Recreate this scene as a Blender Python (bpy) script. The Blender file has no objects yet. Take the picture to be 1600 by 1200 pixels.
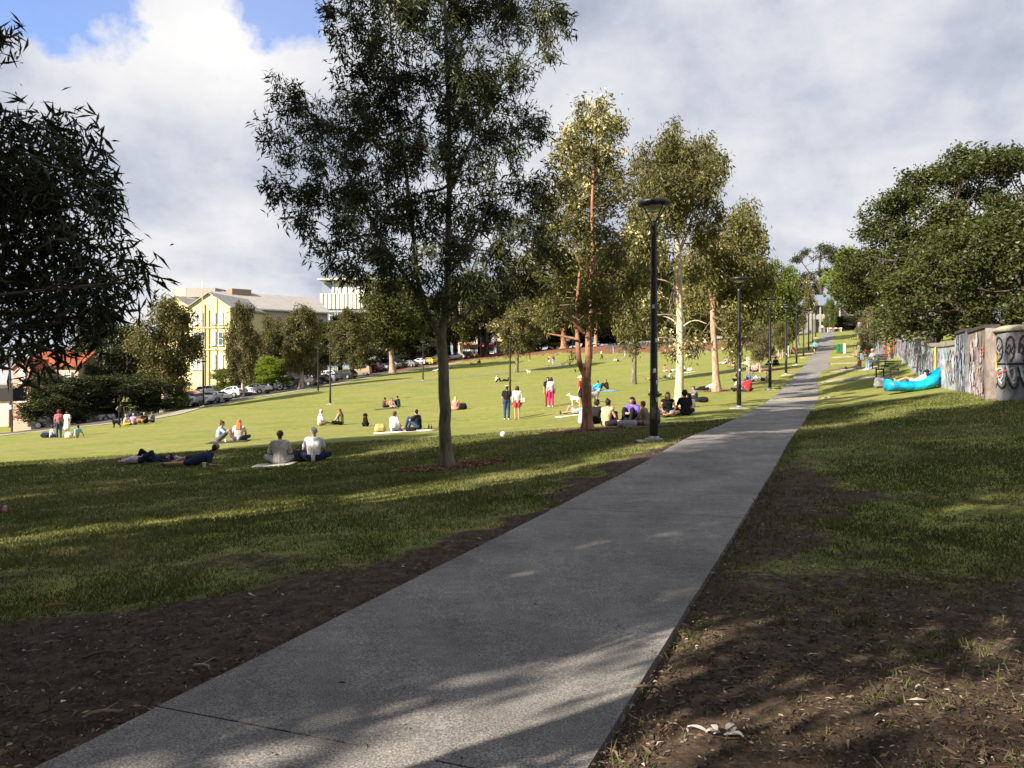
import bpy, math, random
import numpy as np
from mathutils import Vector, Matrix

# ---------------------------------------------------------------- camera, light, exposure
scn = bpy.context.scene
COL = scn.collection
FPX = 1250.0            # focal length in pixels of the 1600 px wide photograph
HOR = 585.0             # row of the horizon
EYE = 1.7
cam_d = bpy.data.cameras.new("camera"); cam = bpy.data.objects.new("camera", cam_d)
COL.objects.link(cam); scn.camera = cam
cam_d.sensor_width = 36.0; cam_d.lens = 36.0 * FPX / 1600.0
cam_d.shift_y = -(600.0 - HOR) / 1600.0
cam_d.clip_start = 0.05; cam_d.clip_end = 4000
cam.location = (0, 0, EYE); cam.rotation_euler = (math.pi / 2, 0, 0)

SUN_AZ, SUN_EL = math.radians(54), math.radians(31)      # sun behind the camera, to the left
SUN = Vector((-math.sin(SUN_AZ) * math.cos(SUN_EL), -math.cos(SUN_AZ) * math.cos(SUN_EL), math.sin(SUN_EL)))
sl = bpy.data.lights.new("sun", 'SUN'); sun = bpy.data.objects.new("sun", sl); COL.objects.link(sun)
sl.energy = 5.0; sl.angle = math.radians(0.55); sl.color = (1.0, 0.89, 0.74)
sun.rotation_euler = SUN.to_track_quat('Z', 'Y').to_euler()
sun.location = (0, 0, 60)

vs = scn.view_settings
vs.view_transform = 'Standard'; vs.look = 'None'; vs.exposure = 1.3; vs.gamma = 1.0; vs.use_curve_mapping = False
scn.cycles.max_bounces = 6; scn.cycles.diffuse_bounces = 3; scn.cycles.transmission_bounces = 4
scn.cycles.transparent_max_bounces = 8; scn.cycles.glossy_bounces = 2
scn.cycles.caustics_reflective = False; scn.cycles.caustics_refractive = False

def pxdir(px, py):
    return Vector(((px - 800) / FPX, 1.0, (HOR - py) / FPX)).normalized()

world = bpy.data.worlds.new("World"); scn.world = world; world.use_nodes = True
def build_world():
    nt = world.node_tree; N = nt.nodes; L = nt.links
    N.clear()
    def nd(t, **k):
        n = N.new(t)
        for a, b in k.items(): setattr(n, a, b)
        return n
    def mth(op, a, b=None, clamp=False):
        n = nd('ShaderNodeMath', operation=op, use_clamp=clamp)
        for i, v in enumerate((a, b)):
            if v is None: continue
            if isinstance(v, (int, float)): n.inputs[i].default_value = v
            else: L.new(v, n.inputs[i])
        return n.outputs[0]
    def mix(f, a, b, mode='MIX'):
        n = nd('ShaderNodeMix', data_type='RGBA', blend_type=mode)
        for s, v in ((0, f), (6, a), (7, b)):
            if isinstance(v, (int, float)): n.inputs[s].default_value = v
            elif isinstance(v, tuple): n.inputs[s].default_value = v
            else: L.new(v, n.inputs[s])
        return n.outputs[2]
    def ramp(v, pts):
        n = nd('ShaderNodeValToRGB'); e = n.color_ramp.elements
        while len(e) < len(pts): e.new(0.5)
        for q, (p, c) in zip(e, pts):
            q.position = p; q.color = (c if isinstance(c, tuple) else (c, c, c)) + (1,)
        L.new(v, n.inputs[0]); return n.outputs[0]
    sky = nd('ShaderNodeTexSky', sky_type='NISHITA', sun_disc=False)
    sky.sun_elevation = SUN_EL
    sky.sun_rotation = math.atan2(SUN.x, SUN.y)
    sky.air_density = 1.0; sky.dust_density = 0.4; sky.ozone_density = 2.0
    tc = nd('ShaderNodeTexCoord'); D = tc.outputs['Generated']
    sp = nd('ShaderNodeSeparateXYZ'); L.new(D, sp.inputs[0])
    zz = mth('ADD', mth('MAXIMUM', sp.outputs[2], 0.0), 0.16)
    cb = nd('ShaderNodeCombineXYZ')
    L.new(mth('DIVIDE', sp.outputs[0], zz), cb.inputs[0]); L.new(mth('DIVIDE', sp.outputs[1], zz), cb.inputs[1])
    def noise(vec, scale, detail, rough=0.5, dist=0.0, w=0.0):
        n = nd('ShaderNodeTexNoise', noise_dimensions='4D'); L.new(vec, n.inputs['Vector'])
        n.inputs['W'].default_value = w
        n.inputs['Scale'].default_value = scale; n.inputs['Detail'].default_value = detail
        n.inputs['Roughness'].default_value = rough; n.inputs['Distortion'].default_value = dist
        return n.outputs[0]
    P = cb.outputs[0]
    n1 = noise(P, 1.1, 9, 0.55, 0.25, 3.1)
    n2 = noise(P, 2.6, 8, 0.58, 0.2, 7.7)
    n3 = noise(P, 0.45, 3, 0.5, 0.0, 1.3)
    n4 = noise(D, 4.5, 10, 0.60, 0.3, 5.5)
    n5 = noise(D, 11.0, 8, 0.60, 0.2, 2.2)
    def spot(px, py, r):             # 1 in the middle of a patch of sky, 0 beyond its radius
        d = pxdir(px, py)
        n = nd('ShaderNodeVectorMath', operation='DISTANCE'); L.new(D, n.inputs[0]); n.inputs[1].default_value = d
        return mth('SUBTRACT', 1.0, mth('DIVIDE', n.outputs['Value'], r), clamp=False)
    def cl(v): return mth('MAXIMUM', v, 0.0)
    # openings of blue
    hole = mth('ADD', mth('ADD', mth('MULTIPLY', cl(spot(450, -35, 0.11)), 0.85), mth('MULTIPLY', cl(spot(110, -62, 0.11)), 0.8)), mth('MULTIPLY', cl(spot(-300, -300, 0.35)), 0.8))
    hole = mth('ADD', hole, mth('MULTIPLY', cl(spot(800, -600, 0.4)), 0.5))
    hv = mth('ADD', mth('MULTIPLY', hole, 1.75), mth('MULTIPLY', mth('MULTIPLY', hole, 5.0, clamp=True), mth('ADD', mth('MULTIPLY', mth('SUBTRACT', n4, 0.5), 3.2), mth('MULTIPLY', mth('SUBTRACT', n5, 0.5), 1.5))))
    blue = ramp(hv, [(0.50, 0.0), (0.78, 1.0)])
    # brightness of the cloud
    br = mth('ADD', mth('ADD', mth('MULTIPLY', n1, 0.35), mth('MULTIPLY', n2, 0.15)), mth('ADD', mth('MULTIPLY', n4, 0.35), mth('MULTIPLY', n5, 0.15)))
    bs = mth('MULTIPLY', cl(spot(250, 60, 0.18)), 0.22)
    for a in ((350, 85, 0.10, 0.22), (1010, 60, 0.16, 0.10), (1380, 200, 0.09, 0.12), (340, 330, 0.08, 0.12), (330, 425, 0.14, 0.10),
              (120, 30, 0.12, 0.2), (1250, 330, 0.2, 0.06), (880, 150, 0.12, 0.05)):
        bs = mth('ADD', bs, mth('MULTIPLY', cl(spot(*a[:3])), a[3]))
    for a in ((230, 200, 0.13, 0.16), (330, 270, 0.12, 0.12), (1040, 190, 0.08, 0.08), (1500, 120, 0.22, 0.08), (330, 380, 0.06, 0.05)):
        bs = mth('SUBTRACT', bs, mth('MULTIPLY', cl(spot(*a[:3])), a[3]))
    br = mth('ADD', mth('ADD', mth('MULTIPLY', mth('SUBTRACT', br, 0.5), 2.7), 0.55), bs)
    cloud = ramp(br, [(0.26, (1.60, 1.78, 2.20)), (0.44, (2.20, 2.36, 2.80)), (0.58, (2.85, 2.95, 3.25)), (0.74, (3.5, 3.5, 3.6)), (1.0, (4.15, 4.1, 4.05))])
    wisp = ramp(mth('ADD', n3, mth('MULTIPLY', n2, 0.25)), [(0.5, 0.0), (0.75, 0.35)])
    skyc = mix(1.0, sky.outputs[0], (0.62, 0.78, 1.12, 1), 'MULTIPLY')
    skyc = mix(wisp, skyc, (3.4, 3.4, 3.5, 1))
    full = mix(blue, cloud, skyc)
    below = ramp(sp.outputs[2], [(0.0, 1.0), (0.01, 0.0)])
    full = mix(below, full, (1.6, 1.65, 1.6, 1))
    bg = nd('ShaderNodeBackground'); bg.inputs['Strength'].default_value = 0.1
    L.new(full, bg.inputs['Color'])
    out = nd('ShaderNodeOutputWorld'); L.new(bg.outputs[0], out.inputs[0])
build_world()

# ---------------------------------------------------------------- helpers
R = np.random.default_rng(11)
random.seed(5)
rad = math.radians

def tag(o, label=None, cat=None, group=None, kind=None):
    if label: o["label"] = label
    if cat: o["category"] = cat
    if group: o["group"] = group
    if kind: o["kind"] = kind
    return o

def empty(name, loc, rz=0.0, label=None, cat=None, group=None, kind=None):
    o = bpy.data.objects.new(name, None); COL.objects.link(o)
    o.empty_display_size = 0.2
    o.location = loc; o.rotation_euler = (0, 0, rz)
    return tag(o, label, cat, group, kind)

def link(name, me, mats=None, parent=None, loc=None, rot=None, scale=None):
    o = bpy.data.objects.new(name, me); COL.objects.link(o)
    if parent is not None: o.parent = parent
    if loc is not None: o.location = loc
    if rot is not None: o.rotation_euler = rot
    if scale is not None: o.scale = scale
    if mats is not None:
        if not isinstance(mats, (list, tuple)): mats = [mats]
        for i, m in enumerate(mats):
            if i >= len(me.materials): me.materials.append(m)
            elif me.materials[i] is not m:
                o.material_slots[i].link = 'OBJECT'; o.material_slots[i].material = m
    return o

def npmesh(name, V, Q=None, T=None, smooth=False, attrs=None, fattrs=None):
    """mesh from numpy verts and quads and/or triangles"""
    me = bpy.data.meshes.new(name)
    V = np.asarray(V, dtype=np.float32).reshape(-1, 3)
    nq = 0 if Q is None else len(Q); nt = 0 if T is None else len(T)
    me.vertices.add(len(V)); me.vertices.foreach_set('co', V.ravel())
    loops = []
    if nq: loops.append(np.asarray(Q, dtype=np.int32).ravel())
    if nt: loops.append(np.asarray(T, dtype=np.int32).ravel())
    lv = np.concatenate(loops)
    me.loops.add(len(lv)); me.loops.foreach_set('vertex_index', lv)
    me.polygons.add(nq + nt)
    st = np.concatenate([np.arange(nq) * 4, nq * 4 + np.arange(nt) * 3]).astype(np.int32)
    me.polygons.foreach_set('loop_start', st)
    me.polygons.foreach_set('use_smooth', np.full(nq + nt, bool(smooth)))
    for k, v in (attrs or {}).items():
        a = me.attributes.new(k, 'FLOAT', 'POINT'); a.data.foreach_set('value', np.asarray(v, dtype=np.float32).ravel())
    for k, v in (fattrs or {}).items():
        a = me.attributes.new(k, 'FLOAT', 'FACE'); a.data.foreach_set('value', np.asarray(v, dtype=np.float32).ravel())
    me.update(calc_edges=True)
    return me

class MB:
    """collects solids of one part, with material indices"""
    def __init__(s): s.v = []; s.f = []; s.m = []; s.n = 0
    def add(s, vs_, fs, mi=0):
        b = s.n
        s.v += [tuple(v) for v in vs_]; s.f += [tuple(b + i for i in f) for f in fs]; s.m += [mi] * len(fs); s.n += len(vs_)
        return s
    def box(s, c, d, rz=0.0, mi=0, taper=1.0, M=None):
        x, y, z = d[0] / 2, d[1] / 2, d[2] / 2
        p = [(-x, -y, -z), (x, -y, -z), (x, y, -z), (-x, y, -z), (-x * taper, -y * taper, z), (x * taper, -y * taper, z), (x * taper, y * taper, z), (-x * taper, y * taper, z)]
        ca, sa = math.cos(rz), math.sin(rz)
        p = [(a * ca - b * sa + c[0], a * sa + b * ca + c[1], q + c[2]) for a, b, q in p]
        if M is not None: p = [tuple(M @ Vector(q)) for q in p]
        return s.add(p, [(0, 3, 2, 1), (4, 5, 6, 7), (0, 1, 5, 4), (1, 2, 6, 5), (2, 3, 7, 6), (3, 0, 4, 7)], mi)
    def tube(s, pts, rs, n=8, mi=0, cap=True):
        V, Q = tube_np(np.array(pts, float), np.array(rs, float) if hasattr(rs, '__len__') else np.full(len(pts), float(rs)), n)
        fs = [tuple(q) for q in Q]
        if cap:
            fs.append(tuple(range(n - 1, -1, -1))); fs.append(tuple(range(len(V) - n, len(V))))
        return s.add(V.tolist(), fs, mi)
    def lathe(s, prof, n=16, c=(0, 0, 0), mi=0):
        v = []; f = []
        for r, z in prof:
            for k in range(n):
                a = 2 * math.pi * k / n; v.append((c[0] + r * math.cos(a), c[1] + r * math.sin(a), c[2] + z))
        for i in range(len(prof) - 1):
            for k in range(n):
                k2 = (k + 1) % n; f.append((i * n + k, i * n + k2, (i + 1) * n + k2, (i + 1) * n + k))
        f.append(tuple(range(n - 1, -1, -1))); f.append(tuple(range((len(prof) - 1) * n, len(prof) * n)))
        return s.add(v, f, mi)
    def prism(s, poly, z0, z1, mi=0, M=None):
        n = len(poly)
        v = [(p[0], p[1], z0) for p in poly] + [(p[0], p[1], z1) for p in poly]
        if M is not None: v = [tuple(M @ Vector(q)) for q in v]
        f = [tuple(range(n - 1, -1, -1)), tuple(range(n, 2 * n))] + [(i, (i + 1) % n, n + (i + 1) % n, n + i) for i in range(n)]
        return s.add(v, f, mi)
    def mesh(s, name, smooth=False):
        me = bpy.data.meshes.new(name); me.from_pydata(s.v, [], s.f)
        me.polygons.foreach_set('material_index', s.m)
        if smooth: me.polygons.foreach_set('use_smooth', [True] * len(s.f))
        me.update(); return me
    def obj(s, name, mats, parent=None, smooth=False, **k):
        me = s.mesh(name, smooth)
        for m in (mats if isinstance(mats, (list, tuple)) else [mats]): me.materials.append(m)
        return link(name, me, None, parent, **k)

def tube_np(P, r, n):
    """tapered tube through points; returns verts and quads"""
    P = np.asarray(P, float); k = len(P)
    T = np.gradient(P, axis=0); T /= np.linalg.norm(T, axis=1)[:, None] + 1e-9
    up = np.array([0.0, 0.0, 1.0]) if abs(T[0, 2]) < 0.9 else np.array([1.0, 0.0, 0.0])
    U = np.cross(T, up); U /= np.linalg.norm(U, axis=1)[:, None] + 1e-9
    W = np.cross(T, U)
    a = np.arange(n) * 2 * np.pi / n
    V = P[:, None, :] + r[:, None, None] * (np.cos(a)[None, :, None] * U[:, None, :] + np.sin(a)[None, :, None] * W[:, None, :])
    i = np.arange(k - 1)[:, None] * n; j = np.arange(n)[None, :]; j2 = (j + 1) % n
    Q = np.stack([i + j, i + j2, i + n + j2, i + n + j], -1).reshape(-1, 4)
    return V.reshape(-1, 3), Q

def cones_np(A, B, ra, rb, n=3):
    """many straight tapered sticks at once"""
    A = np.asarray(A, float); B = np.asarray(B, float); m = len(A)
    T = B - A; T /= np.linalg.norm(T, axis=1)[:, None] + 1e-9
    up = np.where(np.abs(T[:, 2:3]) < 0.9, np.array([[0, 0, 1.0]]), np.array([[1.0, 0, 0]]))
    U = np.cross(T, up); U /= np.linalg.norm(U, axis=1)[:, None] + 1e-9
    W = np.cross(T, U)
    a = np.arange(n) * 2 * np.pi / n
    ring = np.cos(a)[None, :, None] * U[:, None, :] + np.sin(a)[None, :, None] * W[:, None, :]
    ra = np.broadcast_to(ra, (m,))[:, None, None]; rb = np.broadcast_to(rb, (m,))[:, None, None]
    V = np.concatenate([A[:, None, :] + ra * ring, B[:, None, :] + rb * ring], 1).reshape(-1, 3)
    i = np.arange(m)[:, None] * (2 * n); j = np.arange(n)[None, :]; j2 = (j + 1) % n
    Q = np.stack([i + j, i + j2, i + n + j2, i + n + j], -1).reshape(-1, 4)
    return V, Q

class Acc:
    def __init__(s): s.V = []; s.Q = []; s.n = 0
    def add(s, VQ):
        V, Q = VQ; s.V.append(V); s.Q.append(Q + s.n); s.n += len(V)
    def mesh(s, name, smooth=True): return npmesh(name, np.concatenate(s.V), np.concatenate(s.Q), smooth=smooth)

def vnoise(x, y, sc, seed=0):
    x = np.asarray(x, float) / sc; y = np.asarray(y, float) / sc
    xi = np.floor(x).astype(np.int64); yi = np.floor(y).astype(np.int64); fx = x - xi; fy = y - yi
    fx = fx * fx * (3 - 2 * fx); fy = fy * fy * (3 - 2 * fy)
    def h(a, b):
        n = (a * 374761393 + b * 668265263 + seed * 974634777) & 0x7fffffff
        n = ((n ^ (n >> 13)) * 1274126177) & 0x7fffffff
        return ((n ^ (n >> 16)) & 0xffff) / 65535.0
    return (h(xi, yi) * (1 - fx) + h(xi + 1, yi) * fx) * (1 - fy) + (h(xi, yi + 1) * (1 - fx) + h(xi + 1, yi + 1) * fx) * fy
def fbm(x, y, sc, seed=0, o=4):
    t = 0; a = 0.5
    for i in range(o): t = t + a * vnoise(x, y, sc / 2 ** i, seed + i * 17); a *= 0.5
    return t / (1 - 0.5 ** o)
def sstep(x, a, b):
    t = np.clip((np.asarray(x, float) - a) / (b - a), 0, 1); return t * t * (3 - 2 * t)

# ---------------------------------------------------------------- materials
def lin(c):
    return tuple(((v / 255.0) / 12.92 if v <= 10 else (((v / 255.0) + 0.055) / 1.055) ** 2.4) for v in c)
_mc = {}
class NT:
    def __init__(s, name):
        s.m = bpy.data.materials.new(name); s.m.use_nodes = True; s.t = s.m.node_tree; s.t.nodes.clear()
        s.out = s.t.nodes.new('ShaderNodeOutputMaterial')
    def n(s, t, **k):
        n = s.t.nodes.new(t)
        for a, b in k.items(): setattr(n, a, b)
        return n
    def put(s, sock, v):
        if isinstance(v, (int, float)): sock.default_value = v
        elif isinstance(v, (tuple, list)): sock.default_value = tuple(v) if len(v) == len(sock.default_value) else tuple(v) + (1.0,)
        else: s.t.links.new(v, sock)
    def pos(s):
        return s.n('ShaderNodeNewGeometry').outputs['Position']
    def objc(s): return s.n('ShaderNodeTexCoord').outputs['Object']
    def scale(s, v, sc):
        n = s.n('ShaderNodeMapping'); n.inputs['Scale'].default_value = sc; s.put(n.inputs[0], v); return n.outputs[0]
    def noise(s, v, sc, det=4, ro=0.55, di=0.0):
        n = s.n('ShaderNodeTexNoise'); s.put(n.inputs['Vector'], v)
        n.inputs['Scale'].default_value = sc; n.inputs['Detail'].default_value = det; n.inputs['Roughness'].default_value = ro; n.inputs['Distortion'].default_value = di
        return n.outputs[0]
    def ramp(s, v, pts):
        n = s.n('ShaderNodeValToRGB'); e = n.color_ramp.elements
        while len(e) < len(pts): e.new(0.5)
        for q, (p, c) in zip(e, pts): q.position = p; q.color = (tuple(c) if isinstance(c, (tuple, list)) else (c, c, c)) + (1,)
        s.put(n.inputs[0], v); return n.outputs[0]
    def mix(s, f, a, b, mode='MIX'):
        n = s.n('ShaderNodeMix', data_type='RGBA', blend_type=mode)
        s.put(n.inputs[0], f); s.put(n.inputs[6], a); s.put(n.inputs[7], b); return n.outputs[2]
    def math(s, op, a, b=0.0, clamp=False):
        n = s.n('ShaderNodeMath', operation=op, use_clamp=clamp); s.put(n.inputs[0], a); s.put(n.inputs[1], b); return n.outputs[0]
    def attr(s, name):
        n = s.n('ShaderNodeAttribute', attribute_name=name); return n.outputs['Fac']
    def objrand(s): return s.n('ShaderNodeObjectInfo').outputs['Random']
    def bump(s, h, st=0.3, d=0.02):
        n = s.n('ShaderNodeBump'); n.inputs['Strength'].default_value = st; n.inputs['Distance'].default_value = d; s.put(n.inputs['Height'], h); return n.outputs[0]
    def bsdf(s, col, rough=0.8, spec=0.3, metal=0.0, normal=None, emit=None, coat=0.0):
        b = s.n('ShaderNodeBsdfPrincipled'); s.put(b.inputs['Base Color'], col); s.put(b.inputs['Roughness'], rough)
        b.inputs['Specular IOR Level'].default_value = spec; b.inputs['Metallic'].default_value = metal
        if coat: b.inputs['Coat Weight'].default_value = coat
        if normal is not None: s.put(b.inputs['Normal'], normal)
        s.t.links.new(b.outputs[0], s.out.inputs[0]); return s.m

def plain(name, col, rough=0.8, spec=0.3, metal=0.0, vary=0.12, sc=6.0, coat=0.0):
    key = (name, tuple(col))
    if key in _mc: return _mc[key]
    t = NT(name); c = tuple(col)
    n = t.noise(t.objc(), sc, 3)
    k = t.ramp(n, [(0.3, 1 - vary), (0.7, 1 + vary)])
    _mc[key] = t.bsdf(t.mix(1.0, c + (1,), k, 'MULTIPLY'), rough, spec, metal, coat=coat)
    return _mc[key]

def cloth(col, sc=14.0):
    key = ('cloth', tuple(col))
    if key in _mc: return _mc[key]
    t = NT('fabric'); o = t.objc()
    n = t.noise(o, sc, 3, 0.6); k = t.ramp(n, [(0.3, 0.78), (0.7, 1.15)])
    _mc[key] = t.bsdf(t.mix(1.0, tuple(col) + (1,), k, 'MULTIPLY'), 0.9, 0.15, normal=t.bump(n, 0.4, 0.02))
    return _mc[key]

def leafmat(name, c0, c1, trans=0.35, gloss=0.02):
    t = NT(name); a = t.attr('tint')
    col = t.mix(a, tuple(c0) + (1,), tuple(c1) + (1,))
    d = t.n('ShaderNodeBsdfDiffuse'); t.put(d.inputs[0], col)
    tr = t.n('ShaderNodeBsdfTranslucent'); t.put(tr.inputs[0], t.mix(1.0, col, (1.25, 1.3, 0.55, 1), 'MULTIPLY'))
    m = t.n('ShaderNodeMixShader'); m.inputs[0].default_value = trans
    t.t.links.new(d.outputs[0], m.inputs[1]); t.t.links.new(tr.outputs[0], m.inputs[2])
    g = t.n('ShaderNodeBsdfGlossy'); g.inputs['Roughness'].default_value = 0.45; g.inputs[0].default_value = (1, 1, 1, 1)
    m2 = t.n('ShaderNodeMixShader'); m2.inputs[0].default_value = gloss
    t.t.links.new(m.outputs[0], m2.inputs[1]); t.t.links.new(g.outputs[0], m2.inputs[2])
    t.t.links.new(m2.outputs[0], t.out.inputs[0])
    return t.m

def barkmat(name, c0, c1, c2, sc=3.0):
    t = NT(name); o = t.objc()
    v = t.scale(o, (1, 1, 0.35))
    n = t.noise(v, sc * 2.2, 6, 0.65, 0.4); n2 = t.noise(v, sc * 9, 4, 0.6)
    col = t.ramp(n, [(0.36, c0), (0.5, c1), (0.66, c2)])
    col = t.mix(t.ramp(n2, [(0.55, 0.0), (0.72, 0.45)]), col, tuple(x * 0.55 for x in c0) + (1,))
    return t.bsdf(col, 0.85, 0.2, normal=t.bump(t.math('ADD', n, t.math('MULTIPLY', n2, 0.5)), 0.6, 0.03))

# ---------------------------------------------------------------- terrain
_cp = []
def cpx(px, py, Y): _cp.append(((px - 800) / FPX * Y, Y, EYE + (HOR - py) / FPX * Y))
for a in ((1016, 692, 17.8), (1157, 640, 33.3), (1205, 609, 48.2), (1231, 586, 62), (1248, 570, 78), (1260, 559, 92.5), (1269, 549, 107),
          (1276, 540, 122), (1281, 528, 137), (1307, 519, 152), (100, 685, 48), (455, 727, 21.5), (697, 730, 17.5), (507, 666, 43), (620, 675, 35),
          (800, 656, 41.5), (858, 636, 46), (950, 666, 28.5), (917, 672, 26), (1060, 635, 36), (1119, 610, 51), (516, 632, 76), (496, 612, 100),
          (660, 595, 112), (807, 576, 128), (925, 562, 143), (828, 563, 163), (776, 558, 178), (400, 618, 107), (300, 638, 97), (240, 655, 88),
          (80, 668, 78), (0, 678, 70), (560, 588, 145), (700, 565, 172), (623, 580, 152), (460, 608, 117), (210, 663, 62), (277, 641, 80),
          (900, 547, 172), (1040, 542, 160), (782, 597, 102), (612, 637, 66), (935, 611, 64), (1040, 592, 80), (1054, 579, 95), (1078, 558, 120),
          (1137, 568, 100), (1580, 627, 22.5), (1520, 614, 26), (1456, 596, 38), (1400, 565, 68), (1366, 546, 90), (1345, 519, 140),
          (1420, 620, 30), (1342, 577, 56), (1497, 527, 52), (0, 880, 8.6), (0, 730, 26), (510, 690, 29), (1120, 545, 135)):
    cpx(*a)
_cp += [(-1.0, 1.0, 0.0), (0.4, 6.3, 0.04), (2.5, 11.0, 0.12), (3, 4, 0.03), (8, 10, 0.25), (-8, 2, -0.3), (0, -15, -0.1), (-20, -10, -1.4), (20, -10, 0.8), (22, 18, 1.6), (30, 30, 3.0),
        (-60, 60, -5.2), (-70, 100, -5.0), (-75, 140, -3.5), (-60, 200, 1.0), (-20, 220, 6.5), (30, 230, 9.5), (80, 220, 12), (120, 160, 12), (90, 80, 8), (70, 40, 5.5), (80, -30, 3), (-80, -30, -5), (-80, 20, -5.5)]
# the path itself climbs smoothly
for y_, z_ in ((14, .14), (22, .22), (28, .24), (34, .30), (40, .50), (45, .72), (52, 1.06), (58, 1.42), (66, 1.92), (72, 2.28), (84, 3.0), (100, 4.25), (114, 5.45), (130, 7.0), (145, 8.9)):
    _cp.append((.41 * y_ - 2.28, y_, z_))
_cp = np.array(_cp)
_XY = _cp[:, :2] / 50.0
def _phi(r2): return 0.5 * r2 * np.log(r2 + 1e-12)
_d2 = ((_XY[:, None] - _XY[None]) ** 2).sum(-1)
_nn = len(_XY); _A = np.zeros((_nn + 3, _nn + 3)); _A[:_nn, :_nn] = _phi(_d2) + np.eye(_nn) * 0.002
_A[:_nn, _nn] = 1; _A[:_nn, _nn + 1:] = _XY; _A[_nn, :_nn] = 1; _A[_nn + 1:, :_nn] = _XY.T
_W = np.linalg.solve(_A, np.concatenate([_cp[:, 2], np.zeros(3)]))
def ground(x, y):
    x = np.asarray(x, float); y = np.asarray(y, float); sh = np.broadcast(x, y).shape
    x = np.broadcast_to(x, sh).ravel(); y = np.broadcast_to(y, sh).ravel()
    cx = np.clip(x, -95, 130) / 50.0; cy = np.clip(y, -40, 240) / 50.0
    out = np.empty(len(cx))
    for i in range(0, len(cx), 20000):
        a = slice(i, i + 20000)
        d = (cx[a, None] - _XY[None, :, 0]) ** 2 + (cy[a, None] - _XY[None, :, 1]) ** 2
        out[a] = _phi(d) @ _W[:_nn] + _W[_nn] + cx[a] * _W[_nn + 1] + cy[a] * _W[_nn + 2]
    return out.reshape(sh)
def gz(x, y): return float(ground(np.array([x]), np.array([y]))[0])
_ts = np.concatenate([np.arange(2.5, 40, 0.1), np.arange(40, 235, 0.4)])
def P(px, py):
    """the point of the ground that stands at this place of the photograph"""
    X = (px - 800) / FPX * _ts; Z = EYE + (HOR - py) / FPX * _ts
    g = ground(X, _ts); k = np.argmax(g >= Z)
    if g[k] < Z[k]: k = len(_ts) - 1
    if k > 0:
        a0 = Z[k - 1] - g[k - 1]; a1 = g[k] - Z[k]; t = _ts[k - 1] + (_ts[k] - _ts[k - 1]) * a0 / (a0 + a1 + 1e-9)
    else: t = _ts[0]
    x = (px - 800) / FPX * t
    return (float(x), float(t), gz(x, t))
def W3(px, py, Y): return np.array([(px - 800) / FPX * Y, Y, EYE + (HOR - py) / FPX * Y])

# the path: a straight line through the park
PDIR = np.array([0.38, 0.925]); PDIR /= np.linalg.norm(PDIR); PNRM = np.array([PDIR[1], -PDIR[0]])
P0 = np.array([-2.28, 0.0]); PHALF = 1.11
def path_side(x, y):
    """signed distance right of the path's centre line"""
    return (np.asarray(x) - P0[0]) * PNRM[0] + (np.asarray(y) - P0[1]) * PNRM[1]
SHADE = [(-19.3,6.2,'dense',22,9),(-13.8,10.3,'dense',21,7.6),(-5.5,-5.9,'gum',24,8),(-26,13,'dense',18,10),(-24,-8,'dense',20,7),(-38,11,'gum',17,9),(-3,-11,'dense',16,9),(-14,-13.2,'gum',18,9),(-32,4,'dense',18,9),(5,-5,'gum',14,9),(-13.9,-.5,'dense',25,8.2),(8.5,1.5,'gum',13,7.5),(-9.3,2.5,'dense',24,7.2),(13,-4,'gum',15,9),(-4.1,.7,'gum',18,4.8)]
# ---------------------------------------------------------------- ground sheet
def dirt_mask(x, y):
    s = path_side(x, y); n = fbm(x, y, 1.7, 3) - 0.5; n2 = fbm(x, y, 0.45, 9) - 0.5
    left = s < 0
    dl = np.abs(s) - PHALF
    # left of the path: bare earth near the camera, thinning to a worn band beside the slabs
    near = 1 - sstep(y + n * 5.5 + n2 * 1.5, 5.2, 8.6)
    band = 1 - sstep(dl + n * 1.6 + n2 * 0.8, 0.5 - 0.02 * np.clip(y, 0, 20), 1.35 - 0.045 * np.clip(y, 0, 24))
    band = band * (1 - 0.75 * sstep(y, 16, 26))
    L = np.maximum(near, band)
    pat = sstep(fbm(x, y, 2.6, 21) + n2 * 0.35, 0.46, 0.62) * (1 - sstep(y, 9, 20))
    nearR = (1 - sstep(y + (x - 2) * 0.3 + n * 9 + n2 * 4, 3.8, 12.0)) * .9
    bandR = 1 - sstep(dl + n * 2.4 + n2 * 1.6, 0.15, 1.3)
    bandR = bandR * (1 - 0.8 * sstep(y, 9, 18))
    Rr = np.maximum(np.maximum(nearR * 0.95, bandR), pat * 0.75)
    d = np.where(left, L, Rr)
    return np.clip(d, 0, 1)
MULCH = []      # (x, y, rx, ry) rings of red bark mulch round the trunks
for px_, py_, rx_, ry_ in ((702, 731, 1.15, 0.75), (928, 673, 1.6, 0.9), (1064, 637, .9, .7), (1121, 611, 1.2, 0.9), (1195, 578, 1.6, 2.2), (1217, 558, 1.5, 2.4)):
    p = P(px_, py_); MULCH.append((p[0], p[1], rx_, ry_))
_bank = [P(a, b)[:2] for a, b in ((600, 584), (690, 569), (780, 560), (880, 553), (1000, 552), (1090, 549), (1150, 545))]
_bank = np.array(_bank)
def mulch_mask(x, y):
    x = np.asarray(x, float); y = np.asarray(y, float)
    m = np.zeros(np.broadcast(x, y).shape)
    n = fbm(x, y, 0.6, 5) - 0.5
    for cx, cy, rx, ry in MULCH:
        d = np.sqrt(((x - cx) / rx) ** 2 + ((y - cy) / ry) ** 2)
        m = np.maximum(m, 1 - sstep(d + n * 0.9, 0.65, 1.15))
    # the bank under the far trees
    yb = np.interp(x, _bank[:, 0], _bank[:, 1])
    far = sstep(y + n * 14 - yb, 0, 5) * ((x > _bank[0, 0]) & (x < 45))
    return np.maximum(m, far * (1 - sstep(y - yb, 60, 90)))

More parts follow.
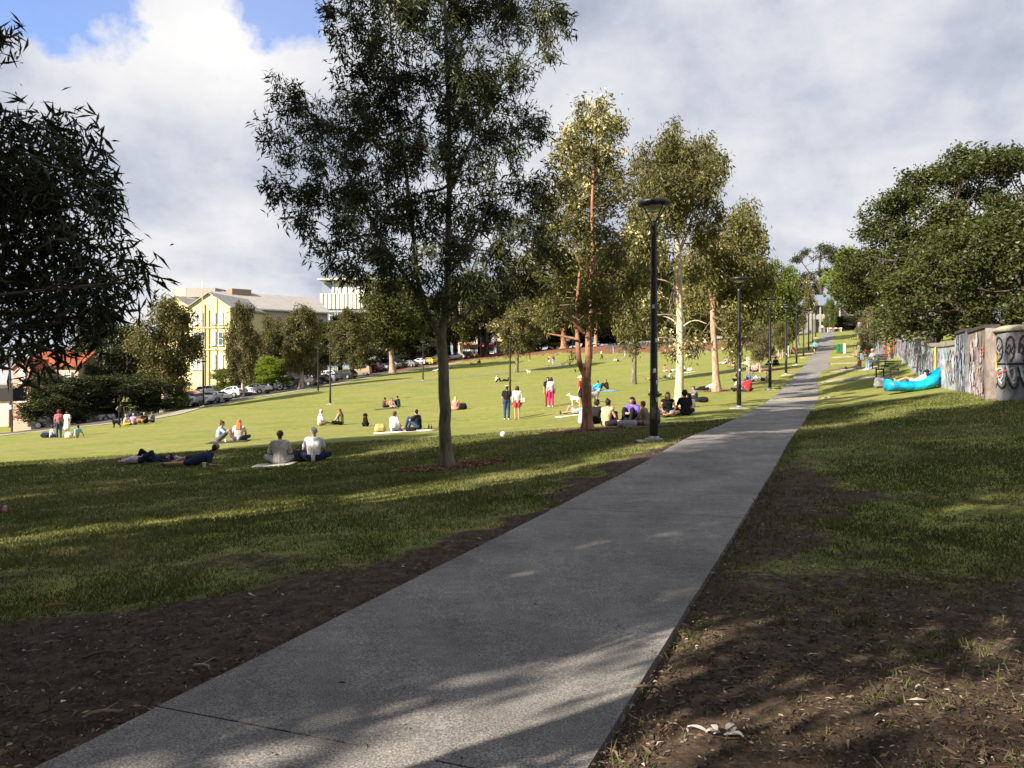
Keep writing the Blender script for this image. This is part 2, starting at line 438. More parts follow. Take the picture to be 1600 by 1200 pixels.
def grid_mesh():
    xs = np.unique(np.concatenate([np.linspace(-1500, -130, 16), np.arange(-130, -16, 2.0), np.arange(-16, -9, 0.4), np.arange(-9, 11, 0.13), np.arange(11, 20, 0.4), np.arange(20, 140, 2.0), np.linspace(140, 1500, 16)]))
    ys = np.unique(np.concatenate([np.linspace(-500, -30, 8), np.arange(-30, 2, 2.0), np.arange(2, 17, 0.13), np.arange(17, 40, 0.5), np.arange(40, 240, 2.0), np.linspace(242, 2500, 20)]))
    X, Y = np.meshgrid(xs, ys)
    Z = ground(X, Y)
    s = np.abs(path_side(X, Y)); off = sstep(s, PHALF - 0.05, PHALF + 0.35)
    nearw = 1 - sstep(Y, 14, 20)
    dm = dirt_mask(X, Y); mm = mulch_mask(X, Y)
    rel = (fbm(X, Y, 0.5, 31) - 0.5) * 0.05 + (fbm(X, Y, 0.16, 33, 2) - 0.5) * 0.02 + (fbm(X, Y, 2.2, 35) - 0.5) * 0.06
    Z = Z + rel * off * nearw * (0.5 + dm * 0.7) - (1 - off) * 0.05 + off * (1 - sstep(s, 1.2, 2.2)) * 0.012 * nearw
    Z = Z + mm * 0.03 * off
    ny, nx = X.shape
    i = np.arange(ny - 1)[:, None] * nx + np.arange(nx - 1)[None, :]
    Q = np.stack([i, i + 1, i + nx + 1, i + nx], -1).reshape(-1, 4)
    yel = fbm(X, Y, 6, 41)
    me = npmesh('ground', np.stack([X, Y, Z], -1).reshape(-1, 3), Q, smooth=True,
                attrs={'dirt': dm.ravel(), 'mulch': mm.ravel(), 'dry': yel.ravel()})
    return me

def ground_mat():
    t = NT('ground_cover'); p = t.pos()
    fine = t.noise(p, 55, 3, 0.7); mid = t.noise(p, 7, 5, 0.65); big = t.noise(t.scale(p, (0.7, 1.5, 1)), 0.22, 6, 0.6)
    st = t.noise(t.scale(p, (0.35, 1.6, 1)), 1.1, 6, 0.65)
    tuft = t.noise(t.scale(p, (1.0, 0.8, 1)), 3.0, 7, 0.72)
    g = t.ramp(tuft, [(0.28, (0.100, 0.124, 0.026)), (0.47, (0.168, 0.192, 0.042)), (0.70, (0.244, 0.252, 0.072))])
    g2 = t.ramp(st, [(0.33, (0.72, 0.84, 0.7)), (0.5, (1.0, 1.0, 1.0)), (0.66, (1.38, 1.20, 1.35))])
    g = t.mix(1.0, g, g2, 'MULTIPLY')
    g = t.mix(t.ramp(big, [(0.45, 0.0), (0.64, 0.7)]), g, (0.230, 0.205, 0.075, 1))
    g = t.mix(t.ramp(t.noise(p, 0.9, 6, 0.7), [(0.58, 0.0), (0.70, 0.6)]), g, (0.25, 0.20, 0.115, 1))
    g = t.mix(1.0, g, t.ramp(fine, [(0.3, 0.72), (0.7, 1.25)]), 'MULTIPLY')
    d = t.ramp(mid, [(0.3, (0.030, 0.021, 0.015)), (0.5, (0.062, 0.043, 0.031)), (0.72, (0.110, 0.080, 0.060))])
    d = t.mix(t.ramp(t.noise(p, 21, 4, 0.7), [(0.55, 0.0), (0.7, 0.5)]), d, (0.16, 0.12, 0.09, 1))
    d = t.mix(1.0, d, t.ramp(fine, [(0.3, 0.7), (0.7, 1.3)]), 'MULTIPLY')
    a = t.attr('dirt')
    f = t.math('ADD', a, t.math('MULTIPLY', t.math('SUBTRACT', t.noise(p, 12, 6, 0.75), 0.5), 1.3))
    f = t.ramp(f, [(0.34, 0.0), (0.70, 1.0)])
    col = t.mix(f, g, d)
    m = t.ramp(t.noise(p, 9, 5, 0.75), [(0.35, (0.075, 0.034, 0.02)), (0.5, (0.17, 0.080, 0.048)), (0.66, (0.29, 0.16, 0.10))])
    mf = t.ramp(t.math('ADD', t.attr('mulch'), t.math('MULTIPLY', t.math('SUBTRACT', t.noise(p, 4, 5, 0.7), 0.5), 0.9)), [(0.42, 0.0), (0.55, 1.0)])
    col = t.mix(mf, col, m)
    h = t.math('ADD', t.math('MULTIPLY', fine, 0.35), t.math('ADD', mid, tuft))
    return t.bsdf(col, 0.95, 0.12, normal=t.bump(h, 0.45, 0.05))
GM = grid_mesh(); GM.materials.append(ground_mat())
link('ground', GM); bpy.data.objects['ground']["kind"] = 'structure'

# ---------------------------------------------------------------- concrete path of slabs
def concrete(name, c=(0.190, 0.180, 0.170), warm=0.0, speck=0.9):
    t = NT(name); p = t.pos()
    a = t.noise(p, 1.1, 5, 0.6); b = t.noise(p, 95, 3, 0.7); e = t.noise(p, 9, 5, 0.65); w = t.noise(t.scale(p, (1, 1, 1)), 0.35, 3)
    col = t.mix(1.0, tuple(c) + (1,), t.ramp(a, [(0.3, 0.66), (0.5, 0.98), (0.7, 1.26)]), 'MULTIPLY')
    col = t.mix(1.0, col, t.ramp(e, [(0.3, 0.80), (0.7, 1.18)]), 'MULTIPLY')
    col = t.mix(speck, col, t.ramp(b, [(0.36, 0.38), (0.5, 0.98), (0.64, 1.9)]), 'MULTIPLY')
    sp = t.n('ShaderNodeTexVoronoi'); t.put(sp.inputs['Vector'], p); sp.inputs['Scale'].default_value = 4.5
    col = t.mix(t.ramp(sp.outputs['Distance'], [(0.02, 0.75), (0.05, 0.0)]), col, (0.04, 0.035, 0.03, 1))
    col = t.mix(t.ramp(w, [(0.5, 0.0), (0.75, 0.35)]), col, tuple(x * 0.62 for x in c) + (1,))
    col = t.mix(t.ramp(t.objrand(), [(0.0, 0.0), (1.0, 0.18)]), col, tuple(x * 0.75 for x in c) + (1,))
    col = t.mix(t.ramp(t.noise(p, 2.6, 6, 0.72, 0.5), [(0.56, 0.0), (0.68, 0.42)]), col, tuple(x * 0.5 for x in c) + (1,))
    return t.bsdf(col, 0.88, 0.25, normal=t.bump(t.math('ADD', b, e), 0.5, 0.006))
M_CONC = concrete('exposed_concrete'); M_CONC2 = concrete('pale_concrete', (0.30, 0.27, 0.215))
M_KERB = concrete('kerb_concrete', (0.36, 0.35, 0.33))
M_ASPH = concrete('asphalt', (0.085, 0.083, 0.08))

def slab_np(s0, s1, half_l, half_r, lift=0.028, thick=0.12, step=0.4, wob=0.0, seed=0):
    """a slab along the path between two stations, following the ground, with real edges"""
    n = max(2, int((s1 - s0) / step) + 1); m = 8
    ss = np.linspace(s0, s1, n); tt = np.linspace(-half_l, half_r, m)
    S, T = np.meshgrid(ss, tt, indexing='ij')
    X = P0[0] + PDIR[0] * S + PNRM[0] * T; Y = P0[1] + PDIR[1] * S + PNRM[1] * T
    if wob:
        e = (vnoise(S, S * 0, 0.5, seed) - 0.5) * wob
        edge = (np.abs(T) > max(half_l, half_r) - 0.02)
        X = X + edge * e * np.sign(T)
    c = P0 + PDIR * 1.0
    Z = ground(P0[0] + PDIR[0] * S, P0[1] + PDIR[1] * S) * 0.6 + ground(X, Y) * 0.4 + lift
    top = np.stack([X, Y, Z], -1)
    bot = top.copy(); bot[..., 2] -= thick
    V = np.concatenate([top.reshape(-1, 3), bot.reshape(-1, 3)])
    idx = np.arange(n * m).reshape(n, m); o = n * m
    Q = [np.stack([idx[:-1, :-1], idx[:-1, 1:], idx[1:, 1:], idx[1:, :-1]], -1).reshape(-1, 4)]
    for e in (idx[0, :], idx[-1, ::-1], idx[::-1, 0], idx[:, -1]):
        Q.append(np.stack([e[:-1], e[:-1] + o, e[1:] + o, e[1:]], -1))
    return V, np.concatenate(Q)
path = empty('path', (0, 0, 0), kind='structure')
_s = 1.25; k = 0
STA = [0.2, 3.95]
while STA[-1] < 62: STA.append(STA[-1] + 3.06)
_pp = P(1250, 621); _ps = (np.array(_pp[:2]) - P0) @ PDIR; pale_i = int(np.argmin([abs(a + 1.5 - _ps) for a in STA]))
for i in range(len(STA) - 1):
    gp = 0.006 if i == 0 else 0.0035
    V, Q = slab_np(STA[i] + (0.006 if i == 1 else 0.0035), STA[i + 1] - gp, PHALF, PHALF + (0.0), wob=0.012, seed=i, lift=0.027 + 0.0008 * math.sin(i * 2.3))
    me = npmesh('concrete_slab', V, Q)
    me.materials.append(M_CONC2 if i == pale_i else M_CONC)
    link('concrete_slab', me, None, path)
V, Q = slab_np(STA[-1] + 0.01, 168, PHALF, PHALF, step=1.5)
me = npmesh('far_paving', V, Q); me.materials.append(M_CONC); o = link('far_paving', me, None, path); o['kind'] = 'stuff'

def strip(name, pts, w, mat, lift=0.02, thick=0.1, parent=None, kind='structure', sub=2.0):
    pts = np.array(pts, float)[:, :2]
    seg = np.linalg.norm(np.diff(pts, axis=0), axis=1); L = np.concatenate([[0], np.cumsum(seg)])
    n = max(2, int(L[-1] / sub) + 1); u = np.linspace(0, L[-1], n)
    C = np.stack([np.interp(u, L, pts[:, 0]), np.interp(u, L, pts[:, 1])], -1)
    for _ in range(2):
        C[1:-1] = (C[:-2] + 2 * C[1:-1] + C[2:]) / 4
    T = np.gradient(C, axis=0); T /= np.linalg.norm(T, axis=1)[:, None]; Nn = np.stack([T[:, 1], -T[:, 0]], -1)
    w = np.interp(u / L[-1], np.linspace(0, 1, len(w)), w) if hasattr(w, '__len__') else np.full(n, float(w))
    m = max(2, int(w.max() / 1.5) + 1); a = np.linspace(-0.5, 0.5, m)
    XY = C[:, None, :] + Nn[:, None, :] * (a[None, :, None] * w[:, None, None])
    Z = ground(XY[..., 0], XY[..., 1]) + lift
    top = np.concatenate([XY, Z[..., None]], -1); bot = top.copy(); bot[..., 2] -= thick
    V = np.concatenate([top.reshape(-1, 3), bot.reshape(-1, 3)]); idx = np.arange(n * m).reshape(n, m); o = n * m
    Q = [np.stack([idx[:-1, :-1], idx[:-1, 1:], idx[1:, 1:], idx[1:, :-1]], -1).reshape(-1, 4)]
    for e in (idx[0, :], idx[-1, ::-1], idx[::-1, 0], idx[:, -1]):
        Q.append(np.stack([e[:-1], e[:-1] + o, e[1:] + o, e[1:]], -1))
    me = npmesh(name, V, np.concatenate(Q)); me.materials.append(mat)
    ob = link(name, me, None, parent)
    if kind: ob['kind'] = kind
    return ob
# street on the left, its footpath and the thin path across the lawn
PAVE = [P(a, b) for a, b in ((-60, 686), (0, 681), (120, 668), (240, 655), (290, 643), (340, 632), (400, 622), (460, 612), (520, 601), (590, 588), (650, 578), (720, 566))]
PAVE = np.array(PAVE)
strip('footpath', PAVE, [1.6, 1.6, 1.6], M_CONC2, 0.05, 0.12)
rd = PAVE[:, :2].copy(); rd[:, 0] -= 9.0; rd[:, 1] += 3.5
strip('road', rd, 15.0, M_ASPH, 0.015, 0.1)
LAWNP = [P(a, b) for a, b in ((400, 620), (470, 612), (560, 603), (640, 597), (720, 590), (850, 577), (930, 564), (1040, 553), (1130, 548))]
strip('lawn_path', LAWNP, 1.5, M_CONC, 0.03, 0.08)
strip('far_road', [(20, 171), (60, 163), (110, 150)], 8, M_ASPH, 0.03, 0.1)
# short concrete spurs to the benches on the right and a pad on the left
def spur(px0, py0, px1, py1, w):
    strip('bench_spur', [P(px0, py0), P((px0 + px1) / 2, (py0 + py1) / 2), P(px1, py1)], w, M_CONC2, 0.03, 0.08, sub=0.6)
spur(1294, 595, 1398, 589, 0.9); spur(1300, 579, 1372, 577, 0.9); spur(1303, 568, 1342, 567, 0.9); spur(1305, 558, 1340, 556, 0.9)
spur(1288, 621, 1301, 620, 0.9); spur(1252, 553, 1276, 552, 1.6)

# ---------------------------------------------------------------- grass blades and litter near the camera
def grass_blades():
    n = 620000
    y = 2.2 + 26 * R.random(n) ** 1.35
    x = (R.random(n) * 2 - 1) * (0.66 * y + 0.5)
    s = np.abs(path_side(x, y)); d = dirt_mask(x, y) + (fbm(x, y, 0.14, 77, 2) - 0.5) * 0.9
    keep = (s > PHALF + 0.03) & (d < 0.30 + 0.35 * R.random(n)) & (mulch_mask(x, y) < 0.4)
    keep |= (s > PHALF + 0.02) & (R.random(n) < np.where(path_side(x, y) > 0, 0.05 + 0.2 * sstep(y, 4.5, 9), 0.03))
    x = x[keep]; y = y[keep]; n = len(x)
    z = ground(x, y) - 0.012
    tuft = fbm(x, y, 0.5, 51, 3); tall = 0.6 + 0.9 * tuft
    h = (0.022 + 0.034 * R.random(n)) * tall * (1 + 0.010 * y)
    w = (0.0035 + 0.0028 * R.random(n)) * (0.7 + 0.085 * y)
    a = R.random(n) * 2 * np.pi; ux = np.cos(a); uy = np.sin(a)
    lean = h * (0.25 + 0.7 * R.random(n)); b = R.random(n) * 2 * np.pi
    A = np.stack([x - ux * w, y - uy * w, z], -1); B = np.stack([x + ux * w, y + uy * w, z], -1)
    C = np.stack([x + np.cos(b) * lean, y + np.sin(b) * lean, z + h], -1)
    V = np.stack([A, B, C], 1).reshape(-1, 3)
    T = np.arange(3 * n).reshape(-1, 3)
    tint = np.clip(0.55 * fbm(x, y, 1.6, 61, 4) + 0.45 * R.random(n) + 0.15 * (R.random(n) < 0.12), 0, 1)
    me = npmesh('grass_blades', V, None, T, fattrs={'tint': tint})
    t = NT('grass_blade'); at = t.attr('tint')
    col = t.ramp(at, [(0.1, (0.040, 0.054, 0.016)), (0.42, (0.088, 0.108, 0.032)), (0.62, (0.155, 0.165, 0.062)), (0.85, (0.27, 0.235, 0.135))])
    dd = t.n('ShaderNodeBsdfDiffuse'); t.put(dd.inputs[0], col); tr = t.n('ShaderNodeBsdfTranslucent'); t.put(tr.inputs[0], col)
    mx = t.n('ShaderNodeMixShader'); mx.inputs[0].default_value = 0.3
    t.t.links.new(dd.outputs[0], mx.inputs[1]); t.t.links.new(tr.outputs[0], mx.inputs[2]); t.t.links.new(mx.outputs[0], t.out.inputs[0])
    me.materials.append(t.m)
    tag(link('grass', me), 'short patchy grass growing beside the concrete path', 'grass', kind='stuff')
grass_blades()

def litter():
    n = 95000
    y = 2.3 + 19 * R.random(n) ** 1.9; x = (R.random(n) * 2 - 1) * (0.66 * y + 0.4)
    s = path_side(x, y); dm = dirt_mask(x, y)
    pr = np.where(np.abs(s) < PHALF + 0.02, 0.012, np.where(s > 0, 1.0 * (0.35 + dm), 0.6 * (0.25 + dm)))
    keep = R.random(n) < pr
    x = x[keep]; y = y[keep]; n = len(x); onp = np.abs(path_side(x, y)) < PHALF + 0.02
    z = ground(x, y) + np.where(onp, 0.032, 0.012) + 0.012 * R.random(n) * (~onp)
    ty = R.random(n)                       # bark strips and leaves
    L = np.where(ty < 0.68, 0.010 + 0.028 * R.random(n), np.where(ty < 0.96, 0.02 + 0.04 * R.random(n), 0.05 + 0.10 * R.random(n)))
    w = np.where(ty < 0.68, 0.002 + 0.005 * R.random(n), np.where(ty < 0.96, 0.004 + 0.007 * R.random(n), 0.004 + 0.006 * R.random(n)))
    L = L * np.where(onp, 0.5, 1.0); a = R.random(n) * 2 * np.pi
    dx = np.cos(a); dy = np.sin(a); tz = (R.random(n) - 0.5) * 0.4 * (~onp) * L; kz = 0.2 * w + 0.1 * L * R.random(n); bend = (R.random(n) - 0.5) * 0.5 * L
    c = np.stack([x, y, z], -1); d = np.stack([dx * L, dy * L, tz], -1) * 0.5; u = np.stack([-dy * w, dx * w, w * (R.random(n) - 0.5) * 1.0], -1)
    bd = np.stack([-dy * bend, dx * bend, kz], -1)
    V = np.stack([c - d, c + bd - u, c + d, c + bd + u], 1).reshape(-1, 3)
    T = np.arange(4 * n).reshape(-1, 4)
    me = npmesh('leaf_litter', V, T, fattrs={'tint': R.random(n)})
    t = NT('dry_litter')
    col = t.ramp(t.attr('tint'), [(0.0, (0.022, 0.015, 0.010)), (0.4, (0.055, 0.036, 0.025)), (0.68, (0.11, 0.074, 0.050)), (0.90, (0.17, 0.125, 0.088)), (0.975, (0.30, 0.24, 0.18)), (1.0, (0.50, 0.45, 0.40))])
    me.materials.append(t.bsdf(col, 0.9, 0.15))
    tag(link('leaf_litter', me), 'brown bark strips and fallen leaves scattered over the earth', 'leaf litter', kind='stuff')
litter()

def mulch_chips():
    Vs = []
    for (cx, cy, rx, ry), n in zip(MULCH, (2600, 1800, 700, 500, 300, 300)):
        a = R.random(n) * 2 * np.pi; r = np.sqrt(R.random(n)) * 1.1
        x = cx + np.cos(a) * r * rx; y = cy + np.sin(a) * r * ry
        k = mulch_mask(x, y) > 0.25; x = x[k]; y = y[k]; n = len(x)
        z = ground(x, y) + 0.035
        L = (0.02 + 0.035 * R.random(n)) * (1 + cy * 0.01); w = L * 0.35; a = R.random(n) * 6.28
        c = np.stack([x, y, z + 0.01 * R.random(n)], -1); d = np.stack([np.cos(a) * L, np.sin(a) * L, (R.random(n) - 0.5) * L], -1)
        u = np.stack([-np.sin(a) * w, np.cos(a) * w, (R.random(n) - 0.5) * w], -1)
        Vs.append(np.stack([c - d, c - u, c + d, c + u], 1).reshape(-1, 3))
    V = np.concatenate(Vs); n = len(V) // 4
    me = npmesh('bark_mulch', V, np.arange(4 * n).reshape(-1, 4), fattrs={'tint': R.random(n)})
    t = NT('red_mulch'); me.materials.append(t.bsdf(t.ramp(t.attr('tint'), [(0.0, (0.075, 0.032, 0.018)), (0.5, (0.19, 0.085, 0.05)), (1.0, (0.34, 0.20, 0.13))]), 0.9, 0.1))
    tag(link('bark_mulch', me), 'reddish bark chips spread round the tree trunks', 'mulch', kind='stuff')
mulch_chips()
# ---------------------------------------------------------------- trees
BARK_GREY = barkmat('smooth_grey_bark', (0.080, 0.074, 0.050), (0.160, 0.146, 0.100), (0.235, 0.212, 0.150))
BARK_ORANGE = barkmat('orange_bark', (0.17, 0.075, 0.042), (0.30, 0.145, 0.085), (0.38, 0.24, 0.165))
BARK_PALE = barkmat('cream_bark', (0.36, 0.29, 0.19), (0.54, 0.46, 0.32), (0.66, 0.58, 0.43), 2.0)
BARK_PINK = barkmat('pinkish_bark', (0.24, 0.14, 0.09), (0.38, 0.25, 0.17), (0.48, 0.37, 0.28))
BARK_DARK = barkmat('dark_bark', (0.035, 0.028, 0.022), (0.07, 0.055, 0.042), (0.13, 0.10, 0.08))
BARK_TWIG = barkmat('twig_bark', (0.07, 0.055, 0.04), (0.13, 0.105, 0.075), (0.20, 0.165, 0.12))
BARK_PAPER = barkmat('paperbark', (0.22, 0.17, 0.12), (0.42, 0.35, 0.27), (0.60, 0.52, 0.42), 2.0)
LEAF_GUM = leafmat('gum_leaf', (0.024, 0.034, 0.012), (0.070, 0.084, 0.026), 0.18, 0.03)
LEAF_NEAR = leafmat('near_gum_leaf', (0.018, 0.026, 0.010), (0.048, 0.058, 0.020), 0.12, 0.03)
LEAF_OLIVE = leafmat('olive_leaf', (0.065, 0.068, 0.020), (0.185, 0.170, 0.052), 0.25)
LEAF_TAN = leafmat('bronze_leaf', (0.062, 0.064, 0.022), (0.175, 0.160, 0.060), 0.25)
LEAF_DARK = leafmat('dark_leaf', (0.018, 0.024, 0.010), (0.060, 0.070, 0.024), 0.2)
LEAF_FIG = leafmat('fig_leaf', (0.024, 0.033, 0.009), (0.078, 0.092, 0.022), 0.2)
LEAF_GREEN = leafmat('green_leaf', (0.050, 0.075, 0.014), (0.150, 0.185, 0.035), 0.3)
LEAF_MID = leafmat('mid_green_leaf', (0.036, 0.046, 0.012), (0.115, 0.125, 0.032), 0.22)
LEAF_LIME = leafmat('lime_leaf', (0.10, 0.15, 0.018), (0.25, 0.31, 0.035), 0.4)
LEAF_GREY = leafmat('grey_green_leaf', (0.070, 0.068, 0.030), (0.190, 0.170, 0.082), 0.25)
LEAF_PAPER = leafmat('paperbark_leaf', (0.058, 0.056, 0.020), (0.170, 0.155, 0.055), 0.25)
BLOSSOM = leafmat('cream_blossom', (0.48, 0.42, 0.22), (0.78, 0.72, 0.46), 0.3)
BLOSSOM_TAN = leafmat('buff_blossom', (0.38, 0.28, 0.13), (0.62, 0.50, 0.28), 0.3)
BLOSSOM_RED = leafmat('red_blossom', (0.32, 0.06, 0.04), (0.58, 0.20, 0.16), 0.3)

def leaves_np(C, N, r, size, asp, droop, flat=0.0, rg=R):
    """leaf quads round the cluster centres C. returns verts, quads, tint per leaf"""
    m = len(C); n = m * N
    c = np.repeat(C, N, 0) + rg.normal(size=(n, 3)) * np.repeat(np.broadcast_to(r, (m,)), N)[:, None] * (np.array([0.8, 0.8, 1.2]) if droop > 0.3 else np.array([1, 1, 0.75]))
    d = rg.normal(size=(n, 3)); d /= np.linalg.norm(d, axis=1)[:, None]
    d = d * (1 - droop) + np.array([0, 0, -1.0]) * droop; d[:, 2] *= (1 - flat); d /= np.linalg.norm(d, axis=1)[:, None] + 1e-9
    q = rg.normal(size=(n, 3)); u = np.cross(d, q); u /= np.linalg.norm(u, axis=1)[:, None] + 1e-9
    if flat:
        u[:, 2] *= (1 - flat); u /= np.linalg.norm(u, axis=1)[:, None] + 1e-9
    L = size * (0.65 + 0.7 * rg.random(n)); w = L * asp * (0.7 + 0.6 * rg.random(n))
    f = np.cross(d, u) * (w * 0.5)[:, None]
    dl = d * L[:, None]; uw = u * (w * 0.5)[:, None]
    V = np.stack([c, c + dl * 0.45 + uw + f, c + dl, c + dl * 0.45 - uw + f], 1).reshape(-1, 3)
    tint = np.clip(np.repeat(rg.random(m) * 0.55, N) + rg.random(n) * 0.5, 0, 1)
    return V, np.arange(4 * n).reshape(-1, 4), tint

def blob_points(blobs, dens, rg=R, shell=0.5):
    """cluster centres in ellipsoids (x, y, z, rx, ry, rz, weight), biased to their outside"""
    out = []; own = []
    for i, b in enumerate(blobs):
        vol = (b[3] * b[4] * b[5]) ** (2 / 3); n = max(3, int(dens * vol * (b[6] if len(b) > 6 else 1)))
        d = rg.normal(size=(n, 3)); d /= np.linalg.norm(d, axis=1)[:, None]
        rr = rg.random(n) ** shell
        out.append(np.array(b[:3]) + d * rr[:, None] * np.array(b[3:6])); own.append(np.full(n, i))
    return np.concatenate(out), np.concatenate(own)

def limb_pts(a, b, sag, k=6, rg=R, wob=0.06):
    a = np.array(a, float); b = np.array(b, float); t = np.linspace(0, 1, k)[:, None]
    L = np.linalg.norm(b - a); p = a * (1 - t) + b * t
    p[:, 2] += (np.sin(t[:, 0] * math.pi) * sag * L)
    p[1:-1] += rg.normal(size=(k - 2, 3)) * wob * L * 0.5
    return p

def tree_meshes(stems, blobs, dens, leafN, leafR, size, asp, droop, blossom=None, seed=1, twigs=True, limb_r=0.05, limbs_from=0.25, shell=0.5, flat=0.0, extra_limbs=(), sides=8, sag=-0.04):
    """stems: list of (points, radii). returns trunk mesh, crown mesh, blossom mesh or None"""
    rg = np.random.default_rng(seed)
    acc = Acc(); acb = Acc(); sp = []; sr = []
    for pts, rs in stems:
        pts = np.array(pts, float); u = np.linspace(0, len(pts) - 1, (len(pts) - 1) * 4 + 1); k = np.arange(len(pts))
        q = np.stack([np.interp(u, k, pts[:, j]) for j in range(3)], -1)
        for _ in range(2): q[1:-1] = (q[:-2] + 2 * q[1:-1] + q[2:]) / 4
        r = np.interp(u, k, rs)
        q[1:-1] += rg.normal(size=(len(q) - 2, 3)) * (r[1:-1, None] * 0.045)
        if pts is not None and stems[0][0] is not None and np.allclose(q[0], np.array(stems[0][0][0], float)):
            r = r.copy(); r[0] *= 1.55; r[1] *= 1.12
        acc.add(tube_np(q, r, sides)); sp.append(q); sr.append(r)
    S = np.concatenate(sp); SR = np.concatenate(sr)
    base = S[0]; zmin = base[2] + limbs_from * (max(b[2] for b in blobs) - base[2])
    ok = S[:, 2] > zmin
    if not ok.any(): ok[:] = True
    So = S[ok]; SRo = SR[ok]
    for pts, rs in extra_limbs:
        acc.add(tube_np(np.array(pts, float), np.array(rs, float), 6))
    ends = []
    for b in blobs:
        c = np.array(b[:3], float); dd = np.linalg.norm((So - c) * np.array([1, 1, 0.8]) + np.array([0, 0, 0.35]) * np.linalg.norm(So - c, axis=1)[:, None] * 0, axis=1)
        low = So[:, 2] < c[2] + 0.2 * b[5]
        dd = dd + (~low) * 3
        i = int(np.argmin(dd)); r0 = min(SRo[i] * 0.6, limb_r * (0.6 + 0.25 * np.linalg.norm(So[i] - c)))
        p = limb_pts(So[i], c, sag, 6, rg); acb.add(tube_np(p, np.linspace(r0, r0 * 0.3, 6), 5)); ends.append(p)
    C, own = blob_points(blobs, dens, rg, shell)
    if twigs:
        A = np.empty_like(C)
        for i in range(len(blobs)):
            k = np.where(own == i)[0]; p = ends[i]; j = rg.integers(4, 6, len(k)); A[k] = p[j]
        mid = (A + C) / 2 + rg.normal(size=C.shape) * 0.08 * np.linalg.norm(C - A, axis=1)[:, None]
        tw = limb_r * 0.26
        acb.add(cones_np(A, mid, tw, tw * 0.6, 3)); acb.add(cones_np(mid, C, tw * 0.6, tw * 0.25, 3))
    tm = (acc.mesh('trunk'), acb.mesh('branches'))
    V, Q, t = leaves_np(C, leafN, leafR, size, asp, droop, flat, rg)
    cm = npmesh('crown', V, Q, fattrs={'tint': t})
    bm = None
    if blossom is not None:
        k = blossom(C, own, rg); Cb = C[k] + np.array([0, 0, leafR * 0.3])
        if len(Cb):
            V, Q, t = leaves_np(Cb, max(3, leafN // 3), leafR * 0.9, size * 0.6, 0.9, 0.0, 0.0, rg)
            bm = npmesh('blossom', V, Q, fattrs={'tint': t})
    return tm, cm, bm

def put_tree(name, label, cat, tm, cm, bm, bark, leaf, blos=None, loc=(0, 0, 0), rz=0.0, sc=(1, 1, 1), group=None, crown_name='crown'):
    root = empty(name, loc, rz, label, cat, group)
    root.scale = sc
    link('trunk', tm[0], [bark], root); o = link('branches', tm[1], [BARK_TWIG if bark is not BARK_DARK else bark], root); o['kind'] = 'stuff'; link(crown_name, cm, [leaf], root)
    if bm is not None: link('blossom', bm, [blos], root)
    return root

def local(pts, o): return [tuple(np.array(p, float) - np.array(o, float)) for p in pts]
def pxstem(pts, Y, base, rs, dys=None):
    q = [W3(a, b, Y + (dys[i] if dys else 0)) - base for i, (a, b) in enumerate(pts)]
    return (q, rs)
def pxblobs(bl, Y, base, dspread=0.8, rg=R, flat=0.8):
    out = []
    for b in bl:
        r = b[2] * (1.0 if Y < 22 else 1.13) / FPX * Y; dy = b[3] if len(b) > 3 else (rg.random() - 0.5) * 2 * dspread * (2.2 if dspread > 1 else 1.5)
        c = W3(b[0], b[1], Y) * 1.0 - base
        c[1] += dy; f = (Y + dy) / Y     # keep it where it is seen when it stands nearer or farther
        c[0] = (b[0] - 800) / FPX * (Y + dy) - base[0]; c[2] = EYE + (HOR - b[1]) / FPX * (Y + dy) - base[2]
        out.append((c[0], c[1], c[2], r * f, r * f, r * f * flat, (b[4] if len(b) > 4 else 1.0)))
    return out

# --- the tall gum in the middle
b0 = np.array(P(697, 731)); Y0 = b0[1]
stems = [pxstem([(697, 731), (695, 640), (692, 560), (689, 525)], Y0, b0, [0.138, 0.125, 0.112, 0.115]),
         pxstem([(689, 525), (698, 480), (700, 400), (703, 250), (699, 100), (692, -60), (697, -200)], Y0, b0, [0.10, 0.082, 0.070, 0.055, 0.044, 0.032, 0.015], [0, 0, 0, .1, .2, .1, 0]),
         pxstem([(689, 528), (672, 495), (655, 462), (647, 380), (636, 280), (622, 180), (610, 50), (605, -60)], Y0, b0, [0.08, 0.062, 0.052, 0.042, 0.036, 0.03, 0.02, 0.012], [0, -.1, -.2, -.3, -.4, -.4, -.4, -.3]),
         pxstem([(668, 490), (640, 440), (600, 385), (565, 310), (530, 240)], Y0, b0, [0.05, 0.045, 0.038, 0.03, 0.015], [0, -.2, -.5, -.9, -1.2]),
         pxstem([(694, 512), (730, 488), (765, 462), (800, 430), (835, 380)], Y0, b0, [0.05, 0.042, 0.035, 0.028, 0.014], [0, .2, .4, .7, .9]),
         pxstem([(703, 300), (740, 210), (790, 120), (830, 60)], Y0, b0, [0.045, 0.035, 0.026, 0.012], [0, .4, .8, 1.2]),
         pxstem([(700, 430), (738, 380), (770, 300), (775, 240)], Y0, b0, [0.04, 0.033, 0.024, 0.012], [0, -.3, -.6, -.8])]
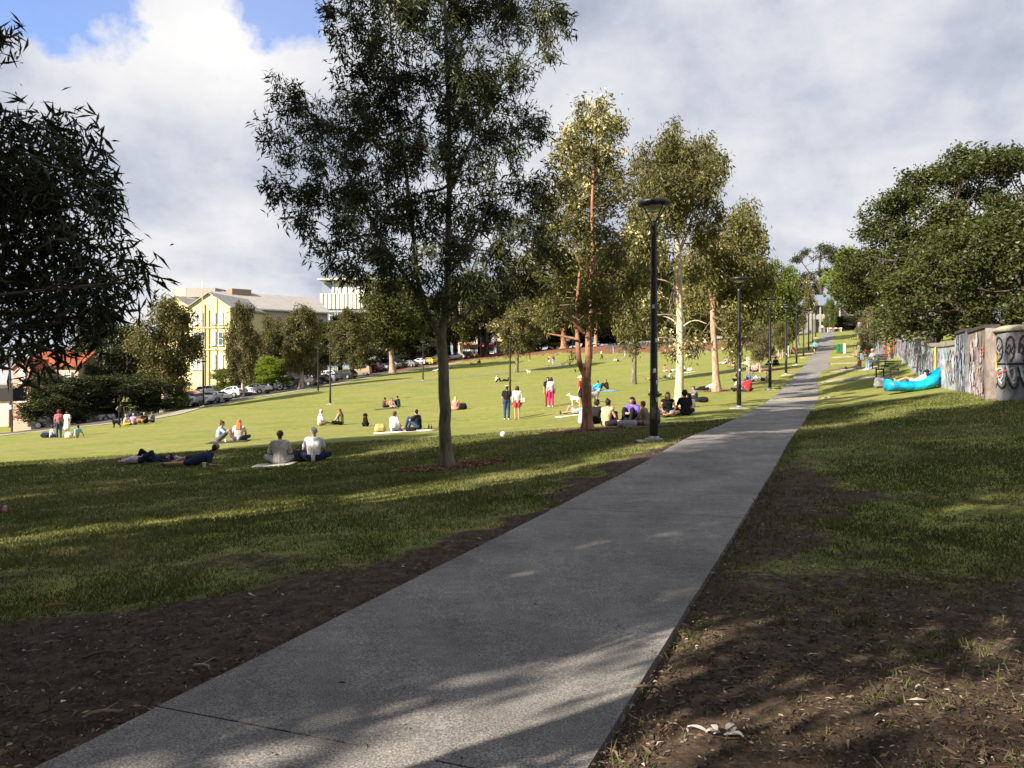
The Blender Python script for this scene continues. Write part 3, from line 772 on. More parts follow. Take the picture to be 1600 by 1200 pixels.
bl = [(640, 20, 80), (720, 20, 75), (790, 20, 65), (850, 30, 45), (880, 25, 28), (565, 40, 42), (520, 15, 28), (560, 110, 45), (630, 120, 75), (700, 130, 50), (745, 120, 65), (800, 110, 45), (860, 75, 26),
      (455, 150, 44), (425, 205, 30), (500, 195, 60), (575, 205, 65), (650, 230, 60), (760, 210, 60), (820, 190, 38), (845, 215, 22), (740, 280, 40),
      (430, 290, 34), (480, 300, 48), (550, 310, 60), (620, 320, 45), (680, 310, 30), (760, 330, 50), (820, 290, 38), (842, 320, 28), (855, 265, 14),
      (470, 345, 32), (520, 380, 44), (590, 395, 50), (650, 400, 34), (720, 390, 46), (780, 385, 46), (835, 375, 42), (860, 400, 36), (825, 440, 34),
      (560, 425, 30), (610, 440, 32), (740, 440, 40), (790, 460, 24), (700, 455, 26), (850, 340, 30), (515, 420, 16), (770, 150, 40), (610, 270, 40), (560, 160, 40),
      (600, -60, 85), (700, -90, 100), (790, -60, 80), (450, 245, 26), (495, 250, 34), (555, 255, 46), (620, 235, 36), (700, 235, 36), (722, 180, 34), (800, 240, 34), (600, 165, 40), (540, 345, 38), (600, 350, 40), (650, 355, 32), (800, 345, 30), (560, 300, 40), (680, 360, 30), (740, 340, 30), (520, 60, 22), (590, 70, 40), (690, 470, 30, -.9), (660, 440, 34, -.7), (700, 400, 34, -.8), (640, 330, 34, -.8), (700, 330, 34, -.9), (705, 260, 34, -.9), (640, 200, 34, -.8), (700, 170, 36, -1), (700, 80, 40, -1.2), (730, 440, 30, -.6), (610, 410, 30, -.9), (670, 500, 16, -.5), (850, 300, 24), (780, 430, 26), (540, 420, 22), (560, -20, 50), (860, -40, 40), (660, -180, 80), (740, -200, 70), (700, -280, 50)]
tm, cm, _ = tree_meshes(stems, pxblobs(bl, Y0, b0, 1.25), 92, 27, 0.085, 0.155, 0.19, 0.42, seed=3, limb_r=0.034, limbs_from=0.3, shell=0.6)
put_tree('gum_tree', 'tall dark leafed gum with grey forked trunk in the bark chips nearest the path', 'tree', tm, cm, None, BARK_GREY, LEAF_GUM, loc=tuple(b0))

# --- the dark gum whose branches hang in from the left edge
YL = 6.2; bL = np.array([-6.6, 5.2, gz(-6.6, 5.2)])
bl = [(25, 200, 45), (100, 215, 48), (60, 280, 85), (140, 280, 42), (165, 320, 30), (90, 360, 80), (150, 420, 45), (175, 465, 36), (200, 440, 24), (30, 440, 85), (110, 480, 58), (60, 505, 42), (-10, 510, 46), (150, 495, 38),
      (0, 300, 95), (-70, 380, 120), (-90, 275, 85), (-100, 500, 90), (130, 240, 30), (185, 380, 16), (0, 62, 22), (-30, 50, 30), (215, 425, 12), (95, 545, 10), (45, 548, 10), (-200, 100, 130), (-250, 350, 150), (-200, -100, 150), (-350, 100, 180), (-60, -150, 60)]
rgL = np.random.default_rng(8)
blobs = pxblobs(bl, YL, bL, 0.55, rgL, 0.85)
stemL = [([(0, 0, 0), (0.05, 0.0, 2.2), (0.0, 0.1, 4.2), (-0.2, 0.2, 6.5), (-0.2, 0.0, 9.0)], [0.17, 0.15, 0.12, 0.08, 0.03]),
         ([(0.05, 0.05, 2.0), (0.9, 0.4, 2.5), (2.0, 0.8, 2.9)], [0.07, 0.05, 0.025]), ([(0.0, 0.1, 3.0), (1.0, 0.4, 3.7), (2.2, 0.8, 3.9)], [0.06, 0.045, 0.02])]
tm, cm, _ = tree_meshes(stemL, blobs, 260, 20, 0.08, 0.14, 0.16, 0.42, seed=5, limb_r=0.016, limbs_from=0.12, shell=0.7)
put_tree('gum_tree', 'dark gum with drooping narrow leaves hanging in from the left edge', 'tree', tm, cm, None, BARK_GREY, LEAF_NEAR, loc=tuple(bL))

# --- the orange barked gum
b1 = np.array(P(918, 673)); Y1 = b1[1]
stems = [pxstem([(918, 673), (917, 620), (916, 592)], Y1, b1, [0.17, 0.155, 0.16]),
         pxstem([(916, 592), (904, 565), (901, 500), (903, 455), (908, 400)], Y1, b1, [0.095, 0.085, 0.07, 0.05, 0.03], [0, 0, .3, .5, .7]),
         pxstem([(917, 594), (920, 560), (919, 525), (925, 490), (922, 445), (928, 400), (924, 330), (930, 230), (936, 165)], Y1, b1, [0.12, 0.11, 0.10, 0.095, 0.085, 0.065, 0.05, 0.035, 0.015]),
         pxstem([(913, 520), (893, 500), (876, 478), (862, 455)], Y1, b1, [0.06, 0.05, 0.04, 0.02], [0, -.2, -.4, -.6]),
         pxstem([(901, 530), (878, 525), (855, 521)], Y1, b1, [0.045, 0.035, 0.02], [0, .1, .2]),
         pxstem([(920, 436), (905, 410), (896, 390)], Y1, b1, [0.04, 0.03, 0.012], [0, -.2, -.3]),
         pxstem([(922, 425), (960, 430), (1005, 441)], Y1, b1, [0.03, 0.025, 0.012], [0, .2, .6])]
bl = [(938, 168, 15), (905, 168, 12), (918, 195, 22), (942, 200, 20), (958, 200, 16), (888, 220, 20), (912, 235, 26), (945, 240, 26), (968, 195, 10), (878, 250, 14), (895, 270, 24), (930, 280, 30), (962, 275, 18),
      (880, 290, 18), (905, 310, 28), (945, 320, 26), (972, 300, 16), (862, 320, 18), (870, 350, 26), (905, 360, 30), (945, 365, 26), (980, 300, 10),
      (850, 390, 32), (885, 405, 34), (925, 400, 28), (960, 400, 28), (845, 440, 26), (880, 455, 30), (945, 455, 32), (985, 440, 26), (915, 470, 22),
      (868, 490, 24), (975, 490, 20), (990, 515, 15), (992, 542, 11), (893, 560, 8), (938, 500, 20), (900, 500, 14), (850, 490, 18)]
tm, cm, bm = tree_meshes(stems, pxblobs(bl, Y1, b1, 1.3), 85, 26, 0.16, 0.17, 0.28, 0.4, seed=7, limb_r=0.04, limbs_from=0.35, shell=0.6,
    blossom=lambda C, own, rg: np.where((rg.random(len(C)) < np.clip((C[:, 2] - 5.0) * 0.16, 0, 0.75)) & ((C[:, 0] < 0.35) | (C[:, 2] > 8.6)))[0])
put_tree('gum_tree', 'gum with orange forked trunk and cream blossom beside the big picnic group', 'tree', tm, cm, bm, BARK_ORANGE, LEAF_OLIVE, BLOSSOM, loc=tuple(b1))

# --- the pale barked gum
b2 = np.array(P(1061, 637)); Y2 = b2[1]
stems = [pxstem([(1061, 637), (1063, 540), (1061, 440), (1059, 380), (1052, 330), (1048, 250), (1048, 205)], Y2, b2, [0.19, 0.17, 0.145, 0.12, 0.085, 0.05, 0.02]),
         pxstem([(1059, 400), (1075, 360), (1092, 310), (1100, 260)], Y2, b2, [0.09, 0.06, 0.045, 0.02], [0, .3, .6, .7]),
         pxstem([(1060, 455), (1046, 440), (1022, 435)], Y2, b2, [0.05, 0.035, 0.015], [0, -.2, -.4]), pxstem([(1061, 495), (1045, 491), (1020, 492)], Y2, b2, [0.035, 0.025, 0.012], [0, -.3, -.6]),
         pxstem([(1062, 512), (1052, 500), (1038, 494), (1028, 492)], Y2, b2, [0.04, 0.032, 0.02, 0.01], [0, .2, .4, .5]), pxstem([(1063, 536), (1048, 530), (1035, 527), (1018, 530)], Y2, b2, [0.045, 0.035, 0.025, 0.012], [0, -.2, -.5, -.8]),
         pxstem([(1065, 512), (1078, 502), (1090, 500), (1104, 506)], Y2, b2, [0.035, 0.028, 0.02, 0.01], [0, -.2, -.3, -.6])]
bl = [(1050, 235, 22, -1), (1045, 270, 24, -1.2), (1055, 300, 24, -1.2), (1050, 340, 22, -1), (1080, 265, 22), (1030, 265, 20), (1100, 265, 22), (1050, 200, 10), (1048, 222, 18), (1040, 250, 20), (1062, 250, 20), (1085, 235, 18), (1105, 232, 16), (1118, 255, 18), (1005, 240, 14), (1000, 265, 18), (1020, 285, 20), (1050, 285, 26), (1085, 275, 24), (1110, 285, 22), (1128, 270, 12),
      (995, 295, 16), (1015, 315, 22), (1045, 320, 24), (1075, 312, 22), (1105, 315, 18), (990, 330, 14), (1120, 330, 14), (1060, 350, 18, 0, .6), (1090, 350, 18, 0, .6), (1020, 350, 18), (1010, 380, 22), (1115, 360, 14), (1035, 390, 16, 0, .6), (1095, 380, 16, 0, .6), (985, 370, 18),
      (1085, 430, 14), (1078, 545, 12), (1046, 545, 9), (1020, 470, 16), (1040, 520, 10)]
tm, cm, bm = tree_meshes(stems, pxblobs(bl, Y2, b2, 1.6), 68, 27, 0.20, 0.21, 0.30, 0.5, seed=9, limb_r=0.05, limbs_from=0.4, shell=0.6,
    blossom=lambda C, own, rg: np.where((own >= 28) & (rg.random(len(C)) < 0.5))[0])
put_tree('gum_tree', 'gum with straight smooth cream trunk behind the first lamp post', 'tree', tm, cm, bm, BARK_PALE, LEAF_TAN, BLOSSOM, loc=tuple(b2))

# --- the pinkish gum further up
b3 = np.array(P(1120, 612)); Y3 = b3[1]
stems = [pxstem([(1120, 612), (1116, 540), (1113, 480), (1122, 450), (1124, 400), (1128, 360)], Y3, b3, [0.22, 0.19, 0.16, 0.13, 0.09, 0.05]),
         pxstem([(1114, 485), (1108, 445), (1098, 400)], Y3, b3, [0.10, 0.06, 0.03], [0, .3, .6]), pxstem([(1116, 545), (1105, 528), (1092, 515)], Y3, b3, [0.05, 0.04, 0.02], [0, -.4, -.8]),
         pxstem([(1117, 520), (1135, 505), (1155, 510), (1170, 525)], Y3, b3, [0.05, 0.04, 0.03, 0.01], [0, .3, .4, .4])]
bl = [(1165, 328, 14), (1150, 350, 22), (1178, 355, 18), (1135, 380, 26), (1165, 385, 26), (1190, 380, 14), (1100, 385, 24), (1120, 400, 24), (1080, 415, 22), (1105, 430, 26), (1145, 420, 30), (1185, 415, 22), (1200, 440, 16),
      (1090, 460, 24), (1130, 460, 26), (1165, 455, 26), (1075, 490, 18), (1105, 495, 20), (1145, 495, 22), (1160, 520, 16), (1140, 535, 14), (1090, 530, 12), (1180, 480, 18), (1150, 560, 8)]
tm, cm, bm = tree_meshes(stems, pxblobs(bl, Y3, b3, 2.2), 42, 26, 0.29, 0.27, 0.32, 0.5, seed=10, limb_r=0.06, limbs_from=0.4, shell=0.6,
    blossom=lambda C, own, rg: np.where((C[:, 0] < 0) & (rg.random(len(C)) < 0.28))[0])
put_tree('gum_tree', 'gum with pinkish trunk and hanging twigs beyond the cream trunked one', 'tree', tm, cm, bm, BARK_PINK, LEAF_OLIVE, BLOSSOM_TAN, loc=tuple(b3))

# --- kinds of tree for the background, each built once at 10 m high and 7 m wide
def kind_tree(kind, seed):
    rg = np.random.default_rng(seed); bl = []
    if kind == 'gum':
        stems = [([(0, 0, 0), (0.15, 0.1, 2.5), (-0.1, 0, 4.5), (0.1, 0, 7), (0, 0, 9)], [0.22, 0.19, 0.15, 0.09, 0.03]), ([(0.05, 0.05, 3.2), (0.9, 0.3, 5), (1.3, 0.5, 7)], [0.12, 0.08, 0.03])]
        for i in range(30):
            z = 3.2 + 6.3 * (i / 30); w = 3.3 * math.sin(min(1, (z - 2.2) / 4.5) * 1.57) * (1 - max(0, (z - 7.0) / 3.2)) ** 0.6
            a = rg.random() * 6.28; r = w * (0.35 + 0.6 * rg.random()); q = 0.75 + 0.6 * rg.random()
            bl.append((r * math.cos(a), r * math.sin(a), z, q, q, q * 0.8))
        args = (19, 27, 0.25, 0.30, 0.36, 0.45)
    elif kind == 'paper':
        stems = [([(0, 0, 0), (0.1, 0.1, 1.6), (-0.4, 0, 3.5), (-0.6, 0, 6.2)], [0.36, 0.30, 0.2, 0.07]), ([(0.1, 0.1, 1.4), (0.8, 0.2, 3.4), (1.1, 0.3, 6)], [0.22, 0.14, 0.05]), ([(0.0, 0.1, 2.0), (0.1, -0.5, 4.6), (0.3, -0.6, 8)], [0.2, 0.12, 0.04])]
        for i in range(34):
            z = 2.3 + 7.0 * (i / 34); w = 3.2 * (1 - abs(z - 5.2) / 7.5)
            a = rg.random() * 6.28; r = w * (0.3 + 0.65 * rg.random()); q = 0.75 + 0.55 * rg.random()
            bl.append((r * math.cos(a), r * math.sin(a), z, q, q, q * 0.95))
        args = (22, 28, 0.24, 0.25, 0.45, 0.25)
    elif kind == 'dense':
        stems = [([(0, 0, 0), (0.1, 0, 1.5), (0, 0, 3.5), (0, 0, 6)], [0.4, 0.33, 0.25, 0.1]), ([(0.1, 0, 1.4), (1.3, 0.2, 3.2), (2, 0.3, 5)], [0.2, 0.12, 0.05]), ([(0, 0, 1.6), (-1.3, 0.4, 3.4), (-2, 0.3, 5)], [0.2, 0.12, 0.05])]
        for i in range(48):
            t = i / 48; z = 2.4 + 7.0 * t; w = 3.4 * math.sqrt(max(0.05, 1 - ((z - 4.6) / 5.4) ** 2))
            a = rg.random() * 6.28; r = w * (0.45 + 0.5 * rg.random()); q = 0.7 + 0.5 * rg.random()
            bl.append((r * math.cos(a), r * math.sin(a), z, q, q, q * 0.75))
        args = (21, 26, 0.24, 0.27, 0.5, 0.1)
    elif kind == 'bush':
        stems = [([(0.0, 0, 0), (0.2, 0, 2), (0.4, 0, 5)], [0.2, 0.15, 0.06]), ([(0.3, 0.1, 0), (1.3, 0.2, 2.5), (2, 0, 5)], [0.14, 0.1, 0.05]), ([(-0.3, 0, 0), (-1.2, 0.2, 2.5), (-2, 0, 5)], [0.14, 0.1, 0.05])]
        for i in range(46):
            t = i / 46; z = 1.6 + 7.2 * t; w = 3.3 * math.sqrt(max(0.05, 1 - ((z - 3.8) / 6.2) ** 2))
            a = rg.random() * 6.28; r = w * (0.45 + 0.5 * rg.random()); q = 0.75 + 0.5 * rg.random()
            bl.append((r * math.cos(a), r * math.sin(a), z, q, q, q * 0.95))
        args = (21, 26, 0.25, 0.25, 0.45, 0.1)
    else:       # a flat topped pine like tree
        stems = [([(0, 0, 0), (0.1, 0, 4), (-0.2, 0, 7), (0, 0, 9)], [0.25, 0.2, 0.14, 0.05]), ([(0, 0, 4.5), (-1.2, 0, 6.5), (-2.4, 0, 8)], [0.1, 0.07, 0.03]), ([(0, 0, 5), (1.2, 0.3, 7), (2.3, 0.3, 8.3)], [0.1, 0.07, 0.03])]
        for i in range(26):
            a = rg.random() * 6.28; r = 3.3 * rg.random() ** 0.6; z = 9.3 - 0.14 * r * r - (rg.random() < 0.4) * (1.2 + 1.8 * rg.random()); q = 0.6 + 0.5 * rg.random()
            bl.append((r * math.cos(a), r * math.sin(a), z, q, q, q * 0.45))
        args = (30, 26, 0.2, 0.22, 0.4, 0.0)
    fl = lambda C, own, rg: np.where((rg.random(len(C)) < 0.22) & (C[:, 2] > 4))[0]
    return tree_meshes(stems, bl, *args, seed=seed + 50, limb_r=0.07, limbs_from=0.2, shell=0.5, sides=7, blossom=fl)
KINDS = {k: [kind_tree(k, s) for s in ss] for k, ss in (('gum', (1, 2, 3)), ('paper', (4, 5, 6)), ('dense', (7, 8, 9)), ('bush', (10, 11)), ('pine', (12,)))}
_kc = {}
def bgtree(kind, x0, x1, ytop, pxb, pyb, Y, label, bark, leaf, name='tree', cat='tree', blos=None, group=None, rz=None):
    """crown from column x0 to x1 and top row ytop of the photograph, foot at (pxb, pyb) or at depth Y"""
    if pyb is not None: b = P(pxb, pyb)
    else: x = (pxb - 800) / FPX * Y; b = (x, Y, gz(x, Y))
    h = EYE + (HOR - ytop) / FPX * b[1] - b[2]; w = (x1 - x0) / FPX * b[1]
    i = _kc.get(kind, 0); _kc[kind] = i + 1
    tm, cm, bm = KINDS[kind][i % len(KINDS[kind])]
    sx = w / 6.3
    off = ((x0 + x1) / 2 - pxb) / FPX * b[1]
    loc = (b[0] + off * 0.6, b[1], b[2] - 0.05)
    return put_tree(name, label, cat, tm, cm, bm if blos else None, bark, leaf, blos, loc, (i * 2.1 if rz is None else rz), (sx, sx, h / 10.0), group)
B, D, PB = BARK_GREY, BARK_DARK, BARK_PAPER
bgtree('bush', 42, 150, 580, 92, None, 72, 'wide dark rounded bush in front of the pink house', D, LEAF_DARK, 'bush', 'bush')
bgtree('bush', 110, 262, 580, 190, None, 78, 'dark brownish bush right of the rounded one behind the dog group', D, LEAF_DARK, 'bush', 'bush')
bgtree('dense', 110, 215, 488, 165, None, 92, 'tree with mixed green crown rising behind the dark bushes', D, LEAF_GUM)
bgtree('gum', 190, 306, 464, 262, None, 88, 'broad paperbark with leaning pale trunk left of the yellow building', PB, LEAF_PAPER, 'paperbark_tree')
bgtree('bush', 236, 300, 590, 262, None, 92, 'low green shrub below the broad paperbark by the white cars', D, LEAF_GREEN, 'bush', 'bush')
bgtree('paper', 356, 408, 467, 374, 621, None, 'tall slim paperbark in front of the yellow building', PB, LEAF_PAPER, 'paperbark_tree')
bgtree('bush', 332, 382, 570, 352, None, 112, 'round green shrub leaning on the slim paperbark', D, LEAF_GREEN, 'bush', 'bush')
bgtree('paper', 402, 452, 492, 425, None, 122, 'grey green paperbark behind the small lime tree', PB, LEAF_PAPER, 'paperbark_tree')
bgtree('dense', 396, 456, 556, 421, 612, None, 'small bright lime green tree over the silver hatchback', D, LEAF_LIME)
bgtree('paper', 442, 512, 476, 461, 609, None, 'paperbark with thick cream trunk above the dark grey sedan', PB, LEAF_PAPER, 'paperbark_tree')
bgtree('paper', 514, 578, 478, 552, 592, None, 'paperbark between the black car and the tan van', PB, LEAF_PAPER, 'paperbark_tree')
bgtree('gum', 546, 668, 428, 623, 582, None, 'large green tree with brown trunk and one bent limb beside the footpath', BARK_PINK, LEAF_MID)
bgtree('dense', 640, 700, 500, 668, None, 176, 'dark green tree directly behind the grey trunk of the tall gum', D, LEAF_DARK)
bgtree('gum', 672, 748, 430, 737, None, 178, 'gum with forked white trunk by the shaded end of the lawn', BARK_PALE, LEAF_MID)
bgtree('dense', 722, 800, 420, 757, None, 184, 'dark tree with leaning black trunk beside the forked white one', D, LEAF_DARK)
bgtree('gum', 770, 856, 466, 797, None, 118, 'small round gum full of cream flowers behind the standing couple', B, LEAF_PAPER, blos=BLOSSOM)
bgtree('gum', 775, 850, 400, 820, None, 190, 'olive gum rising over the flowering gum', B, LEAF_OLIVE)
bgtree('dense', 835, 915, 395, 890, None, 182, 'dark tree with a thin orange trunk behind the orange barked gum', BARK_ORANGE, LEAF_DARK)
bgtree('gum', 880, 960, 380, 947, None, 178, 'tall olive tree on the mulch bank right of the orange trunk', BARK_PINK, LEAF_OLIVE)
bgtree('gum', 935, 1050, 335, 985, None, 74, 'bushy yellow green gum filling the gap left of the first lamp post', B, LEAF_OLIVE)
bgtree('dense', 985, 1070, 400, 1020, None, 170, 'dark shady tree behind the cream trunk', D, LEAF_DARK)
bgtree('dense', 1050, 1120, 415, 1085, None, 165, 'mid green tree between the cream and pinkish trunks', D, LEAF_GREEN)
bgtree('gum', 1168, 1255, 405, 1205, None, 104, 'yellow green gum above the third lamp post', B, LEAF_GREEN)
bgtree('bush', 1178, 1232, 440, 1206, None, 112, 'bright green leafy tree low behind the third lamp post', D, LEAF_GREEN)
bgtree('gum', 1222, 1272, 432, 1246, None, 128, 'brownish gum with cream flowers by the fourth and fifth lamp posts', B, LEAF_TAN, blos=BLOSSOM)
bgtree('dense', 1120, 1195, 430, 1160, None, 150, 'dark tree behind the second lamp post', D, LEAF_GUM)
bgtree('pine', 1244, 1328, 377, 1277, None, 190, 'tall dark flat topped tree far up the path', D, LEAF_DARK)
bgtree('gum', 1280, 1352, 388, 1322, None, 180, 'yellow green gum with bare pale branches over the blue roof', BARK_PALE, LEAF_LIME)
bgtree('bush', 1288, 1306, 462, 1297, None, 160, 'slim dark green shrub beside the blue roofed pavilion', D, LEAF_GREEN, 'bush', 'bush')
bgtree('bush', 1298, 1345, 492, 1322, None, 164, 'low dark hedge bush at the end of the path', D, LEAF_DARK, 'bush', 'bush')
bgtree('dense', 1325, 1400, 384, 1360, None, 150, 'deep green rounded tree at the left foot of the great fig', D, LEAF_FIG)
bgtree('gum', 1335, 1405, 438, 1378, None, 118, 'brownish tree with a few red flowers over the far graffiti wall', B, LEAF_GREY, blos=BLOSSOM_RED)
bgtree('gum', 1372, 1450, 410, 1420, None, 92, 'yellow green leafy tree leaning over the graffiti wall', D, LEAF_GREEN)
bgtree('gum', 1335, 1372, 480, 1357, 572, None, 'sapling with thin pink trunk beside the grass benches', BARK_PINK, LEAF_GREY)
bgtree('gum', 1166, 1212, 505, 1186, 582, None, 'thin sapling inside the nearer ring of white stakes', BARK_PINK, LEAF_GREY)
bgtree('gum', 1204, 1236, 500, 1219, 561, None, 'thin sapling inside the farther ring of white stakes', BARK_PINK, LEAF_OLIVE)
bgtree('gum', 1228, 1248, 478, 1239, 549, None, 'small sapling with orange stem near the fifth lamp post', BARK_ORANGE, LEAF_GREY)
FAR = ['behind the bent limb', 'right behind the grey trunk of the tall gum', 'behind the forked white trunk', 'right of the flowering gum', 'left of the thin orange trunk', 'behind the orange barked gum', 'left of the first lamp post', 'between first lamp post and cream trunk', 'right of the cream trunk', 'left of the second lamp post', 'behind the third lamp post', 'behind the fourth and fifth lamp posts', 'above the tan van', 'right of the long wing']
for i, (xc, wd, top) in enumerate(((640, 80, 450), (700, 70, 455), (760, 70, 440), (815, 60, 430), (862, 70, 440), (915, 70, 430), (968, 70, 425), (1030, 80, 420), (1092, 80, 425), (1150, 80, 430), (1208, 70, 440), (1255, 60, 445), (560, 80, 480), (490, 70, 500))):
    bgtree('dense', xc - wd * .6, xc + wd * .6, top, xc, None, 205 + (i * 7) % 13, 'dark tree of the far belt ' + FAR[i], D, LEAF_DARK if i % 2 else LEAF_GUM, group='trees of the far belt')
for i, (xc, wd, top, Y) in enumerate(((30, 70, 560, 118), (-40, 90, 540, 110), (120, 90, 545, 124), (210, 70, 560, 130))):
    bgtree('dense', xc - wd * .6, xc + wd * .6, top, xc, None, Y, 'dark tree behind the houses, ' + ('right of the pink gable', 'at the left edge', 'right of the terracotta roof', 'behind the dog group')[i], D, LEAF_GUM, group='trees behind the houses')

for i, (px_, wd, top, Y, lab) in enumerate(((575, 60, 545, 190, 'above the dark red car'), (650, 60, 535, 196, 'above the yellow car'), (735, 50, 528, 205, 'beside the forked white trunk'), (842, 60, 512, 190, 'left of the thin orange trunk'), (885, 60, 508, 192, 'behind the two distant walkers'),
        (930, 60, 505, 192, 'right of the orange trunk'), (975, 60, 502, 190, 'behind the hanging foliage'), (1020, 60, 500, 188, 'left of the cream trunk'), (1065, 60, 500, 182, 'behind the cream trunk'), (1110, 60, 498, 178, 'behind the pinkish trunk'), (1150, 50, 496, 170, 'behind the second lamp post'), (1190, 50, 492, 165, 'left of the third lamp post'), (1228, 44, 488, 168, 'right of the third lamp post'), (800, 50, 520, 210, 'behind the flowering gum'))):
    bgtree('bush', px_ - wd * .62, px_ + wd * .62, top, px_, None, Y, 'low dark bush on the far bank ' + lab, D, LEAF_DARK, 'bush', 'bush', group='bushes along the far bank')
for px_, x0_, x1_, top, Y, lf, lab in ((480, 440, 530, 490, 150, LEAF_MID, 'mid green tree across the street behind the thick cream trunk'), (530, 500, 566, 492, 158, LEAF_DARK, 'dark tree across the street between two paperbarks'),
        (590, 560, 630, 470, 172, LEAF_DARK, 'tall dark tree below the white office block'), (640, 606, 684, 452, 178, LEAF_MID, 'olive tree rising right of the office block'), (710, 680, 745, 440, 186, LEAF_DARK, 'dark tree right behind the fork of the tall gum'), (215, 180, 256, 520, 116, LEAF_DARK, 'dark tree in the shade left of the broad paperbark'), (405, 380, 432, 540, 126, LEAF_DARK, 'dark low tree left of the lime green tree')):
    bgtree('dense', x0_, x1_, top, px_, None, Y, lab, D, lf)
# --- the great fig and the dark tree over the wall
def dome_tree(cx, cy, wpx, toppx, Y, nb, seed, flat, size, name, label, leaf, lowpx, dens=3.2, bark=BARK_DARK, depth=1.0):
    rg = np.random.default_rng(seed); x = (cx - 800) / FPX * Y; g = gz(x, Y)
    H = EYE + (HOR - toppx) / FPX * Y - g; Rr = wpx / 2 / FPX * Y; zl = EYE + (HOR - lowpx) / FPX * Y - g
    bl = []
    for i in range(nb):
        u = (i + 0.5) / nb; el = math.asin(min(1, 0.02 + u * 0.98)); az = i * 2.39996 + rg.random() * 0.4
        k = 0.94 + 0.12 * rg.random() if i % 4 else 0.68
        r = Rr * math.cos(el) * k; z = zl + (H - zl) * math.sin(el) * k * (0.95)
        q = Rr * (0.13 + 0.07 * rg.random())
        bl.append((r * math.cos(az), r * math.sin(az) * depth, z, q, q, q * flat))
    stems = [([(0, 0, 0), (0, 0, H * .15), (0.2, 0, H * .3)], [Rr * .09, Rr * .075, Rr * .06])]
    for i in range(7):
        a = i * 0.9 + 0.3; stems.append(([(0, 0, H * .18), (Rr * .3 * math.cos(a), Rr * .3 * math.sin(a), H * .4), (Rr * .6 * math.cos(a), Rr * .6 * math.sin(a), H * .62)], [Rr * .05, Rr * .035, Rr * .015]))
    tm, cm, _ = tree_meshes(stems, bl, dens, 28, size * 1.1, size, 0.5, 0.12, seed=seed, limb_r=0.10, limbs_from=0.3, shell=0.45, flat=0.35)
    return put_tree(name, label, 'tree', tm, cm, None, bark, leaf, loc=(x, Y, g))
dome_tree(1535, 0, 380, 238, 66, 130, 21, 0.42, 0.30, 'fig_tree', 'huge dark green domed fig tree behind the graffiti wall', LEAF_FIG, 470, 14)
dome_tree(1548, 0, 300, 340, 37, 90, 22, 0.7, 0.20, 'broadleaf_tree', 'dark spreading tree hanging low over the graffiti wall', LEAF_FIG, 520, 24)
dome_tree(1460, 0, 150, 400, 44, 60, 23, 0.8, 0.20, 'broadleaf_tree', 'lighter green bushy tree with leaning thin trunk behind the wall', LEAF_GREEN, 532, 17)
dome_tree(1640, 0, 200, 300, 34, 60, 24, 0.7, 0.20, 'broadleaf_tree', 'dense green tree at the right edge behind the wall', LEAF_FIG, 480, 17)

# --- trees outside the frame, behind and left of the camera, whose shade lies over the foreground
SHW = ['beyond the left edge beside the hanging gum', 'nearest the left edge of the picture', 'close behind the camera to the left', 'far out beyond the left edge', 'well behind to the left', 'farthest out to the left on the slope', 'straight behind the camera', 'far behind to the left', 'out left of the dark bush row', 'behind the camera right of the path', 'left of the camera', 'right of the camera beside the path', 'just left of the path behind the camera', 'behind to the right by the wall', 'the slender one closest on the left']
def shade(x, y, kind, H, Wd, i):
    tm, cm, bm = KINDS[kind][i % len(KINDS[kind])]
    put_tree('gum_tree', 'tall gum outside the picture shading the foreground, ' + SHW[i], 'tree', tm, cm, None, BARK_GREY, LEAF_GUM, None, (x, y, gz(x, y)), i * 1.7, (Wd / 7.4, Wd / 7.4, H / 10), 'shade trees outside the picture')
for i, a in enumerate(SHADE): shade(*a, i)
# ---------------------------------------------------------------- lamps
M_BLACK = plain('black_paint', (0.012, 0.012, 0.013), 0.45, 0.5)
M_STEEL = plain('galvanised_steel', (0.35, 0.35, 0.36), 0.5, 0.5, 0.6)
M_GLASS = plain('lamp_glass', (0.45, 0.47, 0.48), 0.15, 0.5)
M_STICK = plain('sticker', (0.55, 0.57, 0.60), 0.6)
M_PAD = concrete('pad_concrete', (0.42, 0.39, 0.33))
def lamp_meshes():
    H = 5.55; m = {}
    m['pole'] = MB().lathe([(0.098, 0.05), (0.095, 1.2), (0.09, 1.22), (0.078, 3.5), (0.066, H - 0.62), (0.07, H - 0.60), (0.075, H - 0.5), (0.03, H - 0.46)], 14).mesh('pole', True)
    m['base_plate'] = MB().box((0, 0, 0.025), (0.36, 0.36, 0.05)).lathe([(0.13, 0.05), (0.12, 0.10), (0.10, 0.11)], 14).mesh('base_plate')
    m['pad'] = MB().box((0.05, 0.0, -0.075), (0.85, 0.50, 0.15), 0.0).mesh('pad')
    m['shade'] = MB().lathe([(0.29, H - 0.13), (0.375, H - 0.10), (0.385, H - 0.04), (0.36, H), (0.05, H + 0.02)], 20).mesh('shade', True)
    m['lens'] = MB().lathe([(0.06, H - 0.22), (0.20, H - 0.17), (0.28, H - 0.135)], 16).mesh('lens', True)
    b = MB()
    m['strut'] = MB().tube([(0.055, 0, H - 0.50), (0.18, 0, H - 0.34), (0.345, 0, H - 0.12)], 0.016, 6).mesh('strut')
    m['hatch'] = MB().box((0, -0.097, 0.8), (0.07, 0.012, 0.35)).mesh('hatch')
    return m
LM = lamp_meshes()
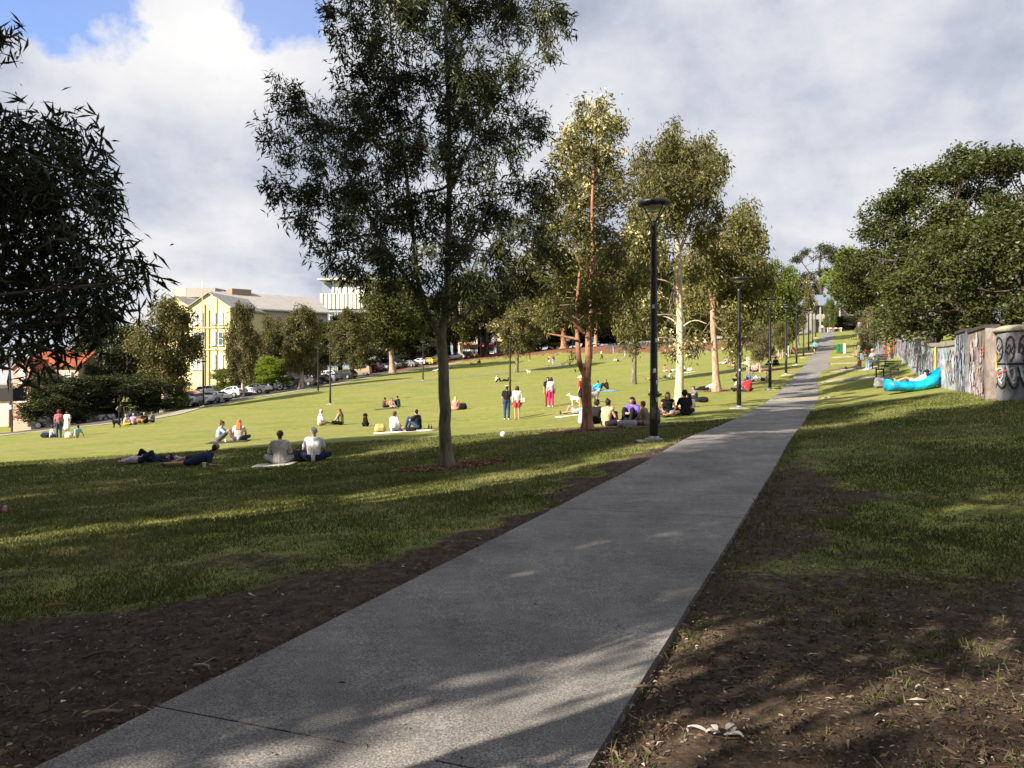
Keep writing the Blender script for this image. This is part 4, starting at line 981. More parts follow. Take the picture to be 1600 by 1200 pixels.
def lamp(p, label, group, pad_rz=0.0, stickers=0, s=1.0):
    e = empty('street_lamp', p, 0, label, 'lamp post', group); e.scale = (s, s, s)
    link('pole', LM['pole'], [M_BLACK], e); link('base_plate', LM['base_plate'], [M_STEEL], e)
    link('concrete_pad', LM['pad'], [M_PAD], e, rot=(0, 0, pad_rz)); link('lamp_shade', LM['shade'], [M_BLACK], e)
    link('lens', LM['lens'], [M_GLASS], e)
    for k in range(4): link('strut', LM['strut'], [M_BLACK], e, rot=(0, 0, k * math.pi / 2 + 0.5))
    link('hatch', LM['hatch'], [M_BLACK], e)
    for k in range(stickers):
        z = (1.62, 2.32, 3.1, 1.35, 0.95)[k]; a = (0.0, 0.15, -0.3, 0.4, 0.5)[k]
        link('sticker', MB().box((0.03 * (k % 2), -0.093 + 0.004 * (z > 1.3), 0), (0.06, 0.012, 0.09)).mesh('sticker'), [M_STICK], e, loc=(0, 0, z), rot=(0, 0, a))
    return e
LP = ((17.8, 'nearest lamp post with stickers on its black pole', 5), (33.3, 'second lamp post along the path', 2), (48.2, 'third lamp post along the path', 1), (62.6, 'fourth lamp post along the path', 1), (77.6, 'fifth lamp post along the path', 0),
      (92.5, 'sixth lamp post along the path', 0), (107.5, 'seventh lamp post along the path, by the man in blue', 0), (122.5, 'eighth lamp post along the path', 0), (137.5, 'last lamp post where the path meets the far street', 0))
for y, lab, st in LP:
    s = y / PDIR[1]; c = P0 + PDIR * s - PNRM * (PHALF + 0.78)
    lamp((c[0], c[1], gz(*c) + 0.02), lab + (', black with round head' if y > 20 else ''), 'black lamp posts along the path', 0.0 if y < 20 else math.atan2(PNRM[1], PNRM[0]), st)
for px, py, lab in ((516, 632, 'black lamp post standing alone on the lawn right of the hatchback'), (497, 612, 'black lamp post beside the thin lawn path in front of the grey sedan'), (661, 595, 'black lamp post on the lawn left of the grey gum trunk'),
                    (797, 613, 'black lamp post rising behind the standing couple'), (807, 576, 'small far lamp post by the lawn path right of the one behind the couple'), (925, 562, 'far lamp post on the lawn path right of the orange trunk'), (318, 635, 'black lamp post among the white cars left of the yellow building'),
                    (828, 563, 'far lamp post at the edge of the mulch bank left of the orange trunk'), (776, 558, 'far lamp post below the cream flowering gum'), (1025, 549, 'far lamp post under the dark trees left of the cream trunk')):
    p = P(px, py); lamp((p[0], p[1], p[2] + 0.02), lab, 'black lamp posts on the lawn')

# ---------------------------------------------------------------- people and dogs
SPH = {}
def sphere_vf(c, r, n=10, m=7):
    v = []; f = []
    rx, ry, rz = (r, r, r) if not hasattr(r, '__len__') else r
    for i in range(m + 1):
        a = math.pi * i / m
        for k in range(n):
            b = 2 * math.pi * k / n; v.append((c[0] + rx * math.sin(a) * math.cos(b), c[1] + ry * math.sin(a) * math.sin(b), c[2] + rz * math.cos(a)))
    for i in range(m):
        for k in range(n):
            k2 = (k + 1) % n; f.append((i * n + k, (i + 1) * n + k, (i + 1) * n + k2, i * n + k2))
    return v, f
def caps(mb, a, b, ra, rb, n=10):
    """a tapered capsule"""
    a = np.array(a, float); b = np.array(b, float); d = b - a; L = np.linalg.norm(d) + 1e-6; d /= L
    pts = []; rs = []
    for t in (-1.0, -0.8, -0.4): pts.append(a + d * ra * t); rs.append(max(0.002, ra * math.sqrt(max(0, 1 - t * t))))
    pts.append(a); rs.append(ra); pts.append(b); rs.append(rb)
    for t in (0.4, 0.8, 1.0): pts.append(b + d * rb * t); rs.append(max(0.002, rb * math.sqrt(max(0, 1 - t * t))))
    mb.tube(pts, rs, n)
def remesh(mb, name, vox, sm=4):
    me = mb.mesh(name + '_src'); o = bpy.data.objects.new(name, me); COL.objects.link(o)
    m = o.modifiers.new('r', 'REMESH'); m.mode = 'VOXEL'; m.voxel_size = vox; m.use_smooth_shade = True
    s = o.modifiers.new('s', 'SMOOTH'); s.factor = 0.5; s.iterations = sm
    dg = bpy.context.evaluated_depsgraph_get(); ev = o.evaluated_get(dg)
    out = bpy.data.meshes.new_from_object(ev); out.name = name
    bpy.data.objects.remove(o); bpy.data.meshes.remove(me)
    return out

def J(**k): return {a: np.array(b, float) for a, b in k.items()}
def sym(v): return (-v[0], v[1], v[2])
POSES = {}
def pose(name, pel, che, nec, hea, sh, el, wr, hi, kn, an, to, look=(0, 1, 0)):
    """each limb entry is one tuple (mirrored) or a pair (left, right)"""
    def two(x): return (sym(x), x) if not hasattr(x[0], '__len__') else x
    POSES[name] = dict(pel=np.array(pel, float), che=np.array(che, float), nec=np.array(nec, float), hea=np.array(hea, float), sh=[np.array(q, float) for q in two(sh)], el=[np.array(q, float) for q in two(el)],
                       wr=[np.array(q, float) for q in two(wr)], hi=[np.array(q, float) for q in two(hi)], kn=[np.array(q, float) for q in two(kn)], an=[np.array(q, float) for q in two(an)], to=[np.array(q, float) for q in two(to)], look=np.array(look, float))
pose('stand', (0, 0, .95), (0, .0, 1.24), (0, 0, 1.46), (0, .02, 1.61), (.175, 0, 1.40), (.225, -.03, 1.12), (.23, .06, .88), (.085, 0, .93), (.095, .02, .50), (.10, -.02, .09), (.12, .17, .035))
pose('hips', (0, 0, .95), (0, .0, 1.24), (0, 0, 1.46), (0, .03, 1.61), (.175, 0, 1.40), ((-.34, -.06, 1.18), (.23, -.03, 1.12)), ((-.15, .03, 1.0), (.24, .08, .88)), (.09, 0, .93), (.12, .02, .50), (.15, -.02, .09), (.18, .17, .035))
pose('armsup', (0, 0, .95), (0, .0, 1.24), (0, 0, 1.46), (0, .02, 1.61), (.175, 0, 1.42), ((-.42, .02, 1.50), (.36, .05, 1.62)), ((-.62, .02, 1.72), (.22, .05, 1.86)), (.085, 0, .93), (.10, .02, .50), (.12, -.02, .09), (.14, .17, .035))
pose('walk', (0, 0, .94), (0, .03, 1.23), (0, .04, 1.45), (0, .07, 1.60), (.175, .03, 1.39), ((-.23, .14, 1.14), (.23, -.14, 1.13)), ((-.20, .34, 1.0), (.24, -.10, .90)), (.085, 0, .93), ((-.09, -.02, .50), (.09, .22, .54)), ((-.09, -.32, .16), (.09, .26, .09)), ((-.09, -.22, .04), (.09, .45, .05)))
pose('cross', (0, 0, .13), (0, .02, .42), (0, .07, .62), (0, .12, .78), (.18, .06, .57), (.27, .14, .34), (.17, .36, .22), (.10, .0, .13), (.36, .30, .19), ((.10, .40, .09), (-.12, .34, .09)), ((.24, .36, .05), (-.26, .30, .05)))
pose('knees', (0, 0, .13), (0, .03, .42), (0, .10, .61), (0, .15, .77), (.18, .08, .56), (.24, .28, .42), (.06, .46, .40), (.10, .02, .13), (.13, .44, .50), (.12, .60, .08), (.13, .78, .035))
pose('legsout', (0, 0, .13), (0, .0, .42), (0, .04, .62), (0, .08, .78), (.18, .03, .56), (.25, .10, .33), (.15, .32, .24), (.10, .02, .13), (.12, .45, .17), (.11, .86, .08), (.13, .93, .18))
pose('lean', (0, 0, .13), (0, -.13, .40), (0, -.20, .58), (0, -.19, .75), (.18, -.19, .53), (.26, -.34, .28), (.28, -.42, .05), (.10, .02, .13), ((-.11, .42, .30), (.12, .45, .14)), ((-.11, .72, .09), (.11, .88, .08)), ((-.12, .88, .05), (.13, .94, .18)))
pose('side', (0, 0, .18), (.28, .02, .26), (.45, .03, .36), (.53, .04, .50), ((.38, .17, .38), (.42, -.12, .27)), ((.30, .30, .22), (.46, -.24, .05)), ((.12, .34, .08), (.74, -.20, .05)), ((-.04, .08, .22), (-.02, -.06, .13)), ((-.40, .14, .20), (-.42, -.04, .09)), ((-.66, .10, .10), (-.84, .0, .07)), ((-.78, .16, .06), (-.95, .06, .06)), look=(0.6, .8, 0))
pose('lie', (0, 0, .12), (.30, 0, .14), (.50, 0, .14), (.66, 0, .15), ((.44, .18, .13), (.44, -.18, .13)), ((.56, .36, .10), (.22, -.26, .08)), ((.70, .16, .10), (.0, -.20, .16)), ((-.02, .09, .12), (-.02, -.09, .12)), ((-.38, .10, .40), (-.44, -.10, .12)), ((-.52, .10, .08), (-.86, -.10, .07)), ((-.68, .10, .04), (-.88, -.12, .16)), look=(0, 0, 1))
pose('prone', (0, 0, .13), (.27, 0, .22), (.44, 0, .36), (.55, 0, .46), ((.38, .18, .30), (.38, -.18, .30)), ((.46, .22, .06), (.46, -.22, .06)), ((.68, .08, .05), (.68, -.08, .05)), ((-.02, .09, .13), (-.02, -.09, .13)), ((-.42, .11, .10), (-.42, -.11, .10)), ((-.72, .11, .30), (-.80, -.11, .08)), ((-.70, .11, .46), (-.93, -.12, .05)), look=(1, 0, 0))
pose('bench', (0, 0, .55), (0, .05, .84), (0, .14, 1.02), (0, .20, 1.17), (.18, .12, .97), (.24, .28, .78), (.10, .44, .68), (.10, .02, .54), (.13, .46, .54), (.13, .48, .10), (.14, .64, .045))
pose('lounge', (0, 0, .42), (-.24, 0, .55), (-.40, 0, .70), (-.46, 0, .86), ((-.34, .17, .66), (-.34, -.17, .66)), ((-.18, .26, .46), (-.14, -.25, .48)), ((.06, .12, .52), (.08, -.12, .52)), ((0, .09, .42), (0, -.09, .42)), ((.46, .10, .62), (.44, -.10, .58)), ((.86, .10, .44), (.84, -.10, .46)), ((.92, .1, .56), (.90, -.1, .58)), look=(1, 0, 0))

def torso(mb, p, g=0.0, w=1.0):
    mid = (p['pel'] + p['che']) / 2
    ax = (p['sh'][1] - p['sh'][0]); ax /= np.linalg.norm(ax) + 1e-6; hx = (p['hi'][1] - p['hi'][0]); hx /= np.linalg.norm(hx) + 1e-6
    caps(mb, p['pel'], mid, .118 * w + g, .112 * w + g); caps(mb, mid, p['che'], .112 * w + g, .122 * w + g); caps(mb, p['che'], p['che'] * .35 + p['nec'] * .65, .122 * w + g, .075 + g)
    for s in (-1, 1):
        caps(mb, p['pel'] + hx * .055 * s, mid + hx * .05 * s, .105 * w + g, .098 * w + g); caps(mb, mid + hx * .05 * s, p['che'] + ax * .065 * s, .098 * w + g, .108 * w + g)
        caps(mb, p['che'] + ax * .065 * s, (p['sh'][0 if s < 0 else 1] * .75 + p['nec'] * .25), .108 * w + g, .062 + g)
        caps(mb, p['nec'] - (p['nec'] - p['che']) * .12, p['sh'][0 if s < 0 else 1], .05 + g, .056 + g)
def hand(mb, wr, el, fing, s):
    d = wr - el; d /= np.linalg.norm(d) + 1e-6
    side = np.cross(d, np.array([0, 0, 1.0])); n = np.linalg.norm(side); side = side / n if n > .15 else np.array([1.0, 0, 0])
    nor = np.cross(side, d)
    palm = wr + d * .055
    for k in (-1, 0, 1): caps(mb, wr + side * .012 * k, palm + side * .024 * k + d * .02, .020, .019, 8)
    if fing:
        for k, L in ((-1.5, .062), (-.5, .075), (.5, .072), (1.5, .055)):
            a = palm + side * .019 * k + d * .03; b = a + d * L * .55 - nor * .012; c = b + d * L * .4 - nor * .028
            caps(mb, a, b, .0105, .0095, 6); caps(mb, b, c, .0095, .008, 6)
        a = wr + side * .026 * s + d * .02; b = a + side * .028 * s + d * .03 - nor * .01; caps(mb, a, b, .013, .011, 6); caps(mb, b, b + d * .028 - nor * .008, .011, .009, 6)
    else:
        caps(mb, palm, palm + d * .07 - nor * .02, .026, .018, 8); caps(mb, wr + side * .02 * s, wr + side * .05 * s + d * .05, .014, .011, 6)
def body_mb(p, fing=False):
    mb = MB(); torso(mb, p)
    caps(mb, p['nec'] - np.array([0, 0, .02]), p['hea'] - (p['hea'] - p['nec']) * .3, .054, .052)
    lk = p['look'] / np.linalg.norm(p['look']); up = (p['hea'] - p['nec']); up /= np.linalg.norm(up) + 1e-6
    if abs(np.dot(up, lk)) > .9: up = np.array([0, 0, 1.0])
    up = up - lk * np.dot(up, lk); up /= np.linalg.norm(up); rt = np.cross(lk, up)
    h = p['hea']
    v, f = sphere_vf(h + up * .025 - lk * .012, (.080, .080, .085)); mb.add(v, f)
    caps(mb, h + up * .02 + lk * .012, h - up * .055 + lk * .038, .070, .042)       # face and chin
    caps(mb, h + lk * .075 + up * .01, h + lk * .098 - up * .012, .010, .014, 6)   # nose
    caps(mb, h + lk * .075 - up * .045, h + lk * .078 - up * .045 + rt * .001, .018, .018, 6)
    for s in (-1, 1):
        caps(mb, h + rt * .076 * s + up * .015, h + rt * .082 * s - up * .018 - lk * .004, .016, .012, 6)
        caps(mb, h + rt * .032 * s + up * .028 + lk * .066, h + rt * .034 * s + up * .030 + lk * .066, .014, .014, 6)
    for i, s in ((0, -1), (1, 1)):
        caps(mb, p['sh'][i], p['el'][i], .050, .040); caps(mb, p['el'][i], p['wr'][i], .041, .026); hand(mb, p['wr'][i], p['el'][i], fing, s)
        caps(mb, p['hi'][i], p['kn'][i], .086, .058); k2 = p['kn'][i] * .62 + p['an'][i] * .38
        caps(mb, p['kn'][i], k2, .056, .054); caps(mb, k2, p['an'][i], .054, .036)
        caps(mb, p['an'][i] - np.array([0, 0, .02]), p['to'][i], .038, .028); 
    return mb
def top_mb(p, sleeve):
    mb = MB(); g = .020; torso(mb, p, g)
    for i in (0, 1):
        if sleeve == 'none': continue
        if sleeve == 'short': caps(mb, p['sh'][i], p['sh'][i] * .38 + p['el'][i] * .62, .072, .066)
        else:
            caps(mb, p['sh'][i], p['el'][i], .074, .060); caps(mb, p['el'][i], p['el'][i] * .1 + p['wr'][i] * .9, .060, .043)
    return mb
def bottom_mb(p, kind):
    mb = MB(); hx = (p['hi'][1] - p['hi'][0]); hx /= np.linalg.norm(hx)
    for s in (-1, 1): caps(mb, p['pel'] + hx * .055 * s, p['pel'] * .6 + p['che'] * .4 + hx * .05 * s, .128, .118)
    for i in (0, 1):
        if kind == 'long':
            caps(mb, p['hi'][i], p['kn'][i], .106, .078); caps(mb, p['kn'][i], p['an'][i] * .95 + p['kn'][i] * .05, .076, .056)
        elif kind == 'short': caps(mb, p['hi'][i], p['hi'][i] * .45 + p['kn'][i] * .55, .110, .096)
        else: caps(mb, p['hi'][i], p['hi'][i] * .15 + p['kn'][i] * .85, .125, .13)
    if kind == 'skirt' and p['kn'][0][2] < .6 and p['pel'][2] > .8: caps(mb, (p['hi'][0] + p['hi'][1]) / 2, (p['kn'][0] + p['kn'][1]) / 2 + np.array([0, 0, .08]), .14, .17)
    return mb
def shoe_mb(p, i):
    mb = MB()
    caps(mb, p['an'][i] - np.array([0, 0, .03]), p['to'][i], .050, .040)
    return mb
def hair_mb(p, kind):
    mb = MB(); lk = p['look'] / np.linalg.norm(p['look']); up = (p['hea'] - p['nec']); up /= np.linalg.norm(up) + 1e-6
    if abs(np.dot(up, lk)) > .9: up = np.array([0, 0, 1.0])
    up = up - lk * np.dot(up, lk); up /= np.linalg.norm(up); rt = np.cross(lk, up); h = p['hea']
    v, f = sphere_vf(h + up * .040 - lk * .026, (.093, .093, .090)); mb.add(v, f)
    caps(mb, h + up * .06 + lk * .02, h + up * .055 + lk * .04, .062, .05)
    if kind != 'bald': caps(mb, h - lk * .045 + up * .0, h - lk * .05 - up * .055, .075, .052)
    if kind == 'long':
        for s in (-1, 0, 1):
            a = h - lk * .05 + rt * .045 * s; b = p['nec'] * .4 + p['che'] * .6 - lk * .135 + rt * .07 * s
            if p['pel'][2] < .2 and abs(p['look'][2]) > .5: b = h - rt * .0 + np.array([.1, .05 * s, -.08])
            caps(mb, a, b, .06, .032)
    if kind == 'bob':
        for s in (-1, 1): caps(mb, h - lk * .03 + rt * .06 * s, h - up * .09 - lk * .02 + rt * .07 * s, .05, .04)
    if kind == 'bun': caps(mb, h + up * .12 - lk * .06, h + up * .135 - lk * .07, .042, .038)
    if kind == 'curly':
        for k in range(14):
            a = k * 2.4; q = h + up * (.05 + .06 * math.sin(k * 1.7)) - lk * (.03 + .05 * math.cos(a)) + rt * .07 * math.sin(a)
            caps(mb, q, q + up * .01, .052, .048, 8)
    return mb
def hat_mb(p, kind):
    mb = MB(); lk = p['look'] / np.linalg.norm(p['look']); h = p['hea']
    up = (h - p['nec']); up /= np.linalg.norm(up) + 1e-6
    if abs(np.dot(up, lk)) > .9: up = np.array([0, 0, 1.0])
    v, f = sphere_vf(h + up * .055 - lk * .012, (.100, .100, .088)); mb.add(v, f)
    if kind == 'cap': caps(mb, h + up * .055 + lk * .07, h + up * .045 + lk * .15, .038, .030)
    if kind == 'brim':
        for k in range(10):
            a = k * .628; rt = np.cross(lk, up); q = h + up * .045 + (lk * math.cos(a) + rt * math.sin(a)) * .13; caps(mb, q, h + up * .05 + (lk * math.cos(a + .6) + rt * math.sin(a + .6)) * .13, .025, .025, 6)
            caps(mb, h + up * .05, q, .03, .025, 6)
    return mb
_pm = {}
def pmesh(po, part, var, vox):
    k = (po, part, var, vox)
    if k not in _pm:
        p = POSES[po]
        mb = {'body': lambda: body_mb(p, vox < .014), 'top': lambda: top_mb(p, var), 'bottom': lambda: bottom_mb(p, var), 'shoe': lambda: shoe_mb(p, var), 'hair': lambda: hair_mb(p, var), 'hat': lambda: hat_mb(p, var)}[part]()
        _pm[k] = remesh(mb, part, vox)
    return _pm[k]
SKIN = plain('skin', (0.42, 0.235, 0.16), 0.6, 0.3, vary=0.06); SKIN2 = plain('tanned_skin', (0.30, 0.155, 0.10), 0.6, 0.3, vary=0.06)
HAIRC = {k: plain('hair_' + k, c, 0.6, 0.3) for k, c in dict(brown=(.045, .024, .014), dark=(.012, .009, .008), red=(.42, .115, .03), blond=(.42, .28, .13), grey=(.34, .31, .27), white=(.6, .57, .52), auburn=(.16, .05, .025)).items()}
def person(px, py, po, face, hair, top, bottom, label, hat=None, near=False, skin=None, shoes=(0.05, 0.05, 0.055), s=1.0, group=None, dz=0.0, at=None, mirror=False):
    """hair=(style, colour); top=(sleeve, colour); bottom=(kind, colour); face in degrees, 0 looking away from the camera, 90 to the left"""
    p = at or P(px, py); vox = .0125 if near else .021
    e = empty('person', (p[0], p[1], p[2] + dz - 0.01), rad(face), label, 'person', group)
    e.scale = (-s if mirror else s, s, s)
    hm = HAIRC[hair[1]]
    link('body', pmesh(po, 'body', '', vox), [skin or SKIN], e)
    link('top', pmesh(po, 'top', top[0], vox), [cloth(top[1])], e)
    if bottom: link('trousers' if bottom[0] == 'long' else ('shorts' if bottom[0] == 'short' else 'skirt'), pmesh(po, 'bottom', bottom[0], vox), [cloth(bottom[1])], e)
    if shoes:
        for i in (0, 1): link('shoe', pmesh(po, 'shoe', i, vox), [plain('shoe', shoes)], e)
    if hair[0] != 'bald': link('hair', pmesh(po, 'hair', hair[0], vox), [hm], e)
    if hat: link('hat', pmesh(po, 'hat', hat[0], vox), [cloth(hat[1])], e)
    return e
W = (.72, .70, .68); OFF = (.62, .58, .50); BLK = (.014, .014, .016); NAVY = (.018, .026, .07); JEANS = (.035, .06, .13); GREY = (.22, .22, .22); LG = (.42, .41, .40)
# nearest group in the shade edge
e = person(437, 726, 'cross', 12, ('short', 'brown'), ('long', (.40, .38, .35)), ('long', LG), 'person seated on the grass in a loose grey sweater, seen from behind', near=True, s=1.04)
person(490, 722, 'cross', 8, ('short', 'grey'), ('short', (.66, .65, .68)), ('long', NAVY), 'grey haired person seated cross legged in a white tee and blue jeans', near=True, s=1.06)
person(222, 724, 'lie', 178, ('long', 'auburn'), ('short', (.50, .40, .50)), ('long', NAVY), 'long haired person lying in a lilac top, leftmost of those in the shade', near=True, s=.9)
person(236, 721, 'lie', 4, ('short', 'dark'), ('short', BLK), ('long', BLK), 'person in black with a dark cap lying with one arm stretched out', hat=('cap', NAVY), near=True, s=.86, skin=SKIN2)
person(306, 728, 'side', 3, ('short', 'brown'), ('short', (.022, .032, .075)), ('short', (.022, .03, .07)), 'person in navy tee and pinkish knit hat propped on one elbow', hat=('beanie', (.33, .24, .24)), near=True, s=1.02)
person(342, 690, 'knees', -82, ('bun', 'brown'), ('long', (.38, .55, .68)), ('short', (.12, .10, .12)), 'person in a light blue shirt hugging their knees, facing right', near=True)
person(373, 689, 'cross', 5, ('long', 'red'), ('short', (.62, .52, .52)), ('long', (.05, .05, .07)), 'long red haired person in a striped top seen from behind', near=True)
person(500, 665, 'legsout', -60, ('short', 'white'), ('long', W), ('short', (.3, .2, .16)), 'white haired person in a white top sitting left of the long haired one')
person(533, 664, 'cross', 70, ('long', 'auburn'), ('long', (.30, .30, .20)), ('long', BLK), 'long haired person in an olive top sitting opposite the white haired one')
person(614, 675, 'cross', -40, ('short', 'brown'), ('short', W), ('short', (.10, .10, .14)), 'brown haired person in a white tee on the pale rug', near=True, s=1.02)
person(654, 671, 'knees', 62, ('short', 'dark'), ('short', BLK), ('long', JEANS), 'person in a black tee and green cap sitting on the pale rug', hat=('cap', (.12, .15, .12)), near=True, s=1.05)
person(600, 637, 'cross', -50, ('bun', 'dark'), ('none', (.10, .03, .04)), ('long', BLK), 'person in a dark red top, leftmost of the three behind the pale rug', s=.95)
person(612, 637, 'legsout', 200, ('long', 'brown'), ('short', (.55, .30, .24)), ('short', (.5, .25, .2)), 'person in pink between the dark red top and the navy tee', s=.9)
person(623, 636, 'knees', 65, ('short', 'dark'), ('short', (.05, .065, .10)), ('long', JEANS), 'person in a navy tee leaning in, rightmost of the three', s=1.05)
person(711, 641, 'cross', -20, ('long', 'blond'), ('short', (.50, .22, .20)), ('skirt', (.45, .22, .18)), 'blond person in a red floral dress right of the grey trunk')
# standing figures
person(792, 656, 'stand', -6, ('short', 'brown'), ('short', BLK), ('long', (.03, .06, .13)), 'standing person in black tee, blue jeans and white cap', hat=('cap', W), near=True, shoes=W, s=1.03)
person(808, 656, 'stand', 8, ('bob', 'brown'), ('long', OFF), ('short', (.42, .05, .07)), 'standing person in a cream jacket and red shorts', near=True, s=1.0, shoes=(.35, .2, .14))
person(856, 635, 'stand', 180, ('long', 'dark'), ('short', BLK), ('long', (.35, .03, .05)), 'standing dark haired person facing the camera behind the magenta trousers')
person(861, 636, 'stand', 15, ('bob', 'brown'), ('long', (.50, .50, .52)), ('long', (.62, .03, .14)), 'standing person in a grey top and magenta trousers', shoes=W)
person(908, 640, 'stand', 60, ('short', 'grey'), ('short', (.35, .03, .05)), ('short', NAVY), 'standing person in a dark red tee half hidden by the orange trunk', hat=('cap', W), s=1.05, shoes=W)
person(858, 571, 'stand', 150, ('short', 'brown'), ('short', (.60, .28, .14)), ('short', OFF), 'distant standing person in an orange top on the lawn path')
person(864.5, 571, 'stand', 200, ('short', 'dark'), ('none', (.08, .08, .09)), ('long', (.30, .50, .50)), 'distant standing person in pale teal trousers beside the orange top')
person(940, 562, 'walk', -120, ('short', 'dark'), ('short', W), ('long', BLK), 'distant walker in a white tee and black trousers on the lawn path')
person(959, 553, 'stand', 30, ('short', 'dark'), ('short', (.10, .22, .40)), ('long', (.3, .4, .5)), 'distant standing person in blue at the edge of the mulch bank')
person(977, 561, 'stand', 30, ('short', 'dark'), ('short', (.3, .3, .4)), ('short', W), 'distant standing person in white shorts behind the hanging foliage', s=.9)
person(92, 684, 'stand', 25, ('curly', 'auburn'), ('long', (.42, .16, .19)), ('long', (.035, .06, .10)), 'standing curly haired person in a pink plaid shirt and dark jeans')
person(105, 682, 'stand', 170, ('bob', 'dark'), ('short', W), ('skirt', W), 'standing person in a white dress next to the pink plaid shirt', s=.95, skin=SKIN2)
person(80, 684, 'cross', -40, ('short', 'dark'), ('long', (.60, .42, .46)), ('long', NAVY), 'person in a pale pink top sitting left of the pink plaid shirt', s=.85)
person(119, 684, 'lean', 60, ('short', 'dark'), ('short', (.25, .48, .50)), ('short', (.60, .20, .08)), 'person in a teal top and orange shorts leaning back', s=.9)
person(189, 662, 'hips', 20, ('bun', 'dark'), ('none', BLK), ('long', BLK), 'person in black standing with a hand on the hip beside the black dog')
person(195, 665, 'cross', -50, ('bun', 'blond'), ('none', (.5, .34, .26)), ('long', (.62, .33, .04)), 'person in mustard trousers sitting by the black dog', s=.95)
person(208, 664, 'cross', 5, ('short', 'grey'), ('long', (.34, .25, .36)), ('long', (.10, .08, .14)), 'grey haired person in a mauve shirt seen from behind')
person(226, 662, 'cross', 40, ('short', 'blond'), ('long', BLK), ('long', BLK), 'blond person in black sitting right of the tan dog')
person(239, 660, 'legsout', 80, ('short', 'brown'), ('short', (.18, .18, .19)), ('long', BLK), 'person in grey and black at the right end of the dog group', s=.95)
person(276, 641, 'armsup', 175, ('short', 'dark'), ('long', (.62, .025, .03)), ('long', BLK), 'standing person in a bright red shirt with raised arms beside the white cars')
# big group by the orange trunk
person(931, 662, 'cross', -30, ('curly', 'dark'), ('none', BLK), ('long', BLK), 'curly haired person in a black top right of the orange trunk', near=True)
person(947, 667, 'cross', -48, ('bun', 'dark'), ('none', (.46, .36, .22)), ('short', (.02, .02, .025)), 'person with a bun and tan patterned top at the front of the big group', near=True, s=1.08)
person(962, 665, 'lean', -150, ('bald', 'dark'), ('none', BLK), ('long', BLK), 'bald person leaning back in the middle of the big group', skin=SKIN2, s=.85)
person(990, 663, 'knees', 150, ('long', 'dark'), ('long', (.16, .10, .55)), ('long', BLK), 'dark haired person in an open violet jacket', near=True, s=1.12)
person(1009, 666, 'cross', 60, ('short', 'auburn'), ('long', (.25, .17, .13)), ('short', (.3, .2, .15)), 'brown haired person partly behind the first lamp post', s=.95)
person(1026, 663, 'cross', 65, ('short', 'dark'), ('long', (.14, .13, .12)), ('long', (.05, .05, .06)), 'person hunched in a grey brown jacket right of the first lamp post', s=1.05)
person(1043, 651, 'cross', 175, ('long', 'auburn'), ('none', BLK), ('short', (.16, .32, .45)), 'long haired person in a black top and denim shorts', s=1.1)
person(1071, 649, 'cross', 5, ('curly', 'dark'), ('short', BLK), ('long', BLK), 'bushy haired person in a black tee with a white print on the back', s=1.1, near=True)
person(1079, 647, 'cross', 20, ('short', 'dark'), ('short', W), ('short', W), 'person in white sitting beside the black tee with the print', s=.95)
person(1087, 628, 'knees', 110, ('short', 'brown'), ('short', (.14, .14, .18)), ('short', (.06, .06, .07)), 'person in dark grey sitting beside a black bag behind the cream trunk', s=.95)
person(1022, 621, 'cross', -20, ('short', 'dark'), ('short', W), ('long', BLK), 'person in a white shirt right behind the first lamp post')
person(902, 647, 'lie', 8, ('short', 'brown'), ('long', (.10, .32, .38)), ('short', LG), 'person lying in a teal top left of the orange trunk')
person(936, 612, 'knees', 40, ('short', 'brown'), ('short', (.02, .45, .62)), ('long', (.04, .25, .55)), 'person in a bright turquoise shirt on a blue rug')
person(949, 608, 'knees', 62, ('short', 'auburn'), ('long', (.045, .025, .025)), ('long', BLK), 'person in dark brown sitting behind the turquoise shirt', s=.95)
person(775, 597, 'knees', -75, ('short', 'blond'), ('short', W), ('long', BLK), 'distant person in white sitting left of the lamp post pair')
person(793, 596, 'lean', 75, ('short', 'brown'), ('long', (.07, .06, .07)), ('long', BLK), 'distant person in dark clothes leaning back by the lamp post')
person(1105, 610, 'side', 4, ('short', 'blond'), ('short', W), ('long', BLK), 'person in a white shirt and straw hat lying before the pinkish trunk', hat=('brim', (.62, .48, .24)), shoes=W)
person(1038, 581, 'cross', -60, ('short', 'dark'), ('short', (.55, .14, .14)), ('short', OFF), 'person in coral sitting left of the cream trunk')
person(1052, 581, 'side', 5, ('short', 'brown'), ('short', (.12, .32, .34)), ('short', OFF), 'person in teal lying just left of the cream trunk', s=.85)
person(1070, 580, 'knees', 75, ('short', 'dark'), ('short', W), ('long', BLK), 'person in white sitting just right of the cream trunk')
person(1021, 594, 'lie', 182, ('bun', 'brown'), ('none', (.45, .16, .14)), ('short', (.4, .14, .14)), 'sunbather in pink right of the first lamp post')
person(1045, 592, 'lean', 85, ('short', 'dark'), ('short', W), ('long', (.14, .16, .12)), 'person in a white shirt leaning back left of the cream trunk')
person(1052, 559, 'cross', 20, ('short', 'brown'), ('short', (.5, .36, .3)), ('short', OFF), 'far person in beige under the hanging twigs')
person(1073, 559, 'cross', -80, ('short', 'dark'), ('short', (.70, .50, .10)), ('short', OFF), 'far person in yellow beside the one in white')
person(1079, 559, 'cross', 90, ('short', 'dark'), ('short', W), ('long', (.3, .3, .34)), 'far person in white beside the one in yellow')
person(1131, 569, 'lie', 178, ('short', 'dark'), ('short', W), ('short', LG), 'person in white lying between the pinkish trunk and the second lamp post')
person(1137, 568, 'knees', 30, ('short', 'dark'), ('short', (.3, .26, .3)), ('short', (.06, .06, .07)), 'person in mauve sitting behind the one lying in white')
